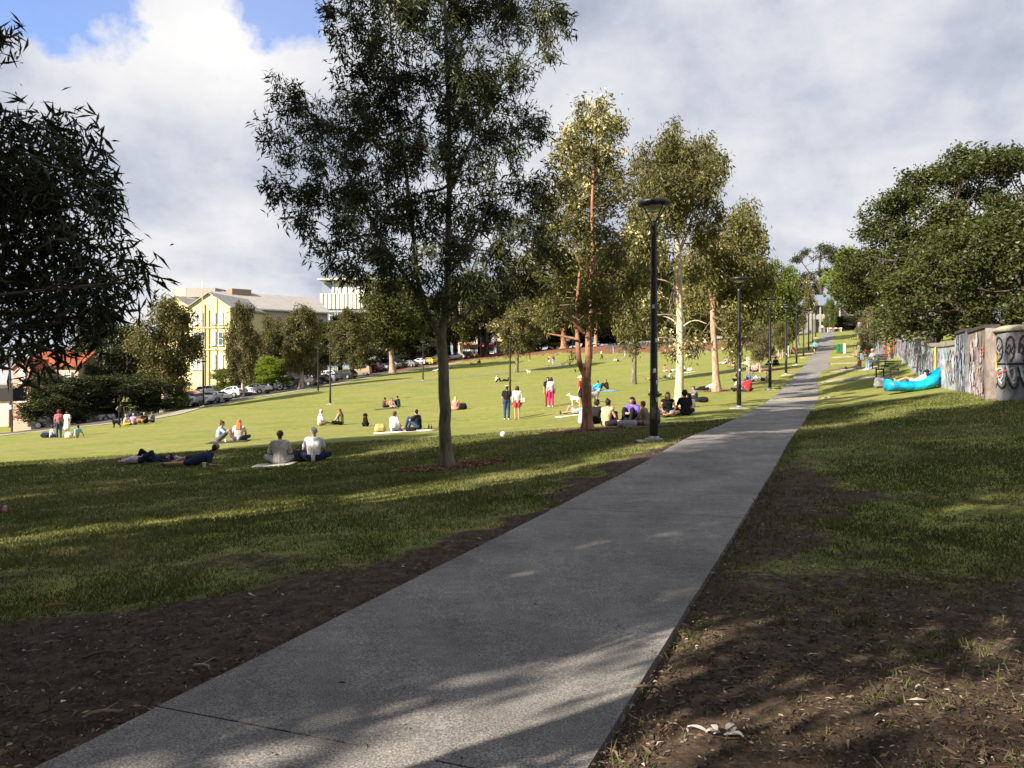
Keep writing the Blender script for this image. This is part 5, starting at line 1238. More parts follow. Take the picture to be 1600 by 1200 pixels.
person(1147, 573, 'knees', 45, ('short', 'dark'), ('short', (.18, .30, .34)), ('short', (.5, .3, .22)), 'person in blue grey hugging their knees left of the second lamp post')
person(1164, 571, 'lean', 100, ('short', 'blond'), ('short', OFF), ('long', OFF), 'person in cream leaning back right of the second lamp post')
person(1145, 554, 'cross', 20, ('short', 'dark'), ('short', W), ('short', LG), 'far person in white left of the second lamp post top of the lawn', s=.9)
person(1150, 554, 'cross', 40, ('short', 'brown'), ('short', (.4, .3, .25)), ('short', (.1, .1, .1)), 'far person in tan beside the far one in white', s=.9)
person(1179, 581, 'cross', 160, ('short', 'dark'), ('long', (.50, .30, .32)), ('long', NAVY), 'person bent forward in a pink and navy top by the nearer sapling')
person(1154, 596, 'cross', 50, ('curly', 'dark'), ('short', BLK), ('long', BLK), 'person in black just left of the second lamp post')
person(1170, 597, 'cross', 175, ('short', 'auburn'), ('long', (.13, .17, .22)), ('long', (.05, .06, .09)), 'person in a slate hooded top right of the second lamp post')
person(1188, 596, 'side', 184, ('short', 'dark'), ('short', (.40, .44, .50)), ('long', BLK), 'person lying in pale blue beside the sitting dog')
person(1156, 612, 'cross', 20, ('short', 'dark'), ('short', (.46, .46, .50)), ('long', BLK), 'person in light grey at the foot of the second lamp post', near=False)
person(1168, 612, 'cross', -10, ('short', 'dark'), ('short', (.62, .03, .05)), ('short', (.05, .05, .06)), 'person in a red and white jersey at the foot of the second lamp post')
person(1203, 572, 'cross', 40, ('short', 'dark'), ('long', BLK), ('long', BLK), 'person in black left of the third lamp post')
person(1212, 571, 'cross', -20, ('curly', 'dark'), ('long', (.03, .03, .035)), ('long', BLK), 'curly haired person in black right of the third lamp post')
person(1234, 553, 'cross', -40, ('short', 'dark'), ('short', (.4, .4, .42)), ('long', BLK), 'far person in grey beside the long rust coloured hair')
person(1241, 553, 'cross', 10, ('long', 'red'), ('long', (.34, .12, .07)), ('long', (.1, .06, .05)), 'far person with long rust coloured hair by the fourth lamp post')
person(1273, 554, 'walk', 170, ('short', 'brown'), ('short', (.10, .34, .62)), ('short', BLK), 'man in a sky blue tee walking on the far path', s=1.03)
person(1285, 519, 'walk', 10, ('short', 'dark'), ('short', W), ('long', BLK), 'very small person in white where the path ends')
person(739, 570, 'side', 180, ('short', 'dark'), ('long', (.20, .21, .24)), ('long', (.22, .22, .24)), 'person in grey lying in the far tree shade')
person(750, 568, 'knees', 60, ('short', 'dark'), ('long', (.03, .035, .05)), ('long', BLK), 'person in black sitting in the far tree shade')
person(682, 580, 'lie', 170, ('short', 'dark'), ('short', W), ('long', W), 'person in white lying left of the grey gum trunk')
person(703, 576, 'prone', 8, ('short', 'dark'), ('short', (.55, .12, .20)), ('short', (.35, .12, .16)), 'person in pink lying right of the grey gum trunk')
person(964, 565, 'side', 175, ('short', 'brown'), ('short', W), ('short', BLK), 'far person in white lying in front of the hanging foliage')
# right side of the path
person(1343, 577, 'legsout', 60, ('long', 'auburn'), ('none', (.42, .20, .14)), ('short', (.5, .45, .42)), 'long haired person sitting on the ground at the end of a bench slab', s=.95)
pq = P(1364, 577)
person(1339, 556, 'legsout', 30, ('short', 'brown'), ('none', (.45, .24, .18)), ('short', (.4, .2, .16)), 'person with bare legs beside the green shirt', s=.9)
person(0, 786, 'lie', 175, ('short', 'dark'), ('long', (.16, .05, .07)), ('long', (.14, .05, .07)), 'person in dark maroon lying cut off by the left edge', at=(-9.85, 14.1, gz(-9.85, 14.1)), shoes=(.6, .25, .3))

def dog(px, py, kind, face, col, label, s=1.0, fluffy=0.0, col2=None):
    mb = MB(); f = fluffy
    if kind == 'stand':
        caps(mb, (0, -.22, .44), (0, .16, .46), .105 + f, .135 + f); caps(mb, (0, -.02, .43), (0, .18, .42), .12 + f, .13 + f)
        caps(mb, (0, .22, .50), (0, .34, .64), .085 + f, .065 + f); caps(mb, (0, .36, .68), (0, .42, .67), .075 + f, .06); caps(mb, (0, .42, .66), (0, .54, .63), .042, .03)
        for s_ in (-1, 1):
            caps(mb, (.05 * s_, .34, .74), (.065 * s_, .33, .68), .018, .03, 6)
            caps(mb, (.075 * s_, .18, .40), (.08 * s_, .16, .22), .055 + f, .033 + f); caps(mb, (.08 * s_, .16, .22), (.08 * s_, .18, .03), .030 + f, .024); caps(mb, (.08 * s_, .17, .025), (.08 * s_, .22, .022), .026, .024, 6)
            caps(mb, (.075 * s_, -.22, .42), (.085 * s_, -.14, .27), .075 + f, .045 + f); caps(mb, (.085 * s_, -.14, .27), (.085 * s_, -.29, .17), .036 + f, .025); caps(mb, (.085 * s_, -.29, .17), (.085 * s_, -.27, .03), .025, .022); caps(mb, (.085 * s_, -.26, .025), (.085 * s_, -.20, .022), .024, .022, 6)
        caps(mb, (0, -.32, .50), (0, -.46, .60), .03 + f, .022 + f); caps(mb, (0, -.46, .60), (0, -.52, .72), .022 + f, .012)
    else:
        caps(mb, (0, -.10, .17), (0, .08, .42), .14 + f, .11 + f); caps(mb, (0, .09, .44), (0, .12, .58), .08 + f, .065 + f); caps(mb, (0, .13, .64), (0, .18, .63), .078 + f, .06); caps(mb, (0, .19, .61), (0, .29, .58), .04, .028)
        for s_ in (-1, 1):
            caps(mb, (.06 * s_, .08, .68), (.09 * s_, .09, .58), .022 + f, .03 + f, 6); caps(mb, (.07 * s_, .10, .38), (.07 * s_, .13, .05), .045 + f, .028 + f); caps(mb, (.07 * s_, .14, .025), (.07 * s_, .19, .022), .028, .024, 6)
            caps(mb, (.11 * s_, -.10, .15), (.13 * s_, .08, .16), .085 + f, .05 + f); caps(mb, (.13 * s_, .08, .14), (.13 * s_, -.04, .04), .035, .03); caps(mb, (.13 * s_, -.02, .03), (.13 * s_, .12, .025), .028, .024)
        caps(mb, (0, -.22, .08), (.04, -.38, .05), .03 + f, .018 + f)
    p = P(px, py); e = empty('dog', (p[0], p[1], p[2] - .01), rad(face), label, 'dog'); e.scale = (s, s, s)
    link('body', remesh(mb, 'body', .016, 3), [plain('dog_coat', col, 0.9, 0.1, vary=0.4, sc=9)], e)
    link('collar', MB().lathe([(.085 + f, .0), (.09 + f, .012), (.085 + f, .024)], 12).mesh('collar'), [plain('collar', (.35, .04, .04))], e, loc=(0, .25 if kind == 'stand' else .10, .54 if kind == 'stand' else .50), rot=(rad(-40) if kind == 'stand' else rad(-10), 0, 0))
dog(571, 666, 'sit', 15, (.014, .012, .011), 'black shaggy dog sitting alone on the lawn', .95, .02)
dog(182, 668, 'stand', 95, (.012, .012, .013), 'black dog standing beside the person with a hand on the hip', 1.0)
dog(219, 664, 'stand', 100, (.38, .20, .08), 'tan dog between the mauve shirt and the blond person', .85)
dog(899, 634, 'stand', 70, (.60, .50, .38), 'cream dog at the feet of the dark red tee', .95, .01)
dog(927, 629, 'stand', -70, (.30, .29, .28), 'black and white shaggy dog right of the orange trunk', 1.1, .025)
dog(826, 584, 'stand', 80, (.66, .63, .58), 'small white dog alone on the lawn', .75, .02)
dog(1199, 596, 'sit', 70, (.28, .24, .20), 'brindle dog sitting left of the third lamp post', 1.1)
dog(880, 572, 'stand', -80, (.60, .57, .52), 'far white dog on the lawn path right of the two walkers', .9, .01)

# ---------------------------------------------------------------- picnic things
def ontop(px, py): p = P(px, py); return (p[0], p[1], p[2] + .01)
def rug(px, py, w, d, rz, col, label):
    p = ontop(px, py); n = 14; g = np.linspace(-.5, .5, n)
    X, Y = np.meshgrid(g * w, g * d); ca, sa = math.cos(rz), math.sin(rz)
    GX = X * ca - Y * sa; GY = X * sa + Y * ca
    Z = ground(p[0] + GX, p[1] + GY) - p[2] + .035 + (fbm(X + px, Y, .25, 3) - .5) * .05
    top = np.stack([GX, GY, Z], -1).reshape(-1, 3); bot = top - np.array([0, 0, .02]); idx = np.arange(n * n).reshape(n, n); o = n * n
    Q = [np.stack([idx[:-1, :-1], idx[:-1, 1:], idx[1:, 1:], idx[1:, :-1]], -1).reshape(-1, 4)]
    for e in (idx[0, :], idx[-1, ::-1], idx[::-1, 0], idx[:, -1]): Q.append(np.stack([e[:-1], e[:-1] + o, e[1:] + o, e[1:]], -1))
    me = npmesh('picnic_rug', np.concatenate([top, bot]), np.concatenate(Q), smooth=True); me.materials.append(cloth(col))
    tag(link('picnic_rug', me, None, None, loc=p), label, 'picnic rug')
rug(430, 727, 1.1, .7, .1, (.52, .52, .46), 'pale grey rug under the person in the loose grey sweater')
rug(632, 675, 2.6, 1.3, .15, (.60, .58, .54), 'pale rug under the white tee and the black tee')
rug(357, 691, 1.6, 1.0, .1, (.05, .045, .05), 'dark rug under the light blue shirt and the red haired person')
rug(942, 612, 2.2, 1.5, .2, (.10, .32, .55), 'blue rug under the turquoise shirt')
rug(963, 669, 3.6, 1.9, .15, (.10, .10, .11), 'dark rug under the big picnic group')
rug(1085, 560, 1.6, 1.1, 0, (.45, .55, .50), 'pale green rug beside the far pair in yellow and white')
rug(1076, 582, 1.4, .8, .1, (.66, .62, .55), 'cream rug right of the cream trunk')
rug(605, 639, 1.9, 1.2, .1, (.05, .04, .05), 'dark rug under the three people behind the pale rug')
rug(900, 649, 1.9, 1.0, .1, (.58, .55, .50), 'white rug under the person lying in teal')
def bag(px, py, w, d, h, rz, col, label, strap=True, name='bag', cat='bag'):
    p = ontop(px, py); e = empty(name, p, rz, label, cat)
    mb = MB()
    for i in range(5):
        a = (i / 4 - .5) * w * .62; caps(mb, (a, 0, d * .45), (a * .9, 0, h - d * .45), d * .5, d * .42, 8)
    link('body', remesh(mb, 'body', .018, 5), [cloth(col)], e)
    if strap:
        MB().tube([(-w * .25, -d * .4, h * .9), (-w * .1, -d * .3, h * 1.12), (w * .1, -d * .3, h * 1.12), (w * .25, -d * .4, h * .9)], .012, 6).obj('strap', cloth(tuple(c * .6 for c in col)), e)
        MB().box((0, -d * .5, h * .35), (w * .55, .05, h * .42), taper=.95).obj('pocket', cloth(tuple(c * .8 for c in col)), e)
bag(466, 722, .42, .2, .34, .2, (.07, .08, .085), 'dark grey backpack between the grey sweater and the white tee', name='backpack', cat='backpack')
bag(594, 675, .46, .24, .36, .3, (.62, .50, .18), 'yellow tote bag at the left end of the pale rug')
bag(642, 675, .42, .22, .16, .1, BLK, 'black bag lying on the pale rug before the black tee', strap=False)
bag(723, 640, .45, .3, .42, .2, BLK, 'black backpack right of the floral dress', name='backpack', cat='backpack')
bag(107, 685, .42, .2, .40, 0, (.62, .62, .60), 'white round bag at the feet of the white dress')
bag(72, 684, .6, .35, .35, 0, NAVY, 'navy bag at the left end of the far left picnic')
bag(1098, 629, .5, .3, .26, 0, BLK, 'black bag right of the person in dark grey')
bag(980, 668, .7, .26, .26, .1, (.34, .34, .36), 'grey patterned bag in the middle of the big group')
bag(914, 664, .4, .3, .55, 0, (.40, .40, .42), 'light grey bag leaning by the orange trunk')
bag(1078, 580, .55, .3, .38, 0, W, 'white bag right of the person in white by the cream trunk')
bag(813.5, 640, .34, .12, .28, .2, OFF, 'cream handbag hanging at the hip of the cream jacket') if False else None
hb = P(808, 656)
e = empty('handbag', (hb[0] + .30, hb[1], hb[2] + .86), .2, 'cream handbag hanging at the hip of the cream jacket', 'handbag')
mb = MB(); [caps(mb, (a, 0, .05), (a * .9, 0, .22), .055, .045, 8) for a in (-.09, -.03, .03, .09)]
link('body', remesh(mb, 'body', .014, 4), [cloth((.60, .53, .44))], e)
MB().tube([(-.08, 0, .2), (-.10, 0, .38), (-.06, 0, .54), (0.02, 0, .38), (.08, 0, .2)], .01, 6).obj('strap', cloth((.40, .33, .25)), e)
def cup(px, py, label, r=.04, h=.10, col=W, name='cup', cat='cup'):
    p = ontop(px, py); e = empty(name, p, 0, label, cat)
    MB().lathe([(r * .75, 0), (r, h)], 12).obj('body', plain('paper', col, .7), e); MB().lathe([(r * 1.08, h), (r * 1.05, h + .012), (r * .9, h + .02)], 12).obj('lid', plain('lid', (.5, .48, .44), .6), e)
cup(319, 731, 'pale paper cup before the navy tee', .05, .12, (.62, .58, .40)); cup(353, 692, 'white cup between the light blue shirt and the red hair', .05, .12)
cup(229, 720, 'pale cup beside the lilac top', .05, .11)
def bottle(px, py, col, label):
    p = ontop(px, py); e = empty('bottle', p, 0, label, 'bottle')
    MB().lathe([(.034, 0), (.036, .02), (.036, .15), (.015, .20), (.013, .27)], 12).obj('body', plain('bottle_glass', col, .2, .6), e, True); MB().lathe([(.016, .27), (.016, .29)], 10).obj('cap', M_STEEL, e)
bottle(670, 671, (.01, .02, .01), 'dark bottle standing right of the black tee'); bottle(674, 672, (.03, .018, .008), 'brown bottle beside the dark one')
bottle(1005, 667, (.02, .03, .02), 'bottle standing in front of the first lamp post group')
p = ontop(683, 672); e = empty('food_box', p, .1, 'flat brown and black food box near the grey trunk', 'food box'); MB().box((0, 0, .05), (.42, .3, .09)).obj('box', plain('card', (.20, .12, .07)), e); MB().box((.2, 0, .11), (.3, .26, .03)).obj('lid', plain('dark_card', BLK), e)
def shoe(px, py, rz, col, label, grp=None):
    p = ontop(px, py); e = empty('shoe', p, rz, label, 'shoe', grp); mb = MB()
    caps(mb, (-.10, 0, .045), (.13, 0, .035), .045, .038, 8); caps(mb, (-.10, 0, .05), (-.08, 0, .10), .04, .035, 8)
    link('upper', remesh(mb, 'upper', .011, 3), [cloth(col)], e); MB().box((0.01, 0, .010), (.30, .10, .022)).obj('sole', plain('sole', (.55, .55, .52)), e)
shoe(272, 717, .3, (.45, .46, .55), 'left one of a pair of white sneakers lying in the shade'); shoe(279, 718, -.1, (.50, .51, .58), 'right one of a pair of white sneakers lying in the shade')
# ball on the lawn
p = P(786, 683); e = empty('ball', (p[0], p[1], p[2]), 0, 'small white ball left on the lawn at the edge of the shade', 'ball')
v, f = sphere_vf((0, 0, .09), .09, 16, 12); MB().add(v, f).obj('shell', plain('ball', (.7, .7, .7), .5), e, True); MB().lathe([(.091, .085), (.0915, .095)], 16).obj('seam', plain('seam', (.1, .1, .1)), e)
# a folded newspaper in the shade
# torn pale leaves at the bottom right
p = P(1128, 1156); e = empty('dried_leaf_spray', (p[0], p[1], p[2] + .03), .2, 'pale dried leaf spray lying on the litter at the bottom right', 'dried leaves')
for k in range(7):
    a = (2.3, 1.5, 2.9, .5, -.4, 1.1, -.9)[k]; L = (.10, .055, .05, .07, .09, .045, .06)[k]; o = ((-.06, -.02, -.03, .02, .0, .05, .03)[k], (.02, .015, -.01, .0, -.02, -.01, -.03)[k], .005 * (k % 4))
    m = MB(); pts = []; n = 6
    for i in range(n):
        t = i / (n - 1); w = .016 * math.sin(math.pi * (0.12 + .85 * t)); q = (math.cos(a) * L * t, math.sin(a) * L * t, .012 * math.sin(t * 3)); pts.append(((q[0] - math.sin(a) * w, q[1] + math.cos(a) * w, q[2] + .004), (q[0] + math.sin(a) * w, q[1] - math.cos(a) * w, q[2] + .004), (q[0], q[1], q[2] - .003)))
    V = [c for t in pts for c in t]; F = []
    for i in range(n - 1): F += [(i * 3, i * 3 + 2, i * 3 + 5, i * 3 + 3), (i * 3 + 2, i * 3 + 1, i * 3 + 4, i * 3 + 5), (i * 3 + 3, i * 3 + 4, i * 3 + 1, i * 3)]
    m.add(V, F).obj('leaf', plain('dry_pale', (.46, .43, .39)), e, loc=o)
def stick(px, py, L, rz, r, col, label):
    p = P(px, py); d = np.array([math.cos(rz), math.sin(rz)]); pts = []
    for t in np.linspace(-.5, .5, 7):
        x = p[0] + d[0] * L * t; y = p[1] + d[1] * L * t; pts.append((x - p[0] + .02 * math.sin(t * 9), y - p[1], gz(x, y) - p[2] + .02 + .01 * math.cos(t * 7)))
    mb = MB(); mb.tube(pts, [r * .7, r, r, r * .95, r * .9, r * .8, r * .4], 6); mb.tube([pts[3], (pts[3][0] + .05, pts[3][1] + .06, pts[3][2] + .02)], [r * .5, r * .2], 5)
    tag(mb.obj('stick', plain('stick', col), None, loc=p), label, 'stick')
stick(90, 950, .26, .25, .010, (.30, .14, .08), 'reddish stick lying in the shaded grass at the left')
stick(315, 1046, .16, -.4, .008, (.34, .27, .2), 'short pale stick beside the slab edge at the lower left')
stick(165, 1025, .30, .35, .010, (.10, .07, .05), 'curved dark stick on the bare earth at the lower left'); stick(160, 1120, .22, .3, .011, (.22, .16, .11), 'brown bark strip near the lower left corner')
stick(1010, 1080, .2, -.2, .008, (.09, .06, .045), 'dark twig right of the slab edge'); stick(1160, 1050, .25, .5, .007, (.12, .09, .07), 'thin twig in the litter right of the path')
stick(790, 896, .10, .3, .004, (.06, .05, .045), 'tiny twig lying on the concrete path') if False else None

# ---------------------------------------------------------------- airbed, bag, pouch, benches, bins, saplings' stakes
def airbed():
    p = P(1424, 612); px0 = p
    e = empty('air_lounger', p, rad(-4), 'bright blue inflated air lounger on the grass before the graffiti wall', 'air lounger')
    n = 26; m = 20; V = []
    for i in range(n):
        t = i / (n - 1); x = -1.06 + 2.2 * t
        w = .46 * (1 - .35 * (1 - min(1, t / .12)) ** 2) * (1 - .55 * max(0, (t - .78) / .22) ** 2)
        h = .30 * min(1, (t + .02) / .10) ** .5 * (1 - .45 * max(0, (t - .72) / .28)); z = .50 + .58 * max(0, (t - .50) / .5) ** 1.5 + (.05 if t < .1 else 0) * (1 - t / .1)
        base = .30 * max(0, (t - .62) / .38) ** 1.3
        for k in range(m):
            a = 2 * math.pi * k / m; cx = math.cos(a); sz = math.sin(a)
            dip = -.20 * math.exp(-(cx / .35) ** 2) * (sz > 0) * (t > .08)      # groove between the two tubes
            yy = w * (abs(cx) ** .8) * (1 if cx > 0 else -1); zz = base + (z - base) * .5 + (z - base + h * .0) * .5 * sz * (1 + .0) + dip * (1 - .6 * t)
            wr = .010 * math.sin(x * 31 + a * 3) + .008 * math.sin(x * 53 - a * 5)
            V.append((x, yy + wr, max(.01, zz + wr)))
    i = np.arange(n - 1)[:, None] * m; j = np.arange(m)[None]; j2 = (j + 1) % m
    Q = np.stack([i + j, i + m + j, i + m + j2, i + j2], -1).reshape(-1, 4); F = [tuple(q) for q in Q] + [tuple(range(m)), tuple(range(n * m - 1, (n - 1) * m - 1, -1))]
    t = NT('ripstop_nylon'); nn = t.noise(t.objc(), 7, 3)
    nc = t.noise(t.objc(), 1.6, 4)
    mat = t.bsdf(t.ramp(nc, [(.40, (0.0, .20, .42)), (.52, (0.0, .33, .55)), (.66, (0.01, .45, .60))]), .32, .5, normal=t.bump(nn, .6, .03))
    MB().add(V, F).obj('body', mat, e, True)
    mb = MB(); mb.tube([(1.12, -.30, .62), (1.13, 0, .90), (1.12, .30, .62)], [.04, .03, .04], 8); mb.obj('roll_closure', mat, e, True)
    return p
ap = airbed()
person(0, 0, 'lounge', 176, ('bob', 'dark'), ('short', W), ('short', (.35, .45, .6)), 'person in a black hat and white top reclining on the blue air lounger', hat=('brim', BLK), near=True, at=(ap[0] + .18, ap[1], ap[2] + .02), s=.95, shoes=None)
bag(1375, 606, .50, .34, .52, .1, (.24, .25, .27), 'grey square picnic bag left of the blue air lounger'); bag(1385, 605, .22, .2, .3, 0, (.02, .06, .5), 'royal blue pouch at the foot of the blue air lounger', strap=False)
M_BENCH = plain('bench_slats', (.035, .045, .04), .6); M_IRON = plain('cast_iron', (.03, .035, .035), .5, .5)
def bench_meshes():
    sl = MB().box((0, 0, 0), (1.5, .07, .03)).mesh('slat'); leg = MB()
    leg.box((0, .22, .22), (.05, .06, .44)); leg.box((0, -.22, .22), (.05, .06, .44)); leg.box((0, 0, .42), (.05, .5, .05)); leg.tube([(0, -.22, .42), (0, -.28, .62), (0, -.36, .90)], .026, 6); leg.tube([(0, -.30, .66), (0, .0, .66), (0, .22, .66), (0, .24, .60), (0, .22, .44)], .022, 6)
    return sl, leg.mesh('end_frame')
BS, BL = bench_meshes()
def bench(px, py, face, label):
    p = P(px, py); e = empty('bench', (p[0], p[1], p[2] + .03), rad(face), label, 'bench', 'park benches right of the path')
    for k in range(6): link('seat_slat', BS, [M_BENCH], e, loc=(0, .20 - k * .08, .46))
    for k in range(4): link('back_slat', BS, [M_BENCH], e, loc=(0, -.275 - k * .028, .56 + k * .10), rot=(rad(72), 0, 0))
    for s in (-.68, .68): link('end_frame', BL, [M_IRON], e, loc=(s, 0, 0))
    return p
bench(1386, 590, 97, 'empty dark bench nearest the camera, behind the grey picnic bag'); pb = bench(1368, 577, 97, 'dark bench under the person in white shirt and jeans')
pg = bench(1345, 557, 97, 'dark green bench under the person in the green shirt'); bench(1354, 563, 97, 'bench under the person in blue beside the wall'); bench(1340, 545, 97, 'small far bench left of the sapling'); bench(1332, 531, 97, 'farthest bench by the graffiti wall')
person(0, 0, 'bench', 92, ('short', 'grey'), ('short', W), ('long', (.20, .28, .40)), 'person in a white shirt and pale jeans sitting forward on a bench', at=(pb[0], pb[1], pb[2]), dz=-.06, shoes=W, s=1.05)
person(0, 0, 'bench', 92, ('short', 'auburn'), ('short', (.05, .18, .16)), ('short', (.05, .12, .11)), 'person in a dark green shirt sitting on the far bench', at=(pg[0], pg[1], pg[2]), dz=-.06)
pz = P(1354, 563); person(0, 0, 'bench', 92, ('long', 'auburn'), ('short', (.38, .08, .05)), ('long', (.12, .22, .40)), 'long haired person in rust and blue on the bench near the wall', at=pz, dz=-.06)
def bin_(px, py, label):
    p = P(px, py); e = empty('litter_bin', p, .1, label, 'bin', 'green bins right of the path'); m = plain('bin_green', (.02, .13, .06), .5)
    MB().box((0, 0, .52), (.50, .50, .92), taper=1.08).obj('body', m, e); MB().box((0, 0, 1.02), (.58, .60, .07), taper=.92).obj('lid', m, e); MB().box((0, -.29, .96), (.4, .05, .05)).obj('handle', m, e)
    for s in (-.2, .2): MB().lathe([(.09, -.025), (.09, .025)], 12).obj('wheel', M_BLACK, e, loc=(s, .25, .09), rot=(0, rad(90), 0))
bin_(1312, 552, 'left green bin on the grass right of the far path'); bin_(1317.5, 552, 'right green bin on the grass right of the far path')
p = P(1319.5, 552.5); tag(MB().box((0, 0, .58), (.12, .5, 1.16)).obj('bin_screen', plain('cream_board', (.55, .48, .36)), None, loc=(p[0], p[1], p[2])), 'cream board standing right of the green bins', 'bin screen')
def stakes(px, py, r, n, label):
    p = P(px, py); e = empty('tree_guard', p, 0, label, 'tree guard')
    m = plain('bare_stake', (.62, .60, .54)); net = plain('guard_wire', (.5, .5, .48), .5)
    pts = []
    for k in range(n):
        a = 2 * math.pi * k / n + .3; x, y = r * math.cos(a), r * 1.3 * math.sin(a); pts.append((x, y))
        MB().box((0, 0, .70), (.055, .055, 1.42)).obj('stake', m, e, loc=(x, y, gz(p[0] + x, p[1] + y) - p[2]))
    for z in (.45, 1.1):
        for k in range(n):
            a, b = pts[k], pts[(k + 1) % n]; MB().tube([(a[0], a[1], z), (b[0], b[1], z)], .006, 4).obj('wire', net, e)
stakes(1186, 579, 1.15, 6, 'ring of white stakes round the nearer sapling left of the third lamp post'); stakes(1219, 559, 1.25, 6, 'ring of white stakes round the farther sapling by the fourth lamp post')
# ---------------------------------------------------------------- graffiti wall
PC = {k: plain('paint_' + k, c, .7, .25, vary=.38, sc=4) for k, c in dict(black=(.02, .02, .024), white=(.46, .46, .49), pale=(.17, .17, .19), blue=(.30, .40, .50), navy=(.06, .08, .16), pink=(.46, .32, .34), red=(.45, .08, .06), orange=(.70, .26, .05), yellow=(.72, .58, .05), lilac=(.42, .40, .55), green=(.24, .30, .22), grey=(.36, .37, .40), teal=(.22, .38, .42), tan=(.48, .36, .26)).items()}
PCN = list(PC); PCM = [PC[k] for k in PCN]
def wallmat(name, c0, c1, c2):
    t = NT(name); p = t.objc(); v = t.scale(p, (1.6, 1.6, 0.7)); n = t.noise(v, 1.6, 6, .7, .6); n2 = t.noise(v, 6, 4, .7)
    col = t.ramp(n, [(.30, c0), (.5, c1), (.70, c2)]); col = t.mix(t.ramp(n2, [(.5, 0.0), (.7, .55)]), col, tuple(x * .45 for x in c1) + (1,))
    return t.bsdf(col, .85, .2, normal=t.bump(n2, .4, .02))
M_WALL = wallmat('painted_render', (.18, .195, .23), (.33, .345, .37), (.46, .46, .47)); M_WALL2 = wallmat('peeling_paint', (.10, .085, .075), (.20, .17, .15), (.36, .32, .30)); M_WALL3 = wallmat('dark_paint', (.05, .055, .07), (.13, .14, .17), (.30, .32, .36))
M_COPE = concrete('coping_stone', (.26, .235, .20)); M_DCOPE = concrete('dark_coping', (.05, .045, .04))
WL = np.array([P(a, b)[:2] for a, b in ((1506, 611), (1456, 597), (1420, 579), (1400, 566), (1366, 547), (1350, 530), (1340, 518))])
for i in range(2): WL[1:-1] = (WL[:-2] + 2 * WL[1:-1] + WL[2:]) / 4
_seg = np.linalg.norm(np.diff(WL, axis=0), axis=1); WLEN = np.concatenate([[0], np.cumsum(_seg)])
def wpt(s): return np.array([np.interp(s, WLEN, WL[:, 0]), np.interp(s, WLEN, WL[:, 1])])
def wdir(s): d = wpt(s + .3) - wpt(s - .3); return d / np.linalg.norm(d)
WH = 1.72
def wbase(s): q = wpt(s); return gz(q[0], q[1])
_wb = [(s, wbase(s)) for s in np.arange(0, WLEN[-1] + 2, 2.0)]; _wbs = np.array([a for a, b in _wb]); _wbz = np.array([b for a, b in _wb])
def wmap(s, v, lift):
    q = wpt(s); d = wdir(s); n = np.array([-d[1], d[0]]); return (q[0] + n[0] * lift, q[1] + n[1] * lift, np.interp(s, _wbs, _wbz) + v)
def ribbon(mb, mapf, pts, w, col, lift, closed=False):
    pts = [np.array(p, float) for p in pts]; n = len(pts); L = []; Rr = []
    for i, p in enumerate(pts):
        a = pts[(i - 1) % n] if (closed or i) else p; b = pts[(i + 1) % n] if (closed or i < n - 1) else p
        d = b - a; d /= np.linalg.norm(d) + 1e-9; nn = np.array([-d[1], d[0]]); ww = w * (1 + .25 * math.sin(i * 2.1)) / 2
        L.append(p + nn * ww); Rr.append(p - nn * ww)
    V = [mapf(q[0], q[1], lift) for q in L] + [mapf(q[0], q[1], lift) for q in Rr]
    k = n if closed else n - 1
    mb.add(V, [(i, (i + 1) % n, n + (i + 1) % n, n + i) for i in range(k)], PCN.index(col))
def patch(mb, mapf, pts, col, lift):
    c = np.mean(np.array(pts, float), 0); n = len(pts)
    V = [mapf(p[0], p[1], lift) for p in pts] + [mapf(c[0], c[1], lift)]
    mb.add(V, [(i, (i + 1) % n, n) for i in range(n)], PCN.index(col))
def blobpts(cx, cy, rx, ry, seed, n=18, k=.18, ph=0):
    rg = np.random.default_rng(seed); a1, a2 = rg.random(2) * 6.28; m = rg.integers(2, 4)
    return [(cx + rx * math.cos(t) * (1 + k * math.sin(m * t + a1)), cy + ry * math.sin(t) * (1 + k * math.sin(3 * t + a2))) for t in np.linspace(0, 2 * math.pi, n, endpoint=False)]
wall = empty('graffiti_wall', (*wpt(0), wbase(0)), 0, 'long low wall covered in pale blue and white graffiti running up beside the lawn', 'wall')
wo = np.array([*wpt(0), wbase(0)])
def addw(mbv):
    mbv.v = [tuple(np.array(q) - wo) for q in mbv.v]; return mbv
s = 0.0; i = 0
while s < WLEN[-1] - .1:
    L = min(3.0, WLEN[-1] - s); mb = MB(); V = []
    for a in (s + .006, s + L - .006):
        for lift, v in ((0, -.3), (0, WH), (-.30, WH), (-.30, -.3)): V.append(wmap(a, v, lift))
    mb.add(V, [(0, 1, 5, 4), (1, 2, 6, 5), (2, 3, 7, 6), (0, 4, 7, 3), (0, 3, 2, 1), (4, 5, 6, 7)]); addw(mb).obj('wall_panel', M_WALL, wall)
    if s < 84:
        for h in range(2):
            mb = MB(); V = []; a0 = s + h * L / 2; t = .012 * ((i * 7 + h * 3) % 5)
            for a in (a0 + .012, a0 + L / 2 - .012):
                for lift, v in ((.06, WH + .002), (.05, WH + .13 + t), (-.36, WH + .13 + t), (-.36, WH + .002)): V.append(wmap(a, v, lift))
            mb.add(V, [(0, 1, 5, 4), (1, 2, 6, 5), (2, 3, 7, 6), (0, 4, 7, 3), (0, 3, 2, 1), (4, 5, 6, 7)]); addw(mb).obj('coping_stone', M_COPE, wall)
    s += L; i += 1
mb = MB(); rg = np.random.default_rng(4); s = .2; k = 0
bgc = ['white', 'blue', 'lilac', 'grey', 'white', 'blue', 'teal', 'white', 'pink', 'grey']
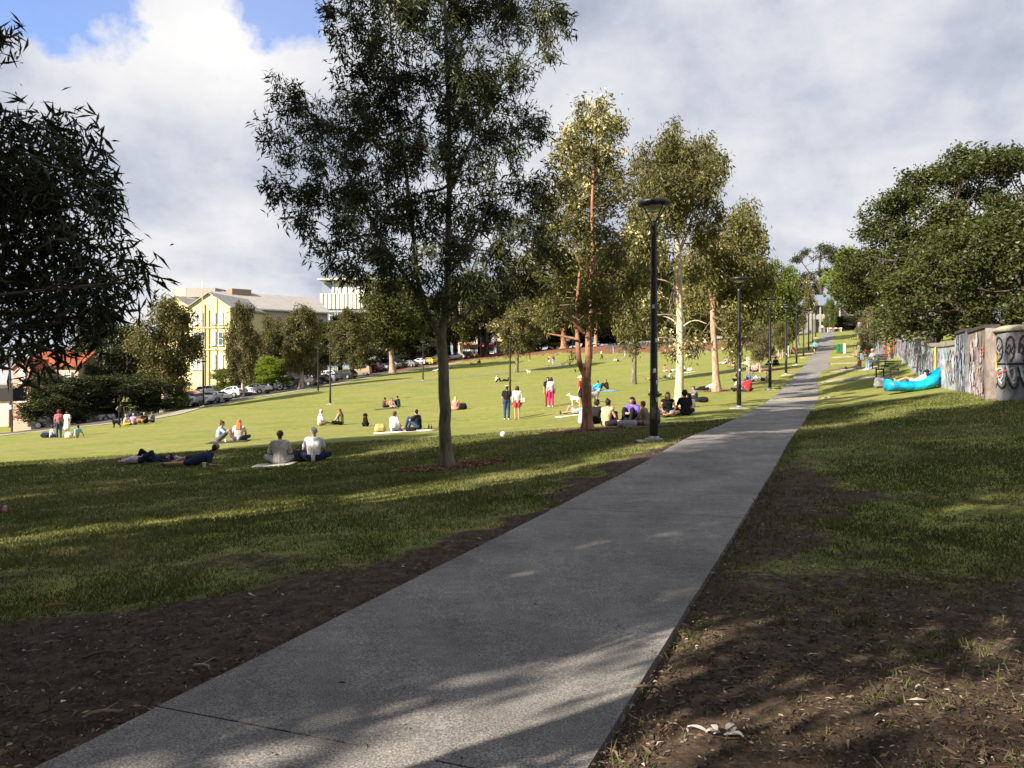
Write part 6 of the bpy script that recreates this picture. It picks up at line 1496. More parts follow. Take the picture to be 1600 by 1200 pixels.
while s < min(95, WLEN[-1] - 4):
    w = 1.3 + 1.5 * rg.random(); c = bgc[int(rg.integers(len(bgc)))]; far = s > 45
    patch(mb, wmap, blobpts(s + w / 2, .85, w * .56, .72, k, 16, .08), c, .004)
    nl = int(rg.integers(2, 5))
    for j in range(nl):
        cx = s + w * (j + .5) / nl; ry = .45 + .25 * rg.random(); rx = w / nl * .55
        patch(mb, wmap, blobpts(cx, .85, rx, ry, k * 9 + j, 14), ['white', 'grey', 'blue', 'white', 'lilac', 'pink'][int(rg.integers(6))], .008 + .001 * j)
        ribbon(mb, wmap, blobpts(cx, .85, rx, ry, k * 9 + j, 14), .055 + .05 * rg.random(), ['black', 'black', 'navy', 'black', 'blue', 'pink'][int(rg.integers(6))], .013 + .001 * j, True)
        if rg.random() < .7: ribbon(mb, wmap, blobpts(cx, .9, rx * .35, ry * .4, k * 7 + j, 9), .04, ['black', 'navy', 'lilac'][int(rg.integers(3))], .019 + .001 * j, True)
    for j in range(9 if not far else 3):
        a = s + w * rg.random(); b = a + (rg.random() - .5) * .5; y0 = rg.random() * 1.2; ribbon(mb, wmap, [(a, y0), ((a + b) / 2 + .06, y0 + .2), (b, y0 + .25 + .4 * rg.random())], .03 + .05 * rg.random(), (PCN if rg.random() < .3 else ['black', 'navy', 'grey', 'white', 'lilac', 'blue'] * 3)[int(rg.integers(13))], .026 + .001 * j)
    for j in range(6 if not far else 2):
        a = s + w * rg.random(); y0 = .2 + 1.3 * rg.random(); ribbon(mb, wmap, [(a, y0), (a + .01, y0 - .3 - .5 * rg.random())], .02 + .03 * rg.random(), ['black', 'white', 'navy', 'white', 'blue', 'grey'][int(rg.integers(6))], .038 + .001 * j)
    s += w * .93; k += 1
def s_at(px):       # station of the wall seen in this column
    ss = np.linspace(0, WLEN[-1], 1500); q = np.array([wpt(a) for a in ss]); u = 800 + FPX * q[:, 0] / q[:, 1]; return float(ss[np.argmin(abs(u - px))])
a = s_at(1463); ribbon(mb, wmap, [(a, .05), (a + .1, .6), (a - .05, 1.1), (a, 1.7)], .62, 'yellow', .048)
for px_, c, w_ in ((1397, 'red', 2.0), (1390, 'orange', 1.6), (1384, 'red', 2.4), (1391.5, 'yellow', .5)):
    a = s_at(px_); ribbon(mb, wmap, [(a, .25), (a + .05, .9), (a, 1.7)], w_, c, .05 + .002 * w_)
g = addw(mb).obj('graffiti_paint', PCM, wall); g['kind'] = 'stuff'

# end pier, peeling panel and the big round pillar at the right edge
q0 = np.array(wpt(0)); d0 = -wdir(.4)
def wallseg(name, a, b, h, th, mat, label, cope, cat='wall'):
    a = np.array(a, float); b = np.array(b, float); c = (a + b) / 2; L = np.linalg.norm(b - a); rz = math.atan2(b[1] - a[1], b[0] - a[0]); z = gz(*c)
    e = empty(name, (c[0], c[1], z), rz, label, cat)
    MB().box((0, 0, h / 2 - .15), (L, th, h + .3)).obj('body', mat, e)
    n = max(1, round(L / .6))
    for k in range(n): MB().box((-L / 2 + L * (k + .5) / n, 0, h + .055), (L / n - .012, th + .10, .10), taper=.96).obj('coping_stone', cope, e)
    return e, L
pA = q0 + d0 * .02; pCn = np.array(W3(1550, 620, 23.5)[:2]); _q = [pA + (pCn - pA) * t for t in np.linspace(0, 1, 400)]; pB = min(_q, key=lambda q: abs(800 + FPX * q[0] / q[1] - 1522))
e1, L1 = wallseg('wall_pier', pA, pB, 2.02, .52, M_WALL3, 'dark painted square pier where the long graffiti wall ends', M_DCOPE, 'pier')
pB2 = pB + (pCn - pB) * .01
e2, L2 = wallseg('wall_section', pB2, pCn, 2.02, .34, M_WALL2, 'section of wall with peeling white and tan paint left of the round pillar', M_DCOPE)
def smap(L, th, sgn=-1):
    return lambda s, v, lift: (s - L / 2, sgn * (th / 2 + lift), v)
rg = np.random.default_rng(9)
for e, L, th, cols, nn in ((e1, L1, .52, ['navy', 'lilac', 'grey', 'black', 'teal', 'blue', 'green', 'lilac'], 60), (e2, L2, .34, ['tan', 'white', 'white', 'pink', 'grey', 'white', 'pale'], 110)):
    mb = MB(); mf = smap(L, th)
    for j in range(nn):
        a = rg.random() * L * .94 + .03 * L; y0 = 1.95 * rg.random() ** (1 if e is e1 else 1.5); y1 = max(.02, y0 - .08 - .45 * rg.random());
        if j % 5 == 0: patch(mb, mf, blobpts(min(max(a, .25), L - .25), min(max(y0, .25), 1.7), .2, .22, j, 11, .3), cols[int(rg.integers(len(cols)))], .0035 + .0006 * j)
        if j % 6 == 1: ribbon(mb, mf, blobpts(min(max(a, .3), L - .3), min(max(y0, .3), 1.65), .2, .24, j, 12, .25), .035, 'black' if e is e1 else 'pink', .0038 + .0006 * j, True)
        ribbon(mb, mf, [(a, y0), (a + .05 * (rg.random() - .5), (y0 + y1) / 2), (a + .1 * (rg.random() - .5), y1)], .05 + .10 * rg.random(), cols[int(rg.integers(len(cols)))], .004 + .0004 * j)
    if e is e2:
        for v in (1.2, 1.32, 1.44): ribbon(mb, mf, [(L * .80, v), (L * .97, v + .02)], .03, 'red', .05)
        ribbon(mb, mf, [(L * .8, 1.2), (L * .81, 1.45)], .03, 'red', .052); ribbon(mb, mf, [(L * .97, 1.22), (L * .97, 1.75)], .03, 'red', .052)
        ribbon(mb, mf, [(L * .35, .25), (L * .5, .32), (L * .6, .22), (L * .75, .30)], .025, 'black', .054)
    g = mb.obj('graffiti_paint', PCM, e); g['kind'] = 'stuff'
# pillar
PR = 1.25; pc = np.array([.6056 * 22.85 + PR * 1.16, 22.85]); pz = gz(*pc) - .12; PH = EYE + (HOR - 517) / FPX * 22.2 - pz
pil = empty('round_pillar', (pc[0], pc[1], pz), 0, 'big round pillar with domed cap and white bubble letter graffiti at the right edge', 'pillar')
MB().lathe([(PR + .03, -.2), (PR + .02, .05), (PR, .12), (PR, PH)], 48).obj('drum', wallmat('pillar_paint', (.10, .10, .115), (.17, .17, .19), (.24, .24, .255)), pil, True)
MB().lathe([(PR + .02, PH), (PR + .09, PH + .03), (PR + .09, PH + .10), (PR - .1, PH + .19), (.2, PH + .25), (.02, PH + .26)], 48).obj('cap', concrete('pillar_cap', (.30, .29, .22)), pil, True)
MB().lathe([(PR + .008, PH * .515), (PR + .008, PH * .545)], 48).obj('band', PC['black'], pil, True)
pf = math.atan2(-pc[1], -pc[0])
def cmap(s, v, lift): a = pf + (s) / PR; return ((PR + .01 + lift) * math.cos(a), (PR + .01 + lift) * math.sin(a), v)
mb = MB()
def spt(px, py):
    """point of the drum's face: px column and row of the photograph to arc length and height"""
    off = (px - 800) / FPX * 22 - pc[0]; a = -math.asin(max(-.99, min(.99, -(off * .85) / PR))); yb = (py - 517) / (629 - 517); return (a * PR + .15, PH * (1 - yb))
def stroke(pts, w, col, lift, closed=False):
    q = [spt(*p) for p in pts]; k = len(q); u = np.linspace(0, k - 1, (k - 1) * 5 + 1); A = np.array(q); A = np.stack([np.interp(u, np.arange(k), A[:, 0]), np.interp(u, np.arange(k), A[:, 1])], -1)
    for _ in range(4): A[1:-1] = (A[:-2] + 2 * A[1:-1] + A[2:]) / 4
    ribbon(mb, cmap, list(A), w, col, lift)
def fill(pts, col, lift): patch(mb, cmap, [spt(*p) for p in pts], col, lift)
fill([(1562, 520), (1600, 518), (1640, 522), (1640, 600), (1600, 612), (1572, 612), (1562, 580)], 'pale', .002)
for dx, c in ((0, 'white'), (16, 'grey'), (33, 'white'), (52, 'white')):
    o = 1568 + dx; loop = [(o - 3, 552), (o - 2, 532), (o + 3, 524), (o + 8, 528), (o + 10, 545), (o + 8, 560), (o + 3, 566)]
    stroke(loop, .060, 'black', .008); stroke([(o + 9, 540), (o + 4, 549), (o + 9, 556)], .04, 'black', .010); stroke([(o - 1, 545), (o + 2, 536), (o + 4, 545), (o + 2, 556), (o - 1, 550)], .03, 'black', .011)
    stroke([(o - 4, 575), (o + 1, 600), (o + 8, 611), (o + 14, 606), (o + 15, 590)], .065, 'black', .012); stroke([(o - 1, 573), (o + 4, 594), (o + 9, 602)], .07, 'white', .014); stroke([(o + 2, 580), (o + 9, 574), (o + 11, 590), (o + 6, 598)], .05, 'grey', .015)
stroke([(1556, 556), (1558, 575), (1556, 600)], .10, 'orange', .016); stroke([(1561, 578), (1569, 568), (1575, 576)], .08, 'yellow', .018); stroke([(1578, 550), (1581, 565), (1579, 580)], .06, 'yellow', .018)
stroke([(1575, 583), (1588, 586), (1600, 580)], .04, 'red', .02); stroke([(1577, 592), (1590, 590)], .04, 'pink', .02); stroke([(1560, 597), (1564, 590), (1568, 600), (1572, 594)], .03, 'pink', .021); stroke([(1588, 535), (1584, 545), (1590, 552)], .05, 'pink', .021)
g = mb.obj('graffiti_paint', PCM, pil); g['kind'] = 'stuff'
a = pc + np.array([PR * .8, -.4]); e3, L3 = wallseg('wall_section', a, a + np.array([6, -3.2]), 1.9, .34, M_WALL, 'wall continuing right of the round pillar out of the picture', M_COPE)

# ---------------------------------------------------------------- cars
M_TYRE = plain('tyre', (.015, .015, .016), .8); M_RIM = plain('wheel_rim', (.35, .35, .36), .35, .5, .7); M_CGL = plain('car_glass', (.02, .025, .03), .08, .6); M_HL = plain('headlight', (.65, .66, .68), .15, .6); M_TL = plain('tail_light', (.35, .01, .01), .25, .5); M_PLATE = plain('number_plate', (.60, .56, .20), .5); M_TRIM = plain('black_trim', (.02, .02, .02), .6)
def car_meshes(kind):
    # stations: x, z low, z belt, half width belt, z roof, half width roof  (front is +x)
    if kind == 'sedan': S = [(2.28, .38, .60, .72, .62, .70), (2.15, .24, .72, .84, .74, .78), (1.5, .22, .84, .88, .90, .80), (.85, .22, .90, .89, .97, .80), (.15, .22, .92, .90, 1.38, .62), (-.5, .22, .93, .90, 1.44, .62), (-1.15, .22, .95, .89, 1.36, .60), (-1.75, .24, .97, .87, 1.04, .74), (-2.15, .26, .95, .84, 1.00, .76), (-2.28, .40, .80, .74, .86, .70)]; win = (4, 6, 3, 7)
    elif kind == 'hatch': S = [(2.0, .38, .62, .70, .64, .68), (1.88, .24, .76, .82, .78, .76), (1.3, .22, .90, .86, .95, .78), (.75, .22, .95, .87, 1.02, .78), (.1, .22, .97, .88, 1.42, .62), (-.6, .22, .98, .88, 1.48, .62), (-1.3, .22, 1.0, .87, 1.44, .60), (-1.8, .24, 1.0, .84, 1.10, .72), (-1.95, .28, .92, .82, .98, .76), (-2.02, .4, .7, .74, .8, .7)]; win = (4, 6, 3, 7)
    elif kind == 'suv': S = [(2.3, .42, .74, .76, .78, .74), (2.18, .28, .90, .88, .94, .82), (1.6, .26, 1.02, .91, 1.08, .84), (1.05, .26, 1.06, .92, 1.14, .84), (.5, .26, 1.08, .93, 1.60, .70), (-.4, .26, 1.10, .93, 1.68, .70), (-1.6, .26, 1.12, .92, 1.66, .69), (-2.08, .28, 1.12, .90, 1.22, .80), (-2.2, .30, 1.0, .88, 1.08, .82), (-2.28, .44, .80, .8, .9, .76)]; win = (4, 6, 3, 7)
    else: S = [(2.35, .40, .85, .80, .90, .78), (2.25, .28, 1.02, .90, 1.08, .84), (1.95, .26, 1.14, .93, 1.22, .85), (1.7, .26, 1.16, .94, 1.38, .82), (1.1, .26, 1.18, .95, 1.88, .80), (0, .26, 1.2, .95, 1.96, .80), (-1.9, .26, 1.2, .95, 1.94, .80), (-2.25, .28, 1.2, .94, 1.60, .86), (-2.3, .30, 1.1, .92, 1.24, .88), (-2.34, .44, .9, .86, 1.0, .84)]; win = (4, 6, 3, 7)
    V = []; F = []; n = 10
    for x, zl, zb, wb, zr, wr in S:
        m = (zl + zb) / 2
        V += [(x, -wb * .90, zl), (x, -wb * 1.0, m), (x, -wb * .985, zb), (x, -wr, zr - .05 * (zr - zb > .2)), (x, -wr * .6, zr), (x, wr * .6, zr), (x, wr, zr - .05 * (zr - zb > .2)), (x, wb * .985, zb), (x, wb * 1.0, m), (x, wb * .90, zl)]
    for i in range(len(S) - 1):
        for k in range(n): k2 = (k + 1) % n; F.append((i * n + k, (i + 1) * n + k, (i + 1) * n + k2, i * n + k2))
    F.append(tuple(range(n - 1, -1, -1))[::-1]); F.append(tuple(range((len(S) - 1) * n, len(S) * n))[::-1])
    M = {'body': MB().add(V, F).mesh('body', False)}
    def lerp(i, side, t, u, out=.012):
        a = S[i]; wb, wr = a[3] * .985, a[5]; zb, zr = a[2], a[4] - .05; y = wb + (wr - wb) * t; z = zb + (zr - zb) * t; return (a[0] + u, side * (y + out), z + .0)
    w0, w1, wf, wbk = win; g = MB()
    for sd in (-1, 1):
        p0 = [lerp(w0, sd, .16, .30), lerp(w0, sd, .90, -.02), lerp(w0 + 1, sd, .90, 0), lerp(w0 + 1, sd, .12, 0)]; g2 = [lerp(w0 + 1, sd, .12, -.05), lerp(w0 + 1, sd, .90, -.05), lerp(w1, sd, .90, .0), lerp(w1, sd, .14, -.30 if kind != 'van' else .3)]
        for q in (p0, g2):
            b = len(g.v); g.add(q + [(a, c - sd * .02, d) for a, c, d in q], [(0, 1, 2, 3), (4, 7, 6, 5), (0, 4, 5, 1), (1, 5, 6, 2), (2, 6, 7, 3), (3, 7, 4, 0)])
    M['side_window'] = g.mesh('side_window')
    def screen(i, j, nm):
        a, b = S[i], S[j]; t0, t1 = .12, .88; q = []
        for t, ww in ((t0, .92), (t1, .92)):
            x = a[0] + (b[0] - a[0]) * t; z = a[4] + (b[4] - a[4]) * t + .016; w = (a[5] + (b[5] - a[5]) * t) * ww; q.append((x, w, z))
        V = [(q[0][0], -q[0][1], q[0][2]), (q[0][0], q[0][1], q[0][2]), (q[1][0], q[1][1], q[1][2]), (q[1][0], -q[1][1], q[1][2])]; V += [(x, y, z - .02) for x, y, z in V]
        return MB().add(V, [(0, 1, 2, 3), (4, 7, 6, 5), (0, 4, 5, 1), (1, 5, 6, 2), (2, 6, 7, 3), (3, 7, 4, 0)]).mesh(nm)
    M['windscreen'] = screen(3, 4, 'windscreen'); M['rear_window'] = screen(7, 6, 'rear_window')
    r = .31 if kind in ('sedan', 'hatch') else .36
    M['tyre'] = MB().lathe([(r * .7, -.10), (r * .96, -.10), (r, -.07), (r, .07), (r * .96, .10), (r * .7, .10)], 20).mesh('tyre', True); M['rim'] = MB().lathe([(r * .70, -.106), (r * .3, -.112), (r * .1, -.115), (r * .1, .115), (r * .3, .112), (r * .7, .106)], 12).mesh('rim')
    xf, xr = S[0][0] - .88, S[-1][0] + .86; M['w'] = [(xf, .80), (xf, -.80), (xr, .80), (xr, -.80)]; M['r'] = r
    M['lf'] = (S[1][0] + .02, S[1][2] - .10, S[1][3] - .16); M['lr'] = (S[-2][0] - .03, S[-2][2] - .10, S[-2][3] - .14); M['S'] = S
    M['light'] = MB().box((0, 0, 0), (.16, .30, .15), taper=.8).mesh('light'); M['bumper_f'] = MB().box((S[0][0] - .05, 0, .36), (.16, 1.52, .18), taper=.94).mesh('bumper'); M['bumper_r'] = MB().box((S[-1][0] + .05, 0, .40), (.16, 1.52, .20), taper=.94).mesh('bumper'); M['plate'] = MB().box((0, 0, 0), (.02, .42, .12)).mesh('number_plate'); M['mirror'] = MB().box((0, 0, 0), (.12, .16, .12), taper=.8).mesh('wing_mirror')
    M['arch'] = MB().tube([(r * 1.18 * math.cos(a), 0, r * 1.18 * math.sin(a)) for a in np.linspace(-.15, math.pi + .15, 12)], .035, 6).mesh('wheel_arch')
    return M
CM = {k: car_meshes(k) for k in ('sedan', 'hatch', 'suv', 'van')}
def carpaint(c): return plain('car_paint', c, .28, .5, vary=.03, coat=.6)
def car(px, py, kind, head, col, label, name='parked_car', cat='car', at=None, s=1.0):
    p = at or P(px, py); M = CM[kind]
    hd = rad(head); ext = [gz(p[0] + math.cos(hd) * t, p[1] + math.sin(hd) * t) for t in (-1.5, 1.5)]
    pitch = math.atan2(ext[1] - ext[0], 3.0)
    e = empty(name, (p[0], p[1], p[2] + .03), 0, label, cat, 'parked cars along the street'); e.rotation_euler = (0, -pitch, hd); e.scale = (s, s, s)
    cp = carpaint(col); link('body', M['body'], [cp], e); link('side_window', M['side_window'], [M_CGL], e); link('windscreen', M['windscreen'], [M_CGL], e); link('rear_window', M['rear_window'], [M_CGL], e)
    for x, y in M['w']:
        t = link('tyre', M['tyre'], [M_TYRE], e, loc=(x, y, M['r']), rot=(rad(90), 0, 0)); link('rim', M['rim'], [M_RIM], t); link('wheel_arch', M['arch'], [M_TRIM], e, loc=(x, y * 1.07 if kind in ('sedan', 'hatch') else y * 1.11, M['r']))
    for sd in (-1, 1):
        a = M['lf']; link('headlight', M['light'], [M_HL], e, loc=(a[0], sd * a[2], a[1])); a = M['lr']; link('tail_light', M['light'], [M_TL], e, loc=(a[0], sd * a[2], a[1])); link('wing_mirror', M['mirror'], [cp], e, loc=(M['S'][4][0] + .45, sd * (M['S'][4][3] + .09), M['S'][4][2] + .08))
    link('front_bumper', M['bumper_f'], [M_TRIM], e); link('rear_bumper', M['bumper_r'], [M_TRIM], e); link('number_plate', M['plate'], [M_PLATE], e, loc=(M['S'][-1][0] - .05, 0, .62)); link('number_plate', M['plate'], [M_PLATE], e, loc=(M['S'][0][0] + .04, 0, .44))
    return e
CW = (.66, .66, .67); SIL = (.34, .36, .39); DG = (.06, .065, .075); CB = (.02, .02, .024); LB = (.36, .43, .50); H = 152
car(259, 639, 'sedan', -35, LB, 'pale blue sedan, leftmost of the row parked behind the lawn')
car(286, 637, 'suv', 158, CW, 'white four wheel drive behind the person in the red shirt'); car(309, 634, 'suv', 160, CW, 'white four wheel drive just left of the street lamp', s=.93)
car(334, 630, 'sedan', 158, CW, 'white sedan just right of the street lamp', s=1.0); car(362, 622, 'hatch', 158, (.56, .57, .60), 'silver white car half hidden by the slim paperbark trunk', s=1.05)
car(398, 617, 'sedan', 160, CW, 'bright white sedan between the two paperbark trunks', s=1.05); car(436, 609, 'hatch', 158, LB, 'silver blue hatchback under the lime green tree')
car(475, 604, 'sedan', 158, DG, 'dark grey sedan right of the thick cream paperbark trunk', s=1.05); car(498, 600, 'hatch', 156, CB, 'black hatchback behind the dark grey sedan'); car(511, 597, 'sedan', 155, (.16, .20, .26), 'blue grey sedan with roof rails beside the lamp post')
car(538, 593, 'suv', 152, CB, 'black four wheel drive left of the tan van'); v = car(560, 588, 'van', 178, (.40, .33, .22), 'tan van with a blue sign on its side', 'parked_van', 'van')
MB().box((.2, -.965, 1.5), (.9, .02, .50)).obj('side_sign', plain('blue_sign', (.05, .05, .38)), v); MB().box((-.9, -.965, 1.5), (1.0, .02, .5)).obj('side_window', plain('pale_pane', (.45, .50, .55), .2), v)
car(583, 582, 'hatch', 152, (.09, .008, .012), 'dark red car right of the tan van'); car(596, 580, 'sedan', 150, SIL, 'silver sedan right of the dark red car'); car(612, 577, 'hatch', 150, (.26, .26, .27), 'grey hatchback left of the brown tree trunk'); car(638, 574, 'sedan', 150, (.16, .17, .19), 'grey sedan right of the brown tree trunk')
car(655, 571, 'hatch', 150, CW, 'white hatchback left of the yellow car'); car(668, 570, 'hatch', 150, (.60, .38, .03), 'yellow car near the lamp post left of the grey gum'); car(687, 566, 'suv', 148, DG, 'dark four wheel drive just left of the grey gum trunk'); car(712, 562, 'sedan', 170, CW, 'white car right of the grey gum trunk'); car(724, 561, 'suv', 170, CB, 'black car nearest the forked white trunk')
car(486, 590, 'sedan', 160, SIL, 'silver sedan on the far side of the street behind the dark grey one', at=None) if False else None
for px, Y, k, h, c, lab in ((480, 133, 'sedan', 165, SIL, 'silver sedan across the street behind the dark grey one'), (510, 140, 'suv', 165, CW, 'white four wheel drive across the street behind the blue grey sedan'), (447, 132, 'suv', 165, CB, 'black car across the street right of the lime green tree'), (330, 122, 'suv', -5, CW, 'white utility across the street below the yellow building'),
                            (304, 114, 'sedan', 0, (.45, .02, .02), 'bright red car across the street left of the street lamp'), (246, 103, 'hatch', 10, (.09, .04, .14), 'purple car in the shade left of the pale blue sedan'), (86, 74, 'hatch', 20, (.10, .11, .12), 'dark hatchback behind the pink plaid shirt'), (190, 92, 'sedan', 15, CW, 'white car glimpsed under the brownish bush')):
    x = (px - 800) / FPX * Y; car(0, 0, k, h, c, lab, at=(x, Y, gz(x, Y)))
p = P(30, 670); 
for px, py, c, lab in ((30, 669, (.10, .09, .30), 'blue and pink parked motor scooter left of the dark hatchback'), (42, 667, (.35, .06, .20), 'magenta parked motor scooter beside the blue one')):
    p = P(px, py); p = (p[0] - .5, p[1] + 3.0, gz(p[0] - .5, p[1] + 3)); e = empty('motor_scooter', p, .1, lab, 'scooter'); m = carpaint(c)
    mb = MB(); caps(mb, (-.5, 0, .55), (.05, 0, .50), .16, .12); caps(mb, (.05, 0, .30), (.45, 0, .30), .10, .09); caps(mb, (.5, 0, .35), (.40, 0, .95), .10, .08); link('body', remesh(mb, 'body', .03), [m], e)
    for x in (-.55, .62): MB().lathe([(.12, -.05), (.25, -.05), (.25, .05), (.12, .05)], 16).obj('wheel', M_TYRE, e, loc=(x, 0, .25), rot=(rad(90), 0, 0))
    MB().box((-.35, 0, .76), (.65, .24, .09), taper=.85).obj('seat', M_TRIM, e); MB().tube([(.36, -.32, 1.05), (.40, 0, 1.0), (.36, .32, 1.05)], .022, 6).obj('handlebar', M_TRIM, e)

# ---------------------------------------------------------------- buildings
M_YEL = plain('cream_render', (.70, .62, .34), .85, vary=.06, sc=.6); M_YEL_SHADED = plain('shaded_cream_render', (.46, .41, .32), .85, vary=.06, sc=.6); M_ROOF = plain('grey_roof', (.34, .32, .31), .7, vary=.08, sc=1); M_WF = plain('white_frame', (.72, .71, .66), .6); M_PANE = plain('window_glass', (.10, .12, .14), .08, .6); M_BLIND = plain('pale_blind', (.58, .57, .52), .8); M_BRK = plain('brown_brick', (.28, .20, .14), .85, vary=.15)
def window(parent, c, w, h, rz=0.0, dark=False, name='window'):
    """window in a wall whose outside is -y (rotated by rz)"""
    e = MB().box((0, -.03, 0), (w, .10, h)).obj(name, M_PANE if dark else M_BLIND, parent, loc=c, rot=(0, 0, rz))
    MB().box((0, -.12, -h / 2 - .08), (w + .3, .22, .14)).obj('sill', M_WF, e); fr = MB()
    for x in (-w / 2, w / 2): fr.box((x, -.08, 0), (.09, .10, h))
    fr.box((0, -.08, h / 2), (w + .09, .10, .09)); fr.box((0, -.08, 0), (w - .1, .08, .07)); fr.obj('frame', M_WF, e)
    return e
def house_body(e, w, d, h, rh, mat, roofm, gable_front=True, over=.4):
    """walls w wide (x), d deep (y) and h high; ridge along y if gable_front"""
    if gable_front:
        mb = MB(); V = [(-w / 2, 0, -2), (w / 2, 0, -2), (w / 2, 0, h), (0, 0, h + rh), (-w / 2, 0, h)]; V += [(x, d, z) for x, y, z in V]
        mb.add(V, [(0, 1, 2, 3, 4), (9, 8, 7, 6, 5), (1, 6, 7, 2), (5, 0, 4, 9), (0, 5, 6, 1)]); mb.obj('wall', mat, e)
        for s in (-1, 1):
            L = math.hypot(w / 2, rh); k = (w / 2 + over) / (w / 2); x1 = s * w / 2 * k; z1 = h + rh - rh * k
            V = [(0, -over, h + rh + .03), (x1, -over, z1 + .03), (x1, d + over, z1 + .03), (0, d + over, h + rh + .03)]; V += [(x, y, z + .16) for x, y, z in V]
            MB().add(V, [(0, 3, 2, 1), (4, 5, 6, 7), (0, 1, 5, 4), (1, 2, 6, 5), (2, 3, 7, 6), (3, 0, 4, 7)] if s > 0 else [(0, 1, 2, 3), (4, 7, 6, 5), (0, 4, 5, 1), (1, 5, 6, 2), (2, 6, 7, 3), (3, 7, 4, 0)]).obj('roof', roofm, e)
    else:
        mb = MB(); V = [(-w / 2, 0, -2), (-w / 2, d, -2), (-w / 2, d, h), (-w / 2, d / 2, h + rh), (-w / 2, 0, h)]; V += [(w / 2, y, z) for x, y, z in V]
        mb.add(V, [(4, 3, 2, 1, 0), (5, 6, 7, 8, 9), (0, 5, 9, 4), (1, 2, 7, 6), (0, 1, 6, 5)]); mb.obj('wall', mat, e)
        for s in (0, 1):
            k = (d / 2 + over) / (d / 2); y1 = d / 2 + (1 if s else -1) * d / 2 * k; z1 = h + rh - rh * k
            V = [(-w / 2 - over, d / 2, h + rh + .03), (w / 2 + over, d / 2, h + rh + .03), (w / 2 + over, y1, z1 + .03), (-w / 2 - over, y1, z1 + .03)]; V += [(x, y, z + .16) for x, y, z in V]
            MB().add(V, [(0, 1, 2, 3), (4, 7, 6, 5), (0, 4, 5, 1), (1, 5, 6, 2), (2, 6, 7, 3), (3, 7, 4, 0)]).obj('roof', roofm, e)
# the yellow three storey building
YB = 132.0
def bx(px, Y): return (px - 800) / FPX * Y
def bz(py, Y): return EYE + (HOR - py) / FPX * Y
x0, x1 = bx(292, YB), bx(362, YB); gb = gz((x0 + x1) / 2, YB) - 1; he = bz(480, YB) - gb; rh = bz(458, YB) - bz(480, YB)
yb = empty('school_building', ((x0 + x1) / 2, YB, gb), rad(-9), 'cream yellow three storey building with gables and grey roof behind the paperbarks', 'building')
house_body(yb, x1 - x0, 15, he, rh, M_YEL, M_ROOF)
ww = x1 - x0
for r_, (pa, pb_) in enumerate(((489, 507), (519, 539), (555, 577))):
    for c_, px in enumerate((302.5, 313, 334.5, 346.5)):
        hh = (pb_ - pa) / FPX * YB; window(yb, (bx(px, YB) - (x0 + x1) / 2, 0, bz((pa + pb_) / 2, YB) - gb), .72, hh, 0, dark=(r_ == 1 and c_ in (1, 3)))
for z in (bz(512, YB) - gb, bz(546, YB) - gb): MB().box((0, -.07, z), (ww + .1, .14, .22)).obj('string_course', M_YEL, yb)
for px in (320, 327): MB().box((bx(px, YB) - (x0 + x1) / 2, -.09, he / 2 - .5), (.14, .16, he - (0 if px == 327 else -2.0))).obj('downpipe', M_BRK, yb)
MB().box((ww / 2 + .05, 7.4, he), (.3, 15.2, .25)).obj('gutter', M_WF, yb)
xf = bx(318.5, YB - 1); tag(MB().lathe([(.10, 0), (.09, he + rh), (.05, bz(441, YB) - gb)], 8).obj('flagpole', plain('pole_white', (.6, .56, .45)), None, True, loc=(xf, YB - 1.6, gb)), 'tall thin pale flagpole in front of the yellow gable', 'flagpole')
# long wing to the right and second gable to the left
xa, xb = bx(350, 139), bx(512, 152)
ang = math.atan2(152 - 139, xb - xa); Lw = math.hypot(xb - xa, 13)
wg = empty('school_wing', ((xa + xb) / 2, 145.5, gb), ang, 'long wing in shade-toned beige with grey pitched roof running right from the yellow gable', 'building')
hw = bz(484, 145) - gb; house_body(wg, Lw, 11, hw, bz(461, 150) - bz(484, 146), M_YEL_SHADED, M_ROOF, False, .5)  # wing wall's shade is painted in as a duller beige than the gable
for r_ in range(3):
    for k in range(9): window(wg, (-Lw / 2 + 1.6 + k * (Lw - 3) / 8, 0, hw - 2.4 - r_ * 4.0), 1.0, 2.3, 0, dark=True)
MB().box((0, -.45, hw - .05), (Lw + .6, .14, .22)).obj('gutter', M_WF, wg)
for px, w_ in ((396, 7.5),): MB().box((bx(392, 150) - (xa + xb) / 2 + 1.5, 6, hw + (bz(453, 150) - bz(484, 150))- 1.3), (3.6, 3.0, 2.8)).obj('brick_chimney', M_BRK, wg)
x0, x1 = bx(246, 138), bx(302, 138); e = empty('school_annex', ((x0 + x1) / 2, 138, gb), rad(-9), 'second cream gable left of the yellow one, mostly behind the broad paperbark', 'building')
house_body(e, x1 - x0, 16, bz(482, 138) - gb, bz(464, 138) - bz(482, 138), M_YEL, M_ROOF); MB().box((1.2, 8, bz(459, 146) - gb), (5.6, 4, 1.6)).obj('plant_room', plain('grey_box', (.30, .28, .25)), e); MB().box((-3.4, 8, bz(459, 146) - gb + .2), (2.8, 3, 1.5)).obj('roof_hut', M_YEL, e)
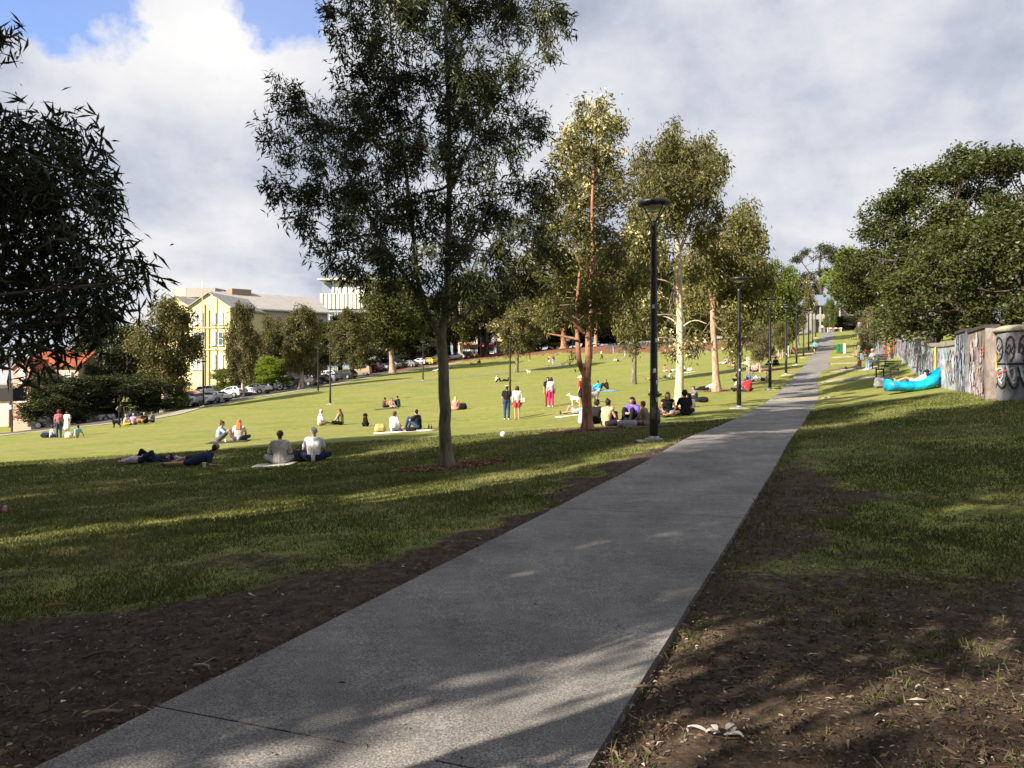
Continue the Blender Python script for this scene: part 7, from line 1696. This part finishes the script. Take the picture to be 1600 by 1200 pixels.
# the modern white block
YM = 200.0; x0, x1 = bx(498, YM), bx(604, YM); g2 = gz(x0, YM); zt = bz(437, YM); e = empty('office_block', ((x0 + x1) / 2, YM, g2), rad(-6), 'modern white office block with vertical fins behind the trees', 'building'); w_ = x1 - x0
M_MW = plain('white_panel', (.66, .64, .60), .6); M_FIN = plain('cream_fin', (.60, .56, .46), .7); M_MG = plain('tinted_glass', (.22, .26, .32), .15, .6)
zm = bz(459, YM); MB().box((0, 9, (zm - g2) / 2 - 1), (w_, 18, zm - g2 + 2)).obj('lower_floors', M_MG, e); MB().box((w_ * .08, 9.5, (zt + zm) / 2 - g2), (w_ * .84, 16.6, zt - zm)).obj('top_floor', M_MW, e); MB().box((w_ * -.42, 9.5, (zt + zm) / 2 - g2 - .2), (w_ * .16, 15.5, zt - zm - .5)).obj('corner_glazing', M_MG, e); MB().box((0, 8.8, zt - g2 + .2), (w_ + .8, 19, .4)).obj('roof_slab', M_FIN, e)
for k in range(16):
    MB().box((-w_ / 2 + w_ * (k + .5) / 16, -.2, zm - g2 - 1.8), (w_ / 16 * (.62 + .3 * ((k * 7) % 3) / 3), .35, 3.6 + .3)).obj('fin_panel', M_FIN, e)
for k in range(8): MB().box((w_ * -.3 + w_ * .78 * k / 8, -.0 + 1.08, (zt + zm) / 2 - g2), (.12, .2, zt - zm - .3)).obj('mullion', M_MG, e)
for k in range(8): window(e, (-w_ / 2 + 1.2 + k * w_ / 8, 0, zm - g2 - 5.4), 1.4, 2.0, dark=True)
# pink gabled house
YP = 84.0; x0, x1 = bx(20, YP), bx(49, YP); g3 = gz((x0 + x1) / 2, YP); hp = bz(577, YP) - g3
M_PNK = plain('pink_render', (.54, .32, .25), .85, vary=.06, sc=1); M_PBR = plain('salmon_brick', (.40, .20, .14), .9, vary=.2); M_TILE = None
t = NT('terracotta_tiles'); p_ = t.objc(); wv = t.n('ShaderNodeTexNoise'); t.put(wv.inputs['Vector'], p_); wv.inputs['Scale'].default_value = 2.5
M_TILE = t.bsdf(t.ramp(wv.outputs[0], [(.35, (.20, .055, .028)), (.65, (.34, .11, .055))]), .8, .2)
ph = empty('pink_house', ((x0 + x1) / 2, YP, g3), rad(-4), 'pink gabled house with terracotta tile roof behind the wide dark bush', 'house')
house_body(ph, x1 - x0, 7, hp, bz(563, YP) - bz(577, YP), M_PNK, M_TILE, True, .18)
window(ph, (.1, 0, bz(590, YP) - g3), .55, 1.15); MB().box((0, -.05, bz(607, YP) - g3), (x1 - x0 + .1, .12, .12)).obj('string_course', M_PBR, ph)
MB().lathe([(.42, -.06), (.44, .06)], 20).obj('arched_surround', M_WF, ph, loc=(.1, -.05, bz(583, YP) - g3), rot=(rad(90), 0, 0)); MB().lathe([(.55, -.06), (.57, .06)], 20).obj('arched_surround', M_WF, ph, loc=(.15, -.05, bz(615, YP) - g3), rot=(rad(90), 0, 0))
window(ph, (.15, 0, bz(620, YP) - g3), .7, .9, dark=True)
xa, xb = bx(46, 88), bx(128, 88); Lh = xb - xa
pw = empty('pink_house_wing', ((xa + xb) / 2, 87, g3), rad(6), 'rear wing of the pink house under a broad terracotta tiled roof', 'house')
hh = bz(572, 88) - g3; house_body(pw, Lh, 8, hh, bz(551, 92) - bz(572, 88), plain('cream_pink', (.62, .48, .36), .85), M_TILE, False, .3)
rhh = bz(551, 92) - bz(572, 88)
for k in range(9):      # courses of tiles on the slope that faces the park
    tt = (k + .5) / 9; MB().box((0, -.3 + (4.3) * tt, hh - .22 + (rhh + .22) * tt + .24), (Lh + .5, .10, .09)).obj('tile_course', M_TILE, pw)
for k in range(3): window(pw, (-Lh / 2 + .9 + k * 1.9, 0, hh - 1.2), .7, 1.1)
# grey roofed houses at the far left
for px0, px1, pt, pbm, Y, c, lab, nm in ((-40, 14, 572, 600, 96, (.50, .48, .46), 'white walled house with grey iron roof at the left edge', 'terrace_house'), (-70, 24, 555, 578, 108, (.38, .32, .28), 'house with grey roof rising behind the one at the left edge', 'terrace_house')):
    x0, x1 = bx(px0, Y), bx(px1, Y); g4 = gz(x1, Y); e = empty(nm, ((x0 + x1) / 2, Y, g4), .1, lab, 'house')
    house_body(e, x1 - x0, 8, bz(pbm, Y) - g4, bz(pt, Y) - bz(pbm, Y), plain('house_wall', c), plain('iron_roof', (.28, .30, .34)), False, .3)
    for k in range(2): window(e, (-(x1 - x0) / 4 + k * (x1 - x0) / 2, 0, bz(pbm, Y) - g4 - 1.3), .8, 1.2, dark=True)
# dark hoarding and utility pole
p = P(16, 668); e = empty('utility_pole', p, 0, 'wooden utility pole with crossarm in front of the pink house', 'utility pole')
MB().tube([(0, 0, 0), (.03, 0, 4), (-.12, 0, 8.2)], [.17, .15, .12], 10).obj('pole', BARK_DARK, e); MB().box((0, -.12, bz(578, p[1]) - p[2]), (1.5, .10, .12)).obj('crossarm', BARK_DARK, e)
for x in (-.6, .6): MB().lathe([(.05, 0), (.06, .06), (.03, .14)], 8).obj('insulator', M_WF, e, loc=(x, -.12, bz(578, p[1]) - p[2] + .06))
MB().box((.06, -.2, bz(636, p[1]) - p[2]), (.4, .2, .5)).obj('meter_box', M_WF, e)
x = bx(3, 76); e = empty('shelter', (x, 76, gz(x, 76)), 0, 'dark flat roofed shelter cut off by the left edge', 'shelter'); MB().box((0, 1, bz(617, 76) - gz(x, 76)), (2.2, 2.2, 1.25)).obj('roof_box', M_TRIM, e)
for a in (-.95, .95): MB().box((a, 0, .7), (.12, .12, 1.9)).obj('post', M_TRIM, e)
# blue roofed pavilion at the end of the path
YE = 172.0; g5 = gz(bx(1290, YE), YE); x0, x1 = bx(1262, YE), bx(1312, YE)
M_BR = plain('blue_grey_roof', (.15, .19, .25), .8, vary=.05); M_VW = plain('veranda_white', (.34, .33, .29), .8)
e = empty('pavilion', ((x0 + x1) / 2, YE, g5), 0, 'two storey building with blue grey roof and white posts at the end of the path', 'building'); w_ = x1 - x0
zr0, zr1 = bz(478, YE) - g5, bz(459, YE) - g5
V = [(-w_ / 2 - .4, -1.2, zr0), (w_ / 2 + .4, -1.2, zr0), (w_ / 2 + .4, 9.5, zr0), (-w_ / 2 - .4, 9.5, zr0), (-w_ / 2 + 1.6, 4, zr1), (w_ / 2 - 1.0, 4, zr1 + .3)]
MB().add(V, [(0, 3, 2, 1), (0, 1, 5, 4), (1, 2, 5), (2, 3, 4, 5), (3, 0, 4)]).obj('roof', M_BR, e)
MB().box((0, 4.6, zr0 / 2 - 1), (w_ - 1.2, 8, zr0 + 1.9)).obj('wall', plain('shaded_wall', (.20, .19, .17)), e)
for k in range(4): MB().box((-w_ / 2 + .3 + k * (w_ - .6) / 3, -.8, zr0 / 2 - .5), (.45 if k == 2 else .22, .3, zr0 + .9)).obj('post', M_VW, e)
MB().box((-w_ * .12, -.8, bz(496, YE) - g5), (w_ * .70, .16, .9)).obj('balustrade', M_VW, e)
for k in range(4): window(e, (-w_ / 2 + 1.3 + k * 1.35, .58, bz(487, YE) - g5), .8, 1.2, dark=True)
x0, x1 = bx(1306, 178), bx(1350, 178); e = empty('roadside_house', ((x0 + x1) / 2, 178, g5), .15, 'house with long blue grey roof and red awning right of the white posts', 'house')
house_body(e, x1 - x0, 8, bz(476, 178) - g5, bz(462, 178) - bz(476, 178), plain('brown_wall', (.22, .15, .11)), M_BR, False, .5); MB().box((.6, -.8, bz(483, 178) - g5), (2.0, 1.2, .9)).obj('awning', plain('red_awning', (.50, .13, .08)), e)
for k in range(3): window(e, (-1.8 + k * 1.8, 0, bz(488, 178) - g5), 1.0, 1.1, dark=True)
x0, x1 = bx(1312, 168), bx(1342, 168); e = empty('garden_wall', ((x0 + x1) / 2, 168, g5 - .3), 0, 'low cream wall at the far end of the path', 'wall'); MB().box((0, 0, .9), (x1 - x0, .3, 2.4)).obj('wall', M_VW, e); MB().box((0, 0, 2.15), (x1 - x0 + .1, .42, .10)).obj('coping', M_COPE, e)
# barrier across the path's end
p = P(1302, 519.5); p = (p[0] + 1.0, p[1] + 2, gz(p[0] + 1, p[1] + 2)); e = empty('barrier', p, 0, 'red and white barrier across the far end of the path', 'barrier')
for k in range(6): MB().box((-1.25 + k * .5, 0, .75), (.49, .06, .22)).obj('rail', plain('barrier_red', (.55, .10, .07)) if k % 2 == 0 else M_WF, e)
for a in (-1.3, 1.3): MB().box((a, 0, .42), (.10, .10, .9)).obj('post', M_WF, e)
# white shops glimpsed under the far trees
for px0, px1, pt, Y, c, lab, aw in ((716, 746, 520, 196, (.62, .58, .52), 'white shopfront glimpsed left of the forked white trunk', (.52, .20, .14)), (750, 772, 528, 198, (.62, .50, .46), 'shopfront with magenta awning behind the leaning black trunk', (.55, .04, .20)), (776, 806, 516, 200, (.55, .45, .25), 'yellow and white shopfront behind the flowering gum', (.60, .42, .08)),
                                (812, 834, 522, 202, (.60, .58, .56), 'pale shopfront right of the flowering gum', (.3, .3, .32)), (566, 600, 515, 196, (.60, .58, .54), 'white house front glimpsed between the trees above the tan van', (.36, .34, .32)), (655, 690, 480, 200, (.34, .20, .13), 'brick and white house above the yellow car', (.6, .6, .6))):
    x0, x1 = bx(px0, Y), bx(px1, Y); g6 = gz((x0 + x1) / 2, Y); h_ = bz(pt, Y) - g6; e = empty('shop', ((x0 + x1) / 2, Y, g6), 0, lab, 'shop'); MB().box((0, 3, h_ / 2 - .5), (x1 - x0, 6, h_ + 1)).obj('wall', plain('shop_wall', c), e); MB().box((0, -.6, h_ * .52), (x1 - x0 - .2, 1.2, .35), taper=.9).obj('awning', plain('awning', aw), e)
    for k in range(2): window(e, (-(x1 - x0) / 4 + k * (x1 - x0) / 2, 0, h_ * .78), .9, 1.0, dark=True); window(e, (-(x1 - x0) / 4 + k * (x1 - x0) / 2, 0, h_ * .25), 1.4, 1.4, dark=True)
print('objects', len(bpy.data.objects))
